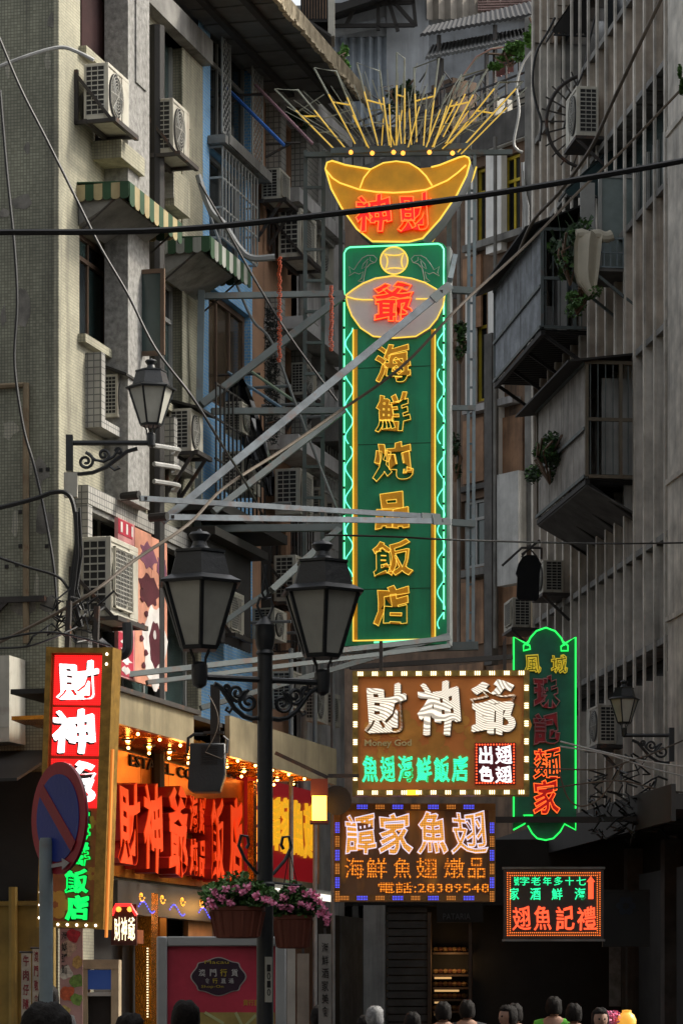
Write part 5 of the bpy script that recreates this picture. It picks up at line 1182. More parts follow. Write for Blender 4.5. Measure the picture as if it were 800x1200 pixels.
# ------------------------------------------------------------------ right building with concrete fins
zb_ = lambda v, u=785: Rf.p(u, v)[1]
XN = 15.5; XF = Rf.p(624, 300, -.36)[0]; ZR = 20.8
XL = Rf.p(782, 600, -.5)[0]
T = Thing('fin_building', 'tall concrete building with vertical fins and stained infill along the right side', 'building', Rf, (XN, 0, 0))
T.part('core', MB().box(XF, XN, .7, 8, 4.5, ZR), m_dark)
T.part('roof', MB().box(XF, XN, -.2, 8, ZR, ZR+.3), m_conc)
T.part('far_end_wall', MB().box(XF-.12, XF-.001, -.36, 8, 4.5, ZR), m_finw); T.part('glazing', MB().box(XF, XL, .13, .69, 4.5, ZR-.01), m_glass)
T.part('end_wall', MB().box(XN+.001, XN+.3, -.1, 8, 0, ZR), m_finw)
bands = [(zb_(30), 20, m_brownf), (zb_(-30), zb_(101), m_brownf), (zb_(374), zb_(241), m_brownf), (zb_(642), zb_(400), m_brownf), (zb_(761), zb_(646), m_lgrey), (zb_(945), zb_(800), m_lgrey)]
bands = [(zb_(101), zb_(-30), m_brownf), (zb_(402)+.01, zb_(241), m_brownf), (zb_(642), zb_(402), m_brownf), (zb_(761), zb_(648), m_lgrey), (zb_(940), zb_(798), m_lgrey), (zb_(-170), ZR, m_brownf)]
step = .64; xs = []; x = XF+.04
while x < XL-.7: xs.append(x); x += step
fb = {0: mat('fin_side_brown', (.47, .41, .34), streak=.9, var=.4, dirt=(.07, .05, .04)), 1: mat('fin_side_grey', (.60, .57, .52), streak=.9, var=.35, dirt=(.1, .09, .08))}
for a, b, m in bands:
    if a > b: a, b = b, a
    T.bits('infill_panel', MB().box(0, step-.07, 0, .1, 0, b-a), m, [(x+.035, -.03+.02*((i*7) % 3), a) for i, x in enumerate(xs)])
    T.bits('fin_side', MB().box(-.03, .03, -.335, .6, 0, b-a), fb[0 if a > zb_(402)-.1 else 1], [(x, 0, a) for x in xs+[xs[-1]+step]])
T.bits('fin', MB().box(-.04, .04, -.37, -.337, 4.5, ZR), m_finw, [(x, 0, 0) for x in xs+[xs[-1]+step]])
for v in (101, 241, 402, 642, 761, -30):
    z = zb_(v); T.bits('ledge', MB().box(0, step-.09, -.345, .1, -.045, .045), m_conc, [(x+.045, 0, z) for x in xs])
T.bits('window_frame', MB().box(0, step-.07, .06, .1, 0, .06).box(0, .05, .06, .1, .06, 1.2).box(.26, .3, .06, .1, .06, 1.2), m_frame, [(x+.035, 0, zb_(241)+.06) for x in xs])
T.bits('window_pane', MB().box(0, step-.07, .105, .125, 0, 1.6), m_glassg, [(x+.035, 0, zb_(241)+.06) for x in xs])
xp = XL-.12
T.part('pillar', MB().box(xp+.12, XN, -.5, .7, 4.45, ZR).box(xp, xp+.118, -.2, .7, 4.46, ZR), m_finw)
for v in (196, 590, 745): z = zb_(v, 795); T.part('pillar_joint', MB().box(xp+.11, XN+.01, -.53, .69, z, z+.07), m_finw)
# dark ground storey with canopy
T.part('ground_wall', MB().box(XF, XN, .2, 8, 0, 4.44), m_dark)
T.part('canopy', MB().box(XF, XN, -1.1, .19, 4.1, 4.3), m_dark); T.part('canopy_edge', MB().box(XF, XN, -1.16, -1.101, 3.95, 4.42), m_dark)
for k in range(5):
    xx = 1+2.4*k; T.part('shop_shutter', MB().corrug(xx, xx+2, 0, 3.6, .12, .02, .16), mat('dark_shutter', (.03, .03, .03), rough=.5)); T.part('shop_pier', MB().box(xx+2.05, xx+2.3, -.05, .19, 0, 4.0), m_concd)
dk = mat('corrugated_blue_grey', (.27, .295, .32), rough=.5, var=.55, scale=3, streak=1, dirt=(.025, .028, .032))
def enclosure(ua, ub, uc, vt, vb, label, sheet, front='corrug', kind='cage', roof=.5, step_=None):
    xn = Rf.p(uc, vb, -.39)[0]; y, z0 = Rf.end(ub, vb, xn); z1 = Rf.p(ub, vt, y)[1]; xf = Rf.p(ua, vb, y)[0]
    T = Thing('caged_balcony', label, 'balcony', Rf, (xn, y, z0))
    if front == 'corrug': 
        q = MB().corrug(xf, xn-.03, z0+.02, z1-.02, y, .018, .13); T.part('corrugated_sheet', q, sheet)
    else:
        n = 4
        for i in range(n): T.part('sheet_panel', MB().box(xf+(xn-xf)*i/n+.01, xf+(xn-xf)*(i+1)/n-.01, y, y+.02, z0+.02, z1-.02), sheet)
    for q_ in (0, .42, 1): z = z0+(z1-z0)*q_; T.part('rail', MB().box(xf, xn, y-.045, y-.015, z-.025, z+.025), m_steeld)
    fr = MB()
    for xx in (xn, xf):
        for yy in (y, y*.5, -.03): fr.box(xx-.025, xx+.025, yy-.025, yy+.025, z0, z1)
        for z in (z0, (z0+z1)/2, z1): fr.box(xx-.02, xx+.02, y+.026, -.04, z-.025, z+.025)
    T.part('cage_frame', fr, m_steeld if front == 'corrug' else mat('brown_angle', (.16, .13, .09), rough=.6, rust=.4))
    b = MB(); n = 9
    for i in range(n): yy = y+(0-y)*(i+.5)/n; b.box(xn-.006, xn+.006, yy-.008, yy+.008, z0, z1)
    T.part('end_bars', b, m_steeld)
    n = int((xn-xf)/.14); b = MB()
    for i in range(n): xx = xf+(xn-xf)*i/n; b.box(xx, xx+.07, y, -.01, z0-.05, z0-.02)
    b.box(xf, xn, y-.02, y+.05, z0-.12, z0-.051).box(xf, xn, -.1, -.03, z0-.12, z0-.051); T.part('slatted_floor', b, m_dark)
    for i in range(4): 
        xx = xf+.1+(xn-xf-.2)*i/3; T.part('stay', MB().beam((xx, y+.05, z0-.1), (xx, -.02, z0-.75), .05), m_dark)
    rz = z1+.02
    T.part('roof_sheet', MB().hexa([(xf-.35, y-.3, rz-.05), (xn+.12, y-.3, rz-.05), (xn+.12, 0, rz+roof), (xf-.35, 0, rz+roof), (xf-.35, y-.3, rz-.02), (xn+.12, y-.3, rz-.02), (xn+.12, 0, rz+roof+.03), (xf-.35, 0, rz+roof+.03)]), m_dark)
    return T, xn, xf, y, z0, z1
T1, xn, xf, y, z0, z1 = enclosure(580, 635, 682, 268, 383, 'upper caged balcony clad in blue-grey corrugated sheet on the right-hand building', dk)
T1.part('clutter', MB().box(xn-1.3, xn-.7, y*.8, y*.5, z0, z0+.5).box(xn-.6, xn-.3, y*.7, y*.55, z0, z0+.9), m_lgrey)
T1.part('hanging_sheet', MB().corrug(xn-.9, xn-.05, z0+.5, z1-.25, y*.45, .03, .2), dk)
T2_, xn2, xf2, y2, z02, z12 = enclosure(630, 687, 736, 424, 558, 'lower caged balcony of stained grey sheets with a brown barred end', mat('stained_sheet', (.32, .295, .26), var=.5, streak=1.0, dirt=(.05, .04, .03)), 'panel', roof=.12)
T2_.part('inner_door', MB().box(xn2-.4, xn2-.36, y2*.7, -.1, z02+.1, z12-.15), m_lgrey)
T2_.part('soffit_slope', MB().hexa([(xf2, y2, z02-.14), (xn2, y2, z02-.14), (xn2, -.02, z02-.7), (xf2, -.02, z02-.7), (xf2, y2, z02-.12), (xn2, y2, z02-.12), (xn2, -.02, z02-.66), (xf2, -.02, z02-.66)]), m_concd)
# small balcony with railing, quilt, glass door
xn = Rf.p(729, 300, -.39)[0]; y, z0 = Rf.end(692, 312, xn); z1 = Rf.p(692, 278, y)[1]; xf = Rf.p(676, 300, y)[0]
T = Thing('small_balcony', 'small railed balcony with a glazed door high on the right-hand building', 'balcony', Rf, (xn, y, z0))
T.part('slab', MB().box(xf, xn, y, -.001, z0-.06, z0), m_concd)
b = MB()
for q_ in (0, .5, 1): z = z0+(z1-z0)*q_; b.box(xf, xn, y-.012, y+.012, z-.012, z+.012).box(xn-.012, xn+.012, y+.013, -.04, z-.012, z+.012)
for i in range(9): yy = y+(0-y)*i/9; b.box(xn-.01, xn+.01, yy, yy+.018, z0, z1)
for i in range(12): xx = xf+(xn-xf)*i/12; b.box(xx, xx+.018, y-.01, y+.01, z0, z1)
T.part('railing', b, m_steel)
yd = y*.75; T.part('door_frame', MB().box(xn-.5, xn-.45, yd, yd+.05, z0, z0+1.5).box(xn-.5, xn-.45, -.1, -.05, z0, z0+1.5).box(xn-.5, xn-.45, yd+.05, -.1, z0+1.45, z0+1.5), m_frame)
T.part('door_pane', MB().box(xn-.485, xn-.47, yd+.05, -.1, z0, z0+1.45), mat('frosted_green', (.19, .23, .22), rough=.4))
T.part('door_pane', MB().box(xn-.6, xn-.58, yd-.25, yd-.03, z0, z0+1.4), m_frame)
T.part('stay', MB().beam((xn, y, z0-.05), (xn, -.02, z0-.7), .04), m_steeld); T.part('stay', MB().beam((xf, y, z0-.05), (xf, -.02, z0-.7), .04), m_steeld)
q = MB(); ring = []
prof = [(-.02, z1+.05), (-.05, z1-.1), (-.07, z1-.5), (-.06, z0-.25), (-.0, z0-.42)]
w_ = [.42, .44, .4, .32, .14]
for (dy, z), w in zip(prof, w_):
    for i in range(9): a = i/8-.5; ring.append((xn+.08+.05*math.cos(a*9), y+dy+a*w*.9, z+.03*math.sin(i*1.9)))
q.add(ring+[(a-.09, b, c) for a, b, c in ring], [(k*9+i, k*9+i+1, (k+1)*9+i+1, (k+1)*9+i) for k in range(4) for i in range(8)]+[(45+k*9+i, 45+(k+1)*9+i, 45+(k+1)*9+i+1, 45+k*9+i+1) for k in range(4) for i in range(8)])
q.tube([(xn-.02, y-.2+.065*i, z1+.03+.02*math.sin(i*1.7)) for i in range(9)], .085, 10)
solo('quilt', 'cream quilt hung over the small balcony railing at right', 'quilt', Rf, (xn-.25, y, z0), q, mat('quilt_cream', (.46, .42, .33), var=.15, scale=4))
# awnings on the right building
def plain_awning(ua, ub, uc, vt, vb, label, m):
    xn = Rf.p(uc, vt, 0)[0]; y = Rf.end(ub, vb, xn)[0]; z1 = Rf.p(uc, vt, 0)[1]; z0 = Rf.p(ub, vb, y)[1]; xf = Rf.p(ua, vb, y)[0]
    if xf > xn-.5: xf = xn-1.6
    T = Thing('canvas_awning', label, 'awning', Rf, (xn, 0, z0))
    T.part('canvas', MB().hexa([(xf, y, z0), (xn, y, z0), (xn, -.01, z1), (xf, -.01, z1), (xf, y, z0+.02), (xn, y, z0+.02), (xn, -.01, z1+.03), (xf, -.01, z1+.03)]), m)
    n = 6; v = MB()
    for i in range(n):
        a, b = y*(1-i/n), y*(1-(i+1)/n); c = (a+b)/2; r = abs(b-a)/2
        za = z0+(z1-z0)*i/n-.02
        v.add([(xn+e, p, q) for e in (0, .012) for p, q in ((a, za), (b, za+(z1-z0)/n), (b, z0-.05), (c, z0-.12), (a, z0-.05))], [(0, 1, 2, 3, 4), (9, 8, 7, 6, 5), (0, 5, 6, 1), (1, 6, 7, 2), (2, 7, 8, 3), (3, 8, 9, 4), (4, 9, 5, 0)])
    T.part('valance', v, m); T.part('rod', MB().tube([(xf, y, z0-.03), (xn, y, z0-.03)], .02, 6).tube([(xn, y, z0-.1), (xn, 0, z0-.1)], .018, 6), m_black)
plain_awning(655, 663, 729, 162, 222, 'dark teal canvas awning above the small balcony on the right', mat('canvas_teal', (.012, .03, .032)))
plain_awning(640, 648, 690, -25, 33, 'black ribbed awning at the top edge of the right-hand building', m_dark)
T = Thing('iron_fan_grille', 'half-round rusty iron spike guard beside the air conditioner high on the right', 'spike guard', Rf, (Rf.p(690, 140)[0], 0, Rf.p(690, 140)[1]))
F = FY(47.5); cx, cz = F.p(690, 142); q = MB(); rr = 50/3500*47.5
q.tube([(cx+rr*math.cos(t), 0, cz+rr*math.sin(t)*1.1) for t in [1.5+i*.17 for i in range(19)]], .03, 6)
for i in range(12): t = 1.7+i*.24; q.tube([(cx+rr*.45*math.cos(t), 0, cz+rr*.5*math.sin(t)), (cx+rr*1.15*math.cos(t), 0, cz+rr*1.25*math.sin(t))], .016, 4)
fo = link('spikes', q, m_iron); fo.parent = T.root; T.root.location = F.world(0, 0, 0); T.root.rotation_euler = (0, 0, 0)
def ac_r(ua, ub, uc, vt, vb, label, w=.8):
    xn = Rf.p(uc, vt, -.40)[0]; y, z1 = Rf.end(ub, vt, xn); z0 = Rf.p(ub, vb, y)[1]; d = min(max(.2, -y-.40), .6)
    o = put_ac(Rf, xn, -.40, z0, w, d, z1-z0, label, 'air conditioners on the right-hand building'); o.scale.x *= -1
    T = Thing('ac_bracket', 'iron shelf under the '+label.split(' air')[0]+' unit, right-hand building', 'bracket', Rf, (xn, -.05, z0), 'iron shelves on the right-hand building')
    T.part('shelf', MB().box(xn-w-.05, xn+.04, -.42-d, -.3, z0-.06, z0-.01).beam((xn, -.4-d, z0-.05), (xn, -.3, z0-.45), .04), m_iron)
ac_r(0, 675, 701, 100, 158, 'pale high air conditioner beside the round spike guard')
ac_r(0, 636, 660, 656, 694, 'grey air conditioner just right of the hanging black shirt')
ac_r(0, 600, 622, 700, 735, 'half-hidden air conditioner left below the hanging black shirt')
ac_r(0, 700, 722, 826, 872, 'dim air conditioner behind the small right lantern')
# black T-shirt on a rack
F = FY(47); sh_ = [(607, 661), (612, 653), (616, 651), (625, 651), (630, 654), (634, 662), (632, 672), (631, 701), (628, 704), (607, 703), (605, 699), (606, 676), (604, 672)]
x, z = F.p(619, 650)
T = Thing('hanging_shirt', 'black T-shirt drying on a hanger in front of the brown facade', 'shirt', F, (x, 0, z))
T.part('cloth', MB().prism([F.p(u, v) for u, v in sh_], -.05, .07), mat('black_cloth', (.006, .006, .007), rough=.9)); T.part('hanger', MB().tube([F.P(611, 653), F.P(620, 642), F.P(629, 653)], .015, 5).tube([F.P(620, 642), F.P(621, 638)], .012, 5), m_iron)
T = Thing('drying_rack', 'thin drying rack arms above the hanging black T-shirt', 'rack', F, (x, .1, z))
T.part('arm', MB().tube([F.P(588, 663), F.P(611, 642), F.P(634, 642)], .02, 5).tube([F.P(611, 650), F.P(632, 633)], .02, 5).tube([F.P(634, 642), F.P(634, 655)], .02, 5), m_iron)
# laundry hooks by the lower balcony
F = FY(44.5); x, z = F.p(735, 513)
T = Thing('clothes_hooks', 'iron laundry rack with hooks right of the barred balcony', 'rack', F, (x, 0, z))
T.part('arm', MB().beam(F.P(715, 513), F.P(770, 512), .05).beam(F.P(769, 515), F.P(769, 500), .04).beam(F.P(730, 536), F.P(747, 537), .04).beam(F.P(745, 540), F.P(746, 526), .03), m_iron)

# ------------------------------------------------------------------ brown facade with yellow windows
XE = 6.3
ZE = Ef.p(600, 168)[1]
T = Thing('brown_building', 'old brown-panelled building with yellow window frames behind the steel mast', 'building', Ef, (XE, 0, 0))
e = lambda a, b, c, d: Ef.rect(a, b, c, d)
hE = [e(588, 184, 609, 276), e(556, 198, 568, 285), e(556, 342, 570, 472), e(540, 588, 567, 668), e(577, 580, 611, 664), e(480, 200, 500, 285), e(440, 200, 460, 285)]
T.part('wall', holed(-3, XE, 0, ZE, hE, .0, .22), m_brown)
T.part('core', MB().box(-3, XE, .24, 9, 0, ZE), m_dark)
my3 = mat('yellow_frame', (.75, .58, .06), rough=.5, streak=.3)
for i, h in enumerate(hE): window(T, Ef, h[0]+.01, h[1]-.01, h[2]+.01, h[3]-.01, .08, m_frame if i in (3, 4) else my3, m_glassg if i in (3, 4) else m_glass, 2 if h[1]-h[0] > .45 else 1, .68 if i < 3 or i > 4 else .72, .055)
def ep(name, a, b, c, d, y0, y1, m):
    x0, x1, z0, z1 = Ef.rect(a, b, c, d, y0); return T.part(name, MB().box(x0, x1, y0, y1, z0, z1), m)
m_wp = mat('white_paint', (.8, .79, .75), streak=.35, var=.15)
ep('white_pier', 612, 190, 619, 290, -.12, -.002, m_wp); ep('white_pier', 569, 180, 587, 298, -.14, -.002, m_wp); ep('white_pier', 545, 200, 554, 300, -.1, -.002, m_wp)
ep('white_wall', 586, 186, 613, 290, -.012, -.002, m_wp) if False else None
ep('white_lintel', 543, 172, 620, 186, -.13, -.003, m_wp); ep('sill', 541, 288, 612, 296, -.2, -.003, m_conc)
ep('white_pier', 571.5, 334, 584, 560, -.14, -.002, m_wp); ep('white_pier', 545, 345, 554, 480, -.1, -.002, m_wp); ep('sill', 541, 478, 600, 486, -.2, -.003, m_white)
ep('sill', 535, 670, 612, 678, -.22, -.003, m_conc); ep('lintel', 535, 572, 612, 578, -.12, -.003, m_concd)
for (a, b, c, d) in ((542, 304, 563, 388), (587, 304, 604, 392), (606, 304, 618, 392), (542, 494, 566, 568), (587, 490, 612, 562), (538, 684, 566, 758), (578, 684, 612, 758), (538, 780, 566, 850), (578, 780, 612, 850)):
    ep('panel', a, b, c, d, -.05, -.002, mat('rust_panel', (.34, .19, .105), streak=1, var=.45, dirt=(.03, .025, .02)))
ep('pilaster', 567, 392, 576, 780, -.3, -.145, m_concd); ep('pilaster', 614.5, 20, 622, 640, -.3, -.125, m_conc)
T.part('ledge_bracket', MB().prism([(Ef.p(u, v)[0], Ef.p(u, v)[1]) for u, v in ((526, 330), (543, 345), (548, 352), (526, 352))], -.7, -.2), m_concd)
T.part('pale_side_panel', MB().box(*e(607, 560, 632, 690)[:2], -.5, -.31, *e(607, 560, 632, 690)[2:]), m_lgrey)
q = MB()
for u in (580, 537.5): q.tube([Ef.P(u, 160, -.35), Ef.P(u, 760, -.35)], .035, 6)
T.part('drainpipe', q, m_conc)
q = MB()
for k in range(5): u = 613+k*1.5; q.tube([Ef.P(u-2, 190+10*k, -.34), Ef.P(u, 240, -.34), Ef.P(u+random.uniform(-2, 2), 330+30*k, -.34)], .015, 4)
T.part('loose_pipes', q, m_pvc)
# rooftop clutter
ZT_ = ZE
T = Thing('roof_parapet', 'dark parapet and rusty railings on the roof of the brown building', 'parapet', Ef, (XE, 0, ZE))
T.part('wall', MB().box(-3, XE, -.15, .1, ZE+.001, ZE+.55), m_concd)
q = MB()
for i in range(24): xx = -2.9+.36*i; q.box(xx, xx+.03, .0, .03, ZE+.55, ZE+1.5)
for z in (.9, 1.2, 1.5): q.box(-3, XE, -.01, .02, ZE+z, ZE+z+.03)
T.part('railing', q, m_iron)
rnd = random.Random(11)
q = MB()
for i in range(70):
    u, v = rnd.uniform(440, 640), rnd.uniform(95, 175); a = Ef.P(u, v, .5+rnd.random()); b = Ef.P(u+rnd.uniform(-22, 22), v+rnd.uniform(-20, 20), .5+rnd.random()); q.tube([a, b], .015, 4)
T.part('scrap_rods', q, m_iron, kind='stuff')
for (u0, v0, u1, v1, m, lab) in ((600, 108, 630, 150, m_ac, 'white air-conditioner casing on the roof right of the sunburst rods'), (560, 120, 580, 158, m_ac, 'smaller white casing half hidden behind the sunburst rods'), (505, 100, 530, 165, m_brown, 'brown crate on the roof behind the sunburst rods'), (470, 120, 497, 165, m_conc, 'grey tank on the roof behind the sunburst rods')):
    x0, x1, z0, z1 = Ef.rect(u0, v0, u1, v1, 1.2)
    t = Thing('roof_box', lab, 'box', Ef, (x0, 1.2, z0)); t.part('casing', MB().box(x0, x1, 1.2, 1.8, z0, z1), m)
    g = MB()
    for i in range(6): g.box(x0+.05, x1-.05, 1.18, 1.199, z0+(z1-z0)*(i+.3)/6, z0+(z1-z0)*(i+.5)/6)
    t.part('louvre', g, m_acd); t.part('foot', MB().box(x0+.02, x1-.02, 1.25, 1.75, ZE-.1, z0-.001), m_iron)
def sheetroof(F, pts, label, m, th=.06, n=28):
    """pts: four (u, v, y): front-left, front-right, back-right, back-left"""
    P = [Vector(F.P(*p)) for p in pts]; T = Thing('sheet_roof', label, 'roof', F, tuple(P[0])); q = MB(); vs = []
    for i in range(n*2+1):
        t = i/(n*2); a = P[0].lerp(P[1], t); b = P[3].lerp(P[2], t); o = .013 if i % 2 else -.013
        vs += [(a.x, a.y, a.z+o), (b.x, b.y, b.z+o), (a.x, a.y, a.z+o-th), (b.x, b.y, b.z+o-th)]
    for i in range(n*2):
        k = 4*i; q.f += [(k, k+4, k+5, k+1), (k+2, k+3, k+7, k+6), (k, k+2, k+6, k+4), (k+1, k+5, k+7, k+3)]
    q.v = vs; T.part('sheet', q, m)
    for t in (.1, .5, .9): a = P[0].lerp(P[1], t); T.part('post', MB().box(a.x-.03, a.x+.03, a.y+.1, a.y+.16, a.z-1.6, a.z-.05), m_iron)
    return T
sheetroof(Ef, ((492, 39, .6), (660, 8, .6), (650, -6, 4), (500, 30, 4)), 'upper dark corrugated roof above the rooftop plants', m_dark)
sheetroof(Ef, ((498, 66, 0.), (632, 40, 0.), (625, 30, 2.5), (505, 52, 2.5)), 'lower grey mesh-covered roof sheet above the neon rods', mat('mesh_grey', (.09, .09, .085), var=.6, scale=12, bump=.8))
solo('red_cloth', 'faded pink-red cloth on the roof below the rooftop plant', 'cloth', Ef, Ef.P(590, 85, .2), MB().corrug(*[Ef.p(u, 80, .2)[0] for u in (583, 599)], Ef.p(590, 87, .2)[1], Ef.p(590, 71, .2)[1], .2, .04, .12), mat('pink_cloth', (.22, .09, .08)))
# ------------------------------------------------------------------ far building at the end of the street
gr = lambda a, b, c, d, y=0: Gf.rect(a, b, c, d, y)
T = Thing('far_building', 'hazy grey rooftop building with corrugated panels beyond the neon rods', 'building', Gf, (0, 0, 0))
zt = Gf.p(500, -12)[1]
T.part('core', MB().box(-9, 9, .3, 9, 0, Gf.p(500, 14)[1]), m_conc); T.part('upper_core', MB().box(-9, gr(500, 0, 501, 9)[0], .31, 8.9, Gf.p(500, 14)[1]+.01, zt-.2), m_conc)
mg_ = mat('far_wall', (.3, .32, .34), var=.35, scale=.8, streak=.5); mcg = mat('far_corrugated', (.2, .23, .26), var=.3, streak=.6)
x0, x1, z0, z1 = gr(383, 45, 453, 150); T.part('corrugated_sheet', MB().corrug(x0, x1, z0, z1, -.05, .05, .22), mcg)
x0, x1, z0, z1 = gr(453, 0, 502, 150); T.part('pale_wall', MB().box(x0, x1, -.1, .29, z0, zt), mg_)
x0, x1, z0, z1 = gr(502, 15, 660, 150); T.part('side_wall', MB().box(x0, x1, .05, .29, z0, Gf.p(500, 12)[1]), mat('far_wall2', (.2, .215, .23), var=.3, streak=.6))
x0, x1, z0, z1 = gr(500, 3, 640, 24); T.part('top_cladding', MB().corrug(x0, x1, z0, z1+.1, -.1, .05, .3), mat('far_tan', (.3, .27, .23), streak=.4))
x0, x1, z0, z1 = gr(372, 22, 455, 44); T.part('gutter', MB().tube([Gf.P(376, 40, -.4), Gf.P(452, 25, -.4)], .12, 8), mg_)
T.part('back_panel', MB().box(x0, x1, -.04, .29, z0-.01, zt), mg_)
q = MB()
for a, b in (((385, 6), (486, 2)), ((383, 30), (486, 29)), ((418, 2), (405, 30)), ((443, 0), (443, 35)), ((460, 0), (485, 28)), ((484, 0), (487, 30)), ((455, 0), (466, 36))): q.beam(Gf.P(*a, -.7), Gf.P(*b, -.7), .09)
T.part('roof_truss', q, m_dark)
x0, x1, z0, z1 = gr(380, -30, 500, 8, -1); T.part('roof_sheet', MB().hexa([(x0, -1.2, z0-.3), (x1, -1.2, z0+.5), (x1, .3, z0+.7), (x0, .3, z0-.0), (x0, -1.2, z0-.1), (x1, -1.2, z0+.7), (x1, .3, z0+.9), (x0, .3, z0+.2)]), m_dark)
q = MB()
for i in range(26):
    a = gr(560+3*i, 0, 561+3*i, 16); q.box(a[0], a[0]+.03, -.2, -.17, a[2], a[3]+.4)
for i in range(5): a = gr(560, 2+3*i, 640, 3+3*i); q.box(a[0], a[1], -.23, -.2, a[2], a[2]+.03)
T.part('roof_lattice', q, mat('lattice_pink', (.3, .2, .18)))
# left: top corner AC cluster above the overhang
F = FY(52); T = Thing('roof_cage', 'dark caged box with white side beside the overhang at the top', 'cage', F, F.P(360, 30))
x0, x1, z0, z1 = F.rect(352, -10, 388, 42); T.part('body', MB().box(x0, x1-.06, 0, .6, z0+.25, z1), m_dark); T.part('side', MB().box(x1-.055, x1+.06, -.02, .6, z0, z1), m_ac)
T.part('base', MB().hexa([(x0-.3, -.3, z0+.45), (x1, -.1, z0-.05), (x1, .6, z0-.05), (x0-.3, .6, z0+.45), (x0-.3, -.3, z0+.5), (x1, -.1, z0), (x1, .6, z0), (x0-.3, .6, z0+.5)]), m_dark)
g = MB()
for i in range(9): g.box(x1-.5+.05*i, x1-.485+.05*i, -.03, -.01, z0+.3, z1)
T.part('bars', g, m_brown)
# ------------------------------------------------------------------ plants
Y_STEM = lambda u: u < 790
def plant(F, u, v, y, ru, rv, n, size, label, seed, m=None, grass=False, cl=None, m2=None):
    x, z = F.p(u, v, y); k = abs(F.p(u+1, v, y)[0]-x); kz = abs(F.p(u, v+1, y)[1]-z); rx, rz = ru*k, rv*kz; rx = min(rx, 1.6)
    T = Thing('rooftop_plant' if v < 130 else 'wall_plant', label, 'plant', F, (x, y, z-rz), 'plants on the walls and roofs')
    q = MB(); r2 = random.Random(seed)
    for i in range(5): q.tube([(x, y, z-rz), (x+r2.uniform(-.4, .4)*rx, y+r2.uniform(-.2, .2), z), (x+r2.uniform(-.8, .8)*rx, y+r2.uniform(-.2, .2), z+r2.uniform(.2, .8)*rz)], .02, 4)
    if Y_STEM(u): T.part('stem', q, m_brown)
    cl = cl or [(r2.uniform(-.6, .6), r2.uniform(-.4, .4), r2.uniform(-.7, .7), r2.uniform(.2, .42)) for _ in range(8)]
    if grass:
        g = MB()
        for i in range(n//6):
            c = Vector((x+r2.gauss(0, .3)*rx, y+r2.gauss(0, .12), z+r2.gauss(0, .45)*rz)); a = r2.uniform(-1.3, 1.3); L_ = r2.uniform(.25, .5)
            d = Vector((math.sin(a), r2.uniform(-.5, .5), math.cos(a)))
            g.add([c-Vector((.014, 0, 0)), c+Vector((.014, 0, 0)), c+d*L_*.6+Vector((.01, 0, .02)), c+d*L_+Vector((0, 0, -.12*abs(a)))], [(0, 1, 2), (0, 2, 3)])
        T.part('blades', g, m or m_leafd, kind='stuff')
    T.part('foliage', leaves(int(n*1.9), (x, y, z), (rx, min(rx, .4), rz), size*.72, seed, cl=cl), m or m_leaf, kind='stuff')
    if m2: T.part('foliage', leaves(n//2, (x, y, z), (rx, min(rx, .4), rz), size, seed+3, cl=cl), m2, kind='stuff')
mlb = mat('leaf_bright', (.10, .23, .035), rough=.6, var=.5, scale=5, bump=0)
plant(Ef, 625, 35, -.3, 12, 22, 500, .06, 'bright green sapling on the roof against the dark sheet roofs', 1, mlb)
plant(Ef, 597, 66, -.2, 24, 12, 700, .06, 'low bright green shrub on the roof left of the sapling', 2, mlb, m2=m_leaf)
plant(Gf, 400, 68, -1.5, 9, 15, 400, .09, 'small green bush at the tip of the ragged overhang', 3, mlb, m2=m_leaf)
plant(Ef, 470, 110, .3, 22, 22, 700, .06, 'dark leafy bush showing between the neon rods', 4, m_leafd)
plant(Rf, 668, 300, -1.0, 13, 34, 500, .055, 'spiky hanging plant left of the cream quilt', 5, m_leafd, grass=True, m2=m_leaf)
plant(Rf, 676, 352, -.95, 16, 16, 350, .05, 'small bushy plant beneath the cream quilt', 6, m_leaf)
plant(Rf, 644, 535, y2-.1, 16, 32, 1100, .045, 'trailing creeper on the front of the lower caged balcony', 7, m_leafd, m2=m_leaf)
plant(Ef, 539, 400, -.6, 8, 26, 260, .05, 'thin weeds growing beside the upper part of the steel mast', 8, m_leafd, m2=m_leaf)
plant(Ef, 533, 535, -.5, 9, 30, 420, .06, 'dark weeds beside the lower part of the steel mast', 9, m_leafd)
plant(L, 353, 135, -.3, 9, 12, 200, .04, 'tuft of green leaves under the overhang left of the rods', 10, m_leafd)
F = FY(12.); plant(F, 799, 95, 0, 5, 20, 400, .012, 'blurred sprig of leaves entering at the top right edge', 12, m_leaf)

# ------------------------------------------------------------------ clothes poles, black sheet, bristly column
F = FY(38)
def pole(a, b, r, label, m, F=F): solo('clothes_pole', label, 'pole', F, F.P(*a), MB().tube([F.P(*a, 0), F.P(*b, -.4)], r, 6), m, 'clothes poles on the left')
pole((265, 102), (333, 170), .022, 'blue clothes pole slanting below the ragged overhang', mat('blue_pole', (.03, .12, .42)))
pole((299, 99), (366, 168), .02, 'dusty pink clothes pole slanting left of the neon rods', mat('pink_pole', (.3, .17, .2)))
pole((267, 436), (330, 478), .02, 'pale blue clothes pole above the black plastic sheet', mat('palebl_pole', (.2, .3, .38)))
pole((294, 435), (346, 471), .02, 'pale green clothes pole right of the black plastic sheet', mat('palegr_pole', (.3, .38, .26)))
T = Thing('pole_bracket', 'thin iron arms that carry the clothes poles on the left fronts', 'bracket', F, F.P(246, 112))
for a, b in (((246, 112), (316, 110)), ((250, 132), (285, 112)), ((311, 168), (352, 167)), ((311, 184), (340, 168)), ((244, 440), (305, 438)), ((310, 478), (340, 487)), ((310, 498), (345, 486))): T.part('arm', MB().tube([F.P(*a), F.P(*b)], .018, 5), m_iron)
F = FY(37); vs = []
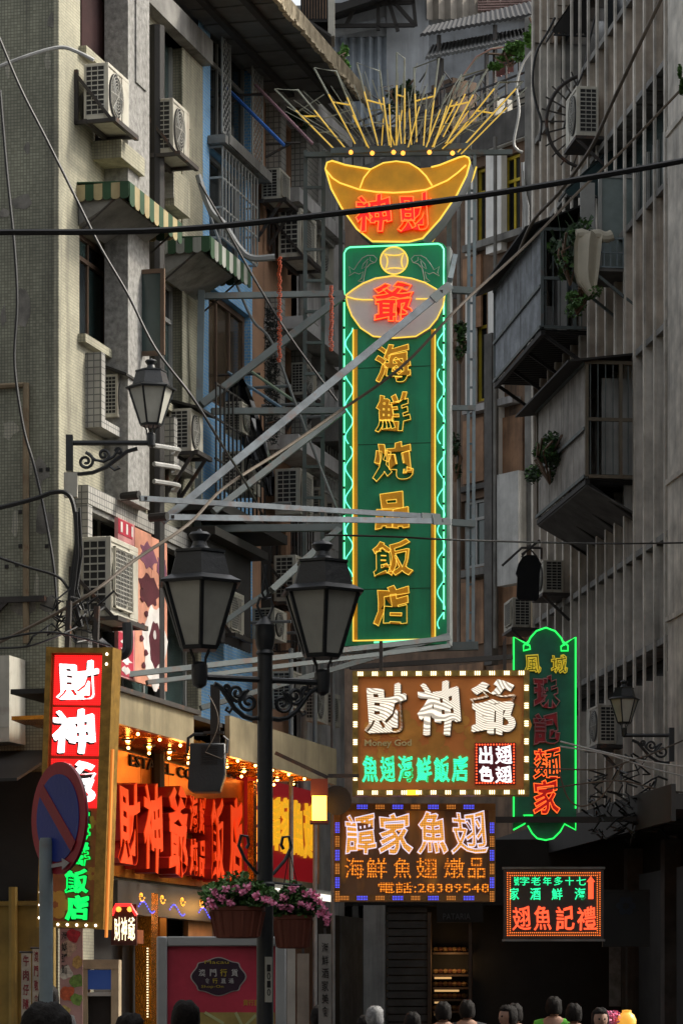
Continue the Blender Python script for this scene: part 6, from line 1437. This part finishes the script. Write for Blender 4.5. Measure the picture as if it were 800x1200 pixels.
rows = [((270, 282), 441), ((266, 290), 455), ((263, 298), 472), ((272, 304), 492), ((281, 311), 515), ((292, 318), 540), ((304, 322), 560), ((312, 321), 582)]
for (a, b), v in rows:
    for i in range(8): x, z = F.p(a+(b-a)*i/7, v); vs.append((x, -.1+.07*math.sin(i*2.3+v*.1)+.03*math.sin(i*5+v), z))
q = MB().add(vs, [(k*8+i, k*8+i+1, (k+1)*8+i+1, (k+1)*8+i) for k in range(7) for i in range(7)]).add([(a, b+.04, c) for a, b, c in vs], [(k*8+i, (k+1)*8+i, (k+1)*8+i+1, k*8+i+1) for k in range(7) for i in range(7)])
solo('plastic_sheet', 'crumpled shiny black plastic sheet draped from the clothes poles', 'plastic sheet', F, F.P(285, 582), q, mat('black_plastic', (.01, .01, .012), rough=.22, spec=.7))
F = FY(38.5); q = MB(); rnd = random.Random(5)
for i in range(900):
    x, z = F.p(rnd.uniform(312, 325), rnd.uniform(362, 520)); q.beam((x, 0, z), (x+rnd.uniform(-.05, .05), -.08, z+rnd.uniform(-.04, .04)), .008)
solo('bristle_column', 'black bristly column of dried brush hanging beside the salmon wall', 'brush', F, F.P(318, 520), q, mat('bristle', (.035, .038, .03), var=.5))
# dark machinery block below the struts, hanging rope
F = FY(39.5)
T = Thing('dark_enclosure', 'dark sheet-metal balcony box behind the lamp post finial', 'balcony', F, F.P(262, 680)); x0, x1, z0, z1 = F.rect(222, 622, 318, 740)
for i in range(6): T.part('sheet_panel', MB().box(x0+(x1-x0)*i/6+.01, x0+(x1-x0)*(i+1)/6-.01, 0, .3, z0, z1), m_dark)
T.part('rim', MB().box(x0, x1, -.03, -.001, z1-.06, z1).box(x0, x1, -.03, -.001, z0, z0+.06), m_iron)
# ------------------------------------------------------------------ cables
CM = [0]
def cable(pts, r, label, m=None, Y=33., group='overhead cables'):
    """pts (u, v[, Y]); smoothed"""
    P = [Vector(((p[0]-400)/3500*(p[2] if len(p) > 2 else Y), (p[2] if len(p) > 2 else Y), CAMZ+(HOR-p[1])*(p[2] if len(p) > 2 else Y)/3500)) for p in pts]
    out = []
    for i in range(len(P)-1):
        a, b, c, d = P[max(0, i-1)], P[i], P[i+1], P[min(len(P)-1, i+2)]
        for k in range(6):
            t = k/6; out.append(.5*((2*b)+(c-a)*t+(2*a-5*b+4*c-d)*t*t+(3*b-a-3*c+d)*t**3))
    out.append(P[-1]); q = MB().tube(out, r, 6)
    solo('cable', label, 'cable', W0, tuple(out[0]), q, m or m_cable, group)
cable([(-60, 273), (0, 272), (200, 269), (400, 249), (560, 229), (700, 206), (800, 188), (860, 176)], .0105, 'thick black cable crossing the whole view over the golden ingot', Y=10.5)
cable([(-10, 20), (0, 46), (25, 105), (54, 162), (91, 236), (118, 290), (150, 345), (182, 408), (225, 465), (263, 526, 31.5), (288, 566, 34), (318, 624, 39.3)], .014, 'long thin black cable slanting from the top left past the striped awnings', Y=30.8)
cable([(0, 105), (8, 200), (17, 290), (20, 357), (17, 425), (27, 499), (40, 546), (52, 600), (63, 665), (67, 720)], .016, 'black cable snaking down the olive mosaic end wall', Y=31.4)
cable([(-5, 79), (35, 64), (70, 55), (90, 60), (110, 70)], .02, 'white hose curving round the top of the corner to the air conditioner', m_pvc, Y=31.3)
cable([(-5, 596), (20, 590), (45, 583), (62, 577), (78, 578), (86, 592), (90, 630), (84, 680), (80, 720)], .024, 'black cable bundle running to the junction box', Y=31.3)
cable([(-5, 652), (30, 664), (66, 675), (80, 690), (95, 715)], .015, 'black cable sagging across the end wall below the bundle', Y=31.3)
cable([(-5, 755, 31), (60, 722, 31), (110, 693, 31), (160, 655, 31.5), (220, 615, 32), (262, 572, 33), (330, 528, 34.5), (390, 487, 36), (470, 430, 36), (540, 357, 36.2), (611, 292, 38), (680, 222, 38.5), (730, 175, 38.5), (800, 102, 38), (830, 70, 38)], .018, 'long brown cable rising from the lower left across the green sign to the top right', m_cableb)
cable([(-5, 750, 30), (60, 741, 29.8), (130, 757, 29.6)], .012, 'thin cable draped over the top of the red light-box sign', Y=30)
cable([(-5, 760, 30), (30, 758, 29.8), (62, 748, 29.8), (90, 735, 30)], .01, 'second thin cable draped over the red light-box sign', Y=30)
cable([(380, 627, 36), (460, 629, 36), (540, 633, 36), (700, 637, 38), (810, 636, 37)], .012, 'level black wire crossing the green sign below the light grey struts')
cable([(232, 205), (246, 245), (262, 262), (280, 290), (295, 302), (322, 301)], .04, 'thick grey hose running down the blue wall', m_gpipe, Y=36.3)
cable([(234, 214), (262, 262), (300, 330), (340, 395), (395, 470)], .014, 'black wire slanting from the blue wall to the steel ladder', Y=36)
cable([(236, 222), (256, 280), (276, 330), (296, 375), (318, 400), (345, 470), (372, 540), (400, 610)], .017, 'twisted grey wire slanting behind the steel ladder', m_gpipe, Y=37)
cable([(776, -5, 40), (745, 60, 40.5), (716, 122, 41.5), (691, 175, 43), (655, 225, 44), (625, 258, 45), (606, 300, 46)], .026, 'frayed brown rope hanging down the right building', m_cableb, Y=42.5)
cable([(650, 20), (642, 36), (628, 62), (624, 95), (628, 122), (634, 142), (632, 165)], .02, 'dark curly wire left of the round spike guard', Y=47)
cable([(700, 10), (692, 40), (684, 80), (672, 110), (660, 150)], .016, 'thin wire running over the round spike guard', Y=47)
cable([(622, 60), (612, 75), (605, 100), (608, 130), (602, 165), (606, 175), (612, 178)], .026, 'pale grey drain hose bending down beside the roof clutter', m_pvc, Y=53)
for i, (pts, lab) in enumerate((([(656, 869), (700, 880), (760, 893), (810, 900)], 'uppermost pale wire running from the green-outlined sign to the right'), ([(656, 875), (710, 884), (760, 900), (810, 912)], 'pale wire just below the uppermost one at right'), ([(620, 900), (700, 902), (735, 893), (760, 885), (800, 868)], 'thin wire rising to the right pillar'), ([(640, 925), (720, 915), (770, 925), (810, 930)], 'lowest thin wire right of the green-outlined sign'),
    ([(655, 905), (665, 935), (680, 945), (700, 938), (715, 920), (730, 895)], 'loose wire looping beneath the small lantern'))):
    cable(pts, .011, lab, m_pvc if i < 2 else m_cableb, Y=39, group='wires at the right pillar')
q = MB(); rnd = random.Random(8); F = FY(39.8)
for i in range(60):
    u, v = rnd.uniform(690, 780), rnd.uniform(905, 975); pts = [F.P(u, v, rnd.uniform(-.3, .3))]
    for k in range(3): u += rnd.uniform(-18, 24); v += rnd.uniform(-14, 12); pts.append(F.P(u, v, rnd.uniform(-.3, .3)))
    q.tube(pts, .014, 4)
solo('wire_tangle', 'black tangle of wires below the small right lantern', 'wires', F, F.P(735, 950), q, m_cable, kind='stuff')
q = MB(); F = FY(31.2)
for i in range(16):
    u, v = rnd.uniform(60, 110), rnd.uniform(700, 760); pts = [F.P(u, v, rnd.uniform(-.2, .1))]
    for k in range(3): u += rnd.uniform(-25, 25); v += rnd.uniform(-22, 18); pts.append(F.P(u, v, rnd.uniform(-.2, .1)))
    q.tube(pts, .011, 4)
q.tube([F.P(89, 600), F.P(91, 650), F.P(85, 700), F.P(95, 735)], .03, 5).tube([F.P(93, 595), F.P(96, 650), F.P(90, 690), F.P(98, 715)], .014, 5)
solo('wire_tangle', 'tangle of loose wires above the red light-box sign', 'wires', F, F.P(85, 740), q, m_cable, kind='stuff')
cable([(116, 752), (128, 762), (138, 768), (148, 764), (150, 748), (149, 730)], .055, 'thick bent black hose under the yellowed air conditioner', m_black, Y=31)
# ------------------------------------------------------------------ street level, left
F = FY(21.5); x0, x1, z0, z1 = F.rect(184, 1098, 335, 1400)
T = Thing('poster_stand', 'large red poster with a dark round-cornered emblem in a silver frame at street level', 'poster', F, (x0, 0, 0))
mfr = mat('silver_frame', (.36, .37, .37), rough=.4, metal=.3, var=.12)
zt = z1; zb = .35
T.part('frame', MB().box(x0, x0+.075, -.05, .08, zb, zt).box(x1-.075, x1, -.05, .08, zb, zt).box(x0+.075, x1-.075, -.049, .079, zt-.07, zt).box(x0+.075, x1-.075, -.049, .079, zb, zb+.07), mfr).modifiers.new('b', 'BEVEL').width = .008
T.part('post', MB().box(x0+.1, x0+.16, 0, .05, 0, zb).box(x1-.16, x1-.1, 0, .05, 0, zb), mfr)
sheet = T.part('poster_sheet', MB().box(x0+.075, x1-.075, -.01, .05, zb+.07, zt-.07), mat('poster_red', (.42, .010, .010), rough=.35, var=.08))
cx, cz = F.p(256, 1145); k = 21.5/3500
emb = []
for i in range(64):
    t = 6.2832*i/64; ca, sa = math.cos(t), math.sin(t)
    bx, bz = 25*k*max(-1, min(1, ca*1.35)), 17*k*max(-1, min(1, sa*1.35))
    ex, ez = 33*k*ca, 23*k*sa
    f = .5+.5*math.cos(4*t); emb.append((cx+bx*(1-f)+ex*f, cz+bz*(1-f)+ez*f))
def sc(pp, s): return [(cx+(a-cx)*s, cz+(b-cz)*s) for a, b in pp]
T.part('emblem_edge', MB().prism(emb, -.014, -.0105), mat('emblem_cream', (.42, .38, .36))); T.part('emblem', MB().prism(sc(emb, .95), -.018, -.0145), mat('emblem_plum', (.03, .012, .025)))
mlet, mly = mat('emblem_letter', (.45, .43, .42)), mat('emblem_yellow', (.42, .32, .03))
for ch, u, m_ in (('澳', 237, mlet), ('門', 250, mlet), ('行', 262, mly), ('貨', 275, mlet)): q = F.rect(u-4, 1136, u+4, 1145); T.part('print', glyph(ch, *q, -.0185, .002, .02), m_)
for ch, u, m_ in (('食', 243, mlet), ('行', 252, mly), ('直', 262, mlet), ('通', 271, mlet)): q = F.rect(u-3, 1147, u+3, 1153); T.part('print', glyph(ch, *q, -.0185, .002, .01), m_)
for (a, b, c, d, tx) in ((240, 1126, 268, 1130, 'Macau'), (236, 1155, 262, 1159, 'Shop-On'), (250, 1158, 272, 1162, 'ooo ooo')):
    if tx[0] != 'o': q = F.rect(a, b, c, d); T.part('print', text(tx, *q, -.0185, .002), mly)
q = F.rect(285, 1172, 310, 1179); T.part('print', text('貨行直通', *q, -.0105, .002), mly)
xm, zm = F.p(215, 1187); T.part('map_panel', MB().box(xm, x1-.08, -.014, -.0105, zb+.1, zm), mat('map_ochre', (.32, .24, .07), var=.3, scale=6))
for a, b in (((240, 1187), (262, 1200)), ((276, 1187), (290, 1215)), ((300, 1190), (280, 1210))): T.part('map_road', MB().beam(F.P(*a, -.016), F.P(*b, -.016), .02, .004), mat('map_road', (.4, .42, .2)))
# white panel right of it
F = FY(24); 
for (u0, u1, v, col, lab) in ((336, 346, 1112, (.36, .34, .3), 'narrow white panel just right of the red poster stand'), (348, 362, 1118, (.3, .25, .2), 'narrow beige banner right of the white panel'), (373, 388, 1095, (.2, .19, .17), 'narrow grey banner with vertical writing beside the flower basket')):
    x0, x1, z0, z1 = F.rect(u0, v, u1, 1300); T = Thing('banner', lab, 'banner', F, (x0, 0, 0)); T.part('cloth', MB().box(x0, x1, 0, .02, .3, z1), mat('banner%d' % u0, col, streak=.3)); T.part('pole', MB().box((x0+x1)/2-.01, (x0+x1)/2+.01, .021, .04, 0, z1+.05), m_iron)
    if u0 > 370:
        for i, ch in enumerate('海鮮酒家美食'): q = F.rect(u0+4, 1105+15*i, u1-3, 1117+15*i); T.part('print', glyph(ch, *q, -.001, .003, .01), m_dark)
# small neon 財神爺 sign, doorway, frames, menu banners
F = FY(31.5)
x0, x1, z0, z1 = F.rect(130, 1060, 160, 1108); T = Thing('small_neon_sign', 'small dark neon sign with three cream characters under a red neon roof', 'neon sign', F, (x0, 0, z0))
T.part('box', MB().box(x0, x1, 0, .12, z0, z1), mat('box_redbrown', (.06, .015, .01), rough=.4))
mcn = glow('cream_neon', (1, .88, .55), 2.4)
for ch, a, b in (('財', 134, 141), ('神', 142, 149), ('爺', 150, 158)): gl(T, F, ch, a, 1075, b, 1103, 0, mcn, .012, .012, .05)
T.part('roof_tube', MB().tube([F.P(u, v, -.03) for u, v in ((131, 1073), (134, 1066), (136, 1061), (153, 1061), (156, 1067), (160, 1073))], .018, 6), glow('red_neon2', (1, .02, .02), 2.5))
T.part('roof_bulb', MB().ball(F.P(139, 1066, -.03), .03, 6).ball(F.P(152, 1066, -.03), .03, 6), glow('orange_bulb', (1, .5, .1), 3))
x0, x1, z0, z1 = F.rect(97, 1125, 139, 1300); T = Thing('wooden_stall_frame', 'pale wooden framed kiosk with a blue screen beside the menu banners', 'kiosk', F, (x0, .1, 0))
mwd = mat('pale_wood', (.32, .25, .16), var=.3, scale=4)
T.part('frame', MB().box(x0, x0+.05, 0, .4, 0, z1-.1).box(x1-.08, x1, 0, .4, 0, z1-.1).box(x0, x1, -.005, .41, z1-.099, z1), mwd); q = F.rect(98, 1137, 130, 1160); T.part('screen', MB().box(q[0], q[1], .05, .09, q[2], q[3]), glow('blue_screen', (.05, .15, .6), .12, (.02, .05, .16))); T.part('shelf', MB().box(x0+.05, x1-.08, .01, .3, q[2]-.07, q[2]-.03), m_frame); T.part('cabinet', MB().box(x0+.05, x1-.08, .1, .38, 0, q[2]-.071), m_dark)
def banner(u0, u1, v0, label, bg, chars, col, cw=1, vstep=17):
    x0, x1, z0, z1 = F2_.rect(u0, v0, u1, 1300); T = Thing('menu_banner', label, 'banner', F2_, (x0, 0, 0), 'vertical banners by the yellow wall'); T.part('cloth', MB().box(x0, x1, 0, .015, .2, z1), bg); T.part('rod', MB().tube([(x0-.02, .005, z1+.005), (x1+.02, .005, z1+.005)], .012, 6), m_iron)
    for i, ch in enumerate(chars): q = F2_.rect(u0+2, v0+3+vstep*i, u1-2, v0+vstep*(i+1)-1); T.part('print', glyph(ch, *q, -.001, .002, .02), col)
    return T, x0, x1, z1
F2_ = FY(31)
mpaper = mat('paper_cream', (.36, .32, .26), streak=.3); mrt = mat('maroon_ink', (.16, .012, .02))
banner(25, 36, 1117, 'narrow cream banner with maroon writing, leftmost of three', mpaper, '牛肉仔隨有會', mrt)
banner(38, 47, 1112, 'narrow cream banner with maroon writing beside the steel post', mpaper, '澳門敬食客', mrt)
T, x0, x1, z1 = banner(70, 97, 1088, 'colourful food-photo banner right of the steel post', mat('banner_pink', (.38, .22, .2)), '', mrt)
rnd = random.Random(3)
for i, (u, v, r, c) in enumerate(((86, 1097, 8, (.35, .02, .03)), (80, 1112, 9, (.42, .3, .22)), (91, 1128, 7, (.4, .25, .08)), (77, 1140, 8, (.45, .42, .36)), (90, 1150, 8, (.12, .2, .04)), (79, 1165, 9, (.4, .08, .03)), (90, 1172, 7, (.15, .25, .05)), (76, 1185, 6, (.4, .3, .1)))):
    x, z = F2_.p(u, v); rr = r/3500*31; T.part('print', MB().prism([(min(x1-.005, max(x0+.005, x+rr*(1+.2*math.sin(3*t+i))*math.cos(t))), z+rr*(1+.15*math.sin(4*t+i))*math.sin(t)) for t in [6.2832*j/16 for j in range(16)]], -.002-.0006*i, -.0014-.0006*i), mat('food%d' % i, c, var=.5, scale=25))
for i, ch in enumerate('海鮮粥麵'): q = F2_.rect(72, 1092+13*i, 79, 1103+13*i); T.part('print', glyph(ch, *q, -.012, .002, .02), m_dark)
# restaurant ground floor behind: dark fronts, warm doorway, gold column
T = Thing('restaurant', 'dark restaurant ground floor with a warm lit doorway behind the red poster', 'shop front', L, (xa, 0, 0))
zc_ = L.p(205, 1052)[1]
T.part('pier', MB().box(L.p(158, 1100)[0], L.p(166, 1100)[0], -.2, -.003, 0, zc_), m_goldm)
T.part('gold_column', MB().box(L.p(170, 1100)[0], L.p(178, 1100)[0], -.18, -.003, 0, zc_), m_gold)
q = MB()
for i in range(26): x, z = L.p(173, 1112+3.2*i, -.19); q.box(x-.012, x+.012, -.195, -.182, z-.007, z+.007)
T.part('light_strip', q, glow('strip_bulbs', (1, .75, .4), 2))
T.part('lit_wall', MB().box(L.p(215, 1100)[0], L.p(243, 1100)[0], -.06, -.003, 0, L.p(215, 1058)[1]), mat('warm_wall', (.3, .13, .04)))
ld = bpy.data.lights.new('door_lamp', 'POINT'); ld.energy = 2.5; ld.color = (1, .5, .12); ld.shadow_soft_size = .1; lo = bpy.data.objects.new('door_lamp', ld); COL.objects.link(lo); lo.parent = T.root
lo.location = (L.p(228, 1100)[0]-xa, -.5, L.p(228, 1066)[1]); T.part('door_bulb', MB().ball((L.p(228, 1100)[0], -.5, L.p(228, 1060)[1]), .05, 8), MATS['warm_bulb'])
T.part('door_leaf', MB().box(L.p(243, 1100)[0], L.p(285, 1100)[0], -.05, -.003, 0, L.p(250, 1070)[1]), mat('door_brown', (.09, .04, .02)))
T.part('sign_plate', MB().box(L.p(160, 1090, -.25)[0], L.p(168, 1090, -.25)[0], -.25, -.21, L.p(160, 1106, -.25)[1], L.p(160, 1090, -.25)[1]), mat('plate_orange', (.3, .08, .02)))
for k in range(4):
    a = L.p(300, 1100)[0]+1.3*k; T.part('shutter_panel', MB().box(a, a+1.2, -.1, .0, 0, 2.9), [m_dark, mat('door_brown', (.09, .04, .02)), m_dark, m_concd][k])
# ------------------------------------------------------------------ street level, centre: shop fronts across the end
F = Frame(0, 46, -4)
T = Thing('end_shopfronts', 'dark row of shop fronts closing the end of the street', 'shop front', F, (F.p(395, 1100)[0], 0, 0))
X = lambda u: F.p(u, 1100)[0]; Z = lambda v: F.p(480, v)[1]
T.part('back_wall', MB().box(X(380), X(800), .6, 3, 0, Z(1010)), m_dark)
T.part('lintel', MB().box(X(380), X(800), -.1, .59, Z(1062), Z(985)), m_dark)
T.part('pier', MB().box(X(427), X(452), -.3, .58, 0, Z(1062)), m_lgrey); T.part('pier_plinth', MB().box(X(426), X(453), -.33, -.301, 0, .4), m_concd)
q = MB()
for i in range(26): q.box(X(453), X(500), .02+.01*(i % 2), .06, .05+i*.12, .05+i*.12+.1)
T.part('roller_shutter', q, mat('shutter_grey', (.07, .07, .066), rough=.5))
T.part('red_door', MB().box(X(396), X(412), .0, .1, 0, Z(1075)), mat('door_red', (.12, .012, .012))); T.part('post', MB().box(X(413), X(420), -.1, .2, 0, Z(1060)), m_concd)
T.part('frame_post', MB().box(X(501), X(505), -.1, .2, 0, Z(1070)).box(X(549), X(553), -.1, .2, 0, Z(1070)), m_framed)
T.part('name_board', MB().box(X(512), X(566), -.2, -.101, Z(1082), Z(1052)), m_dark); q = F.rect(519, 1071, 551, 1078, -.21); T.part('lettering', text('PATARIA', *q, -.201, .02), mat('faint_letter', (.10, .10, .10)))
# pastry shelves glowing dimly
sh_m = glow('shelf_light', (1, .62, .25), .6); 
for i, v in enumerate((1117, 1143, 1158, 1172, 1186)):
    T.part('shelf', MB().box(X(506), X(549), .3, .55, Z(v)-.02, Z(v)+.01), m_framed)
    if i: T.part('shelf_tube', MB().box(X(508), X(519+9*(i % 3)), .28, .3, Z(v)-.06, Z(v)-.03), sh_m)
    for k in range(7): T.part('pastry', MB().ball((X(509+5.6*k), .42, Z(v)+.06), .055, 6, (1, 1, .7)), mat('pastry_%d' % (k % 2), ((.3, .17, .06), (.2, .08, .04))[k % 2]))
ld = bpy.data.lights.new('shelf_lamp', 'POINT'); ld.energy = 2; ld.color = (1, .6, .25); ld.shadow_soft_size = .15; lo = bpy.data.objects.new('shelf_lamp', ld); COL.objects.link(lo); lo.parent = T.root; lo.location = (X(528)-X(395), .1, Z(1125))
T.part('white_notice', MB().box(X(713), X(727), -.2, -.15, Z(1180), Z(1105)), mat('notice', (.25, .26, .26), var=.5, scale=7))
T.part('dark_post', MB().box(X(728), X(735), -.3, .1, 0, Z(1060)), m_concd)
# lanterns and flowers low right
F = FY(30); x, z = F.p(734, 1196)
T = Thing('yellow_lantern', 'yellow dome lantern glowing at the bottom edge', 'lantern', F, (x, 0, 0)); k = 30/3500
T.part('dome', MB().lathe([(11*k, -6*k), (11.5*k, 0), (9*k, 6*k), (5.5*k, 9*k), (5.5*k, 11.5*k), (2*k, 12*k)], (x, 0, z), 20), glow('amber_shade', (1, .45, .05), .8, (.5, .3, .05)))
T.part('stem', MB().lathe([(.14, 0), (.14, .03), (.02, .06), (.02, z-.06)], (x, 0, 0), 12), m_black)
x, z = F.p(716, 1193); T = Thing('bouquet', 'bunch of pink flowers beside the yellow dome lantern', 'flowers', F, (x, 0, 0)); T.part('petals', leaves(260, (x, 0, z), (.11, .1, .08), .022, 6), m_pink, kind='stuff'); T.part('stem', MB().lathe([(.08, 0), (.1, .5), (.015, .55), (.015, z)], (x, 0, 0), 8), m_leafd)

# ------------------------------------------------------------------ people
def skinned(V, E_, Rr, root, sub=1):
    me = bpy.data.meshes.new('b'); me.from_pydata(V, E_, []); o = bpy.data.objects.new('b', me); COL.objects.link(o)
    o.modifiers.new('s', 'SKIN'); sv = me.skin_vertices[0].data
    for i, r in enumerate(Rr): sv[i].radius = (r, r) if isinstance(r, float) else r; sv[i].use_root = (i == root)
    o.modifiers.new('u', 'SUBSURF').levels = sub
    bpy.context.view_layer.update(); dg = bpy.context.evaluated_depsgraph_get()
    m = bpy.data.meshes.new_from_object(o.evaluated_get(dg)); bpy.data.objects.remove(o); m.shade_smooth(); return m
V = [(0, 0, .98), (0, 0, 1.12), (0, -.01, 1.28), (0, .01, 1.42), (0, 0, 1.52)]; Rr = [(.15, .11), (.14, .105), (.165, .115), (.12, .09), .058]; Ed = [(0, 1), (1, 2), (2, 3), (3, 4)]
for s in (-1, 1):
    n = len(V); V += [(s*.17, .01, 1.41), (s*.22, .02, 1.14), (s*.24, -.05, .9), (s*.245, -.08, .82)]; Rr += [.06, .045, .033, (.04, .02)]; Ed += [(3, n), (n, n+1), (n+1, n+2), (n+2, n+3)]
    for k in range(4):
        f = len(V); dx = (k-1.5)*.019; ln = (.075, .085, .08, .062)[k]
        V += [(s*.245+dx*.4, -.095+dx, .775), (s*.243+dx*.4, -.11+dx, .775-ln*.5), (s*.235+dx*.3, -.10+dx, .775-ln)]; Rr += [.010, .009, .008]; Ed += [(n+3, f), (f, f+1), (f+1, f+2)]
    f = len(V); V += [(s*.235, -.125, .80), (s*.228, -.14, .76)]; Rr += [.011, .009]; Ed += [(n+3, f), (f, f+1)]
    n = len(V); V += [(s*.09, 0, .88), (s*.1, -.01, .5), (s*.1, .02, .1), (s*.1, -.03, .045), (s*.11, -.16, .03)]; Rr += [.085, .058, .042, .045, (.04, .025)]; Ed += [(0, n), (n, n+1), (n+1, n+2), (n+2, n+3), (n+3, n+4)]
body_me = skinned(V, Ed, Rr, 0)
V = [(0, 0, .92), (0, 0, 1.12), (0, -.01, 1.28), (0, .01, 1.42), (0, .01, 1.5)]; Rr = [(.175, .13), (.16, .12), (.18, .13), (.145, .11), .074]; Ed = [(0, 1), (1, 2), (2, 3), (3, 4)]
for s in (-1, 1): n = len(V); V += [(s*.175, .01, 1.41), (s*.215, .015, 1.2)]; Rr += [.075, .066]; Ed += [(3, n), (n, n+1)]
shirt_me = skinned(V, Ed, Rr, 0)
V = [(0, 0, .98), (0, 0, .93)]; Rr = [(.155, .118), (.16, .12)]; Ed = [(0, 1)]
for s in (-1, 1): n = len(V); V += [(s*.09, 0, .86), (s*.1, -.01, .5), (s*.1, .02, .1)]; Rr += [.1, .075, .062]; Ed += [(1, n), (n, n+1), (n+1, n+2)]
trous_me = skinned(V, Ed, Rr, 0)
def sph(f, n=24, m=18):
    vs = []; fs = []
    for i in range(m+1):
        for j in range(n):
            a = math.pi*i/m; b = 2*math.pi*j/n; vs.append(f(Vector((math.sin(a)*math.cos(b), math.sin(a)*math.sin(b), -math.cos(a)))))
    for i in range(m):
        for j in range(n): fs.append((i*n+j, i*n+(j+1) % n, (i+1)*n+(j+1) % n, (i+1)*n+j))
    q = MB(); q.v = vs; q.f = fs; return q
def headf(p):
    x, y, z = p; j = 1-.28*max(0, -z)**1.5
    n_ = .016*math.exp(-((x/.13)**2+((z+.12)/.2)**2)) if y < 0 else 0; e_ = .006*(math.exp(-(((abs(x)-.38)/.16)**2+((z-.08)/.13)**2))) if y < 0 else 0
    return (x*.076*j, y*.096*j-n_+e_+(.006*z), z*.118+1.6)
head_mb = sph(headf)
for s in (-1, 1): head_mb.ball((s*.078, .012, 1.595), .024, 8, (.35, .7, 1.1))
def hairf(p):
    x, y, z = p
    if y < -.25 and z < .5: return (x*.07, y*.08, z*.1+1.61)
    zz = max(z, -.62); q = (abs(x)**2.6+abs(y)**2.6+abs(z)**2.6)**(1/2.6) or 1; f = (1/q-1)*.6+1
    w_ = 1+.035*math.sin(9*x+5*z)+.02*math.sin(17*y+11*x)+.012*math.sin(41*x+23*y)
    return (x*f*.09*w_, y*f*.108*w_+.008, zz*f*.121*w_+1.606)
hair_mb = sph(hairf, 32, 22)
skinm = mat('skin', (.27, .15, .1), rough=.55, var=.1, bump=0); skind = mat('skin_tan', (.25, .14, .09), rough=.55, var=.1, bump=0)
hairm = mat('hair_black', (.010, .008, .007), rough=.75, var=.6, scale=60, bump=.6, spec=.15); hairg = mat('hair_grey', (.16, .16, .16), rough=.6, var=.5, scale=50, bump=.4)
def person(u, vt, Y, label, shirt, hair=None, yaw=0., trs=None, wpx=None):
    if Y > 28: Y *= .86; vt += 6
    F = FY(Y, 0, u); zt = CAMZ+(HOR-vt)*Y/3500; s = zt/1.745
    T = Thing('person', label, 'person', F, (0, 0, 0), 'people in the street')
    T.root.rotation_euler.z = R_(yaw); T.root.scale = (s, s, s)
    if wpx: k = wpx*Y/3500/(.178*s); T.root.scale = (s*k, s*k, s)
    for nm, me_, m_ in (('body', body_me, skinm), ('shirt', shirt_me, shirt), ('trousers', trous_me, trs or mat('dark_jeans', (.02, .025, .04)))):
        me2 = me_.copy(); me2.name = nm; me2.materials.clear(); me2.materials.append(m_); o = bpy.data.objects.new(nm, me2); COL.objects.link(o); o.parent = T.root
    h = T.part('head', head_mb, skinm, smooth=180)
    T.part('eyes', MB().ball((-.029, -.083, 1.607), .011, 8).ball((.029, -.083, 1.607), .011, 8), hairm, h); T.part('mouth', MB().ball((0, -.083, 1.545), .02, 8, (1, .3, .28)), mat('lips', (.3, .1, .08)), h)
    T.part('hair', hair_mb, hair or hairm, smooth=180)
mk = lambda n, c: mat(n, c, rough=.85, var=.2, scale=4)
bk = mk('shirt_black', (.02, .02, .022))
person(55, 1168, 9.4, 'person in the foreground with thick black hair, seen from behind at bottom left', bk, yaw=172)
person(154, 1184, 17, 'person with black hair low in the frame below the wooden kiosk', bk, yaw=150)
person(217, 1169, 18, 'person with short black hair in front of the red poster', mk('shirt_navy', (.02, .03, .07)), yaw=200)
person(57, 1152, 27, 'person standing behind the steel post at left, hair showing either side', bk, yaw=190)
person(375, 1176, 27, 'person with dark hair right of the lamp post', bk, yaw=170)
person(428, 1182, 34, 'person with dark hair beside the grey-haired one', bk, yaw=160)
person(440, 1171, 33, 'grey-haired person in a blue shirt beside the grey pier', mk('shirt_blue', (.03, .12, .4)), hairg, yaw=150)
person(519, 1166, 36, 'person with dark hair left in front of the pastry window', bk, yaw=180)
person(547, 1164, 37, 'person with dark hair at the right edge of the pastry window', bk, yaw=175)
person(594, 1170, 34, 'person in profile beneath the copper sign, face catching light', mk('shirt_brown', (.1, .05, .04)), yaw=-60)
person(603, 1168, 36, 'person in black behind the one in profile', bk, yaw=170)
person(649, 1160, 38, 'person in a bright green shirt under the small red sign', mk('shirt_green', (.09, .36, .03)), yaw=165)
person(703, 1173, 33, 'person facing the camera beside the pink bouquet', mk('shirt_grey', (.08, .08, .09)), yaw=8)
person(672, 1168, 36, 'person in dark clothes right of the green shirt', bk, yaw=185)
person(483, 1178, 34, 'person low in the frame in front of the roller shutter', bk, yaw=190)
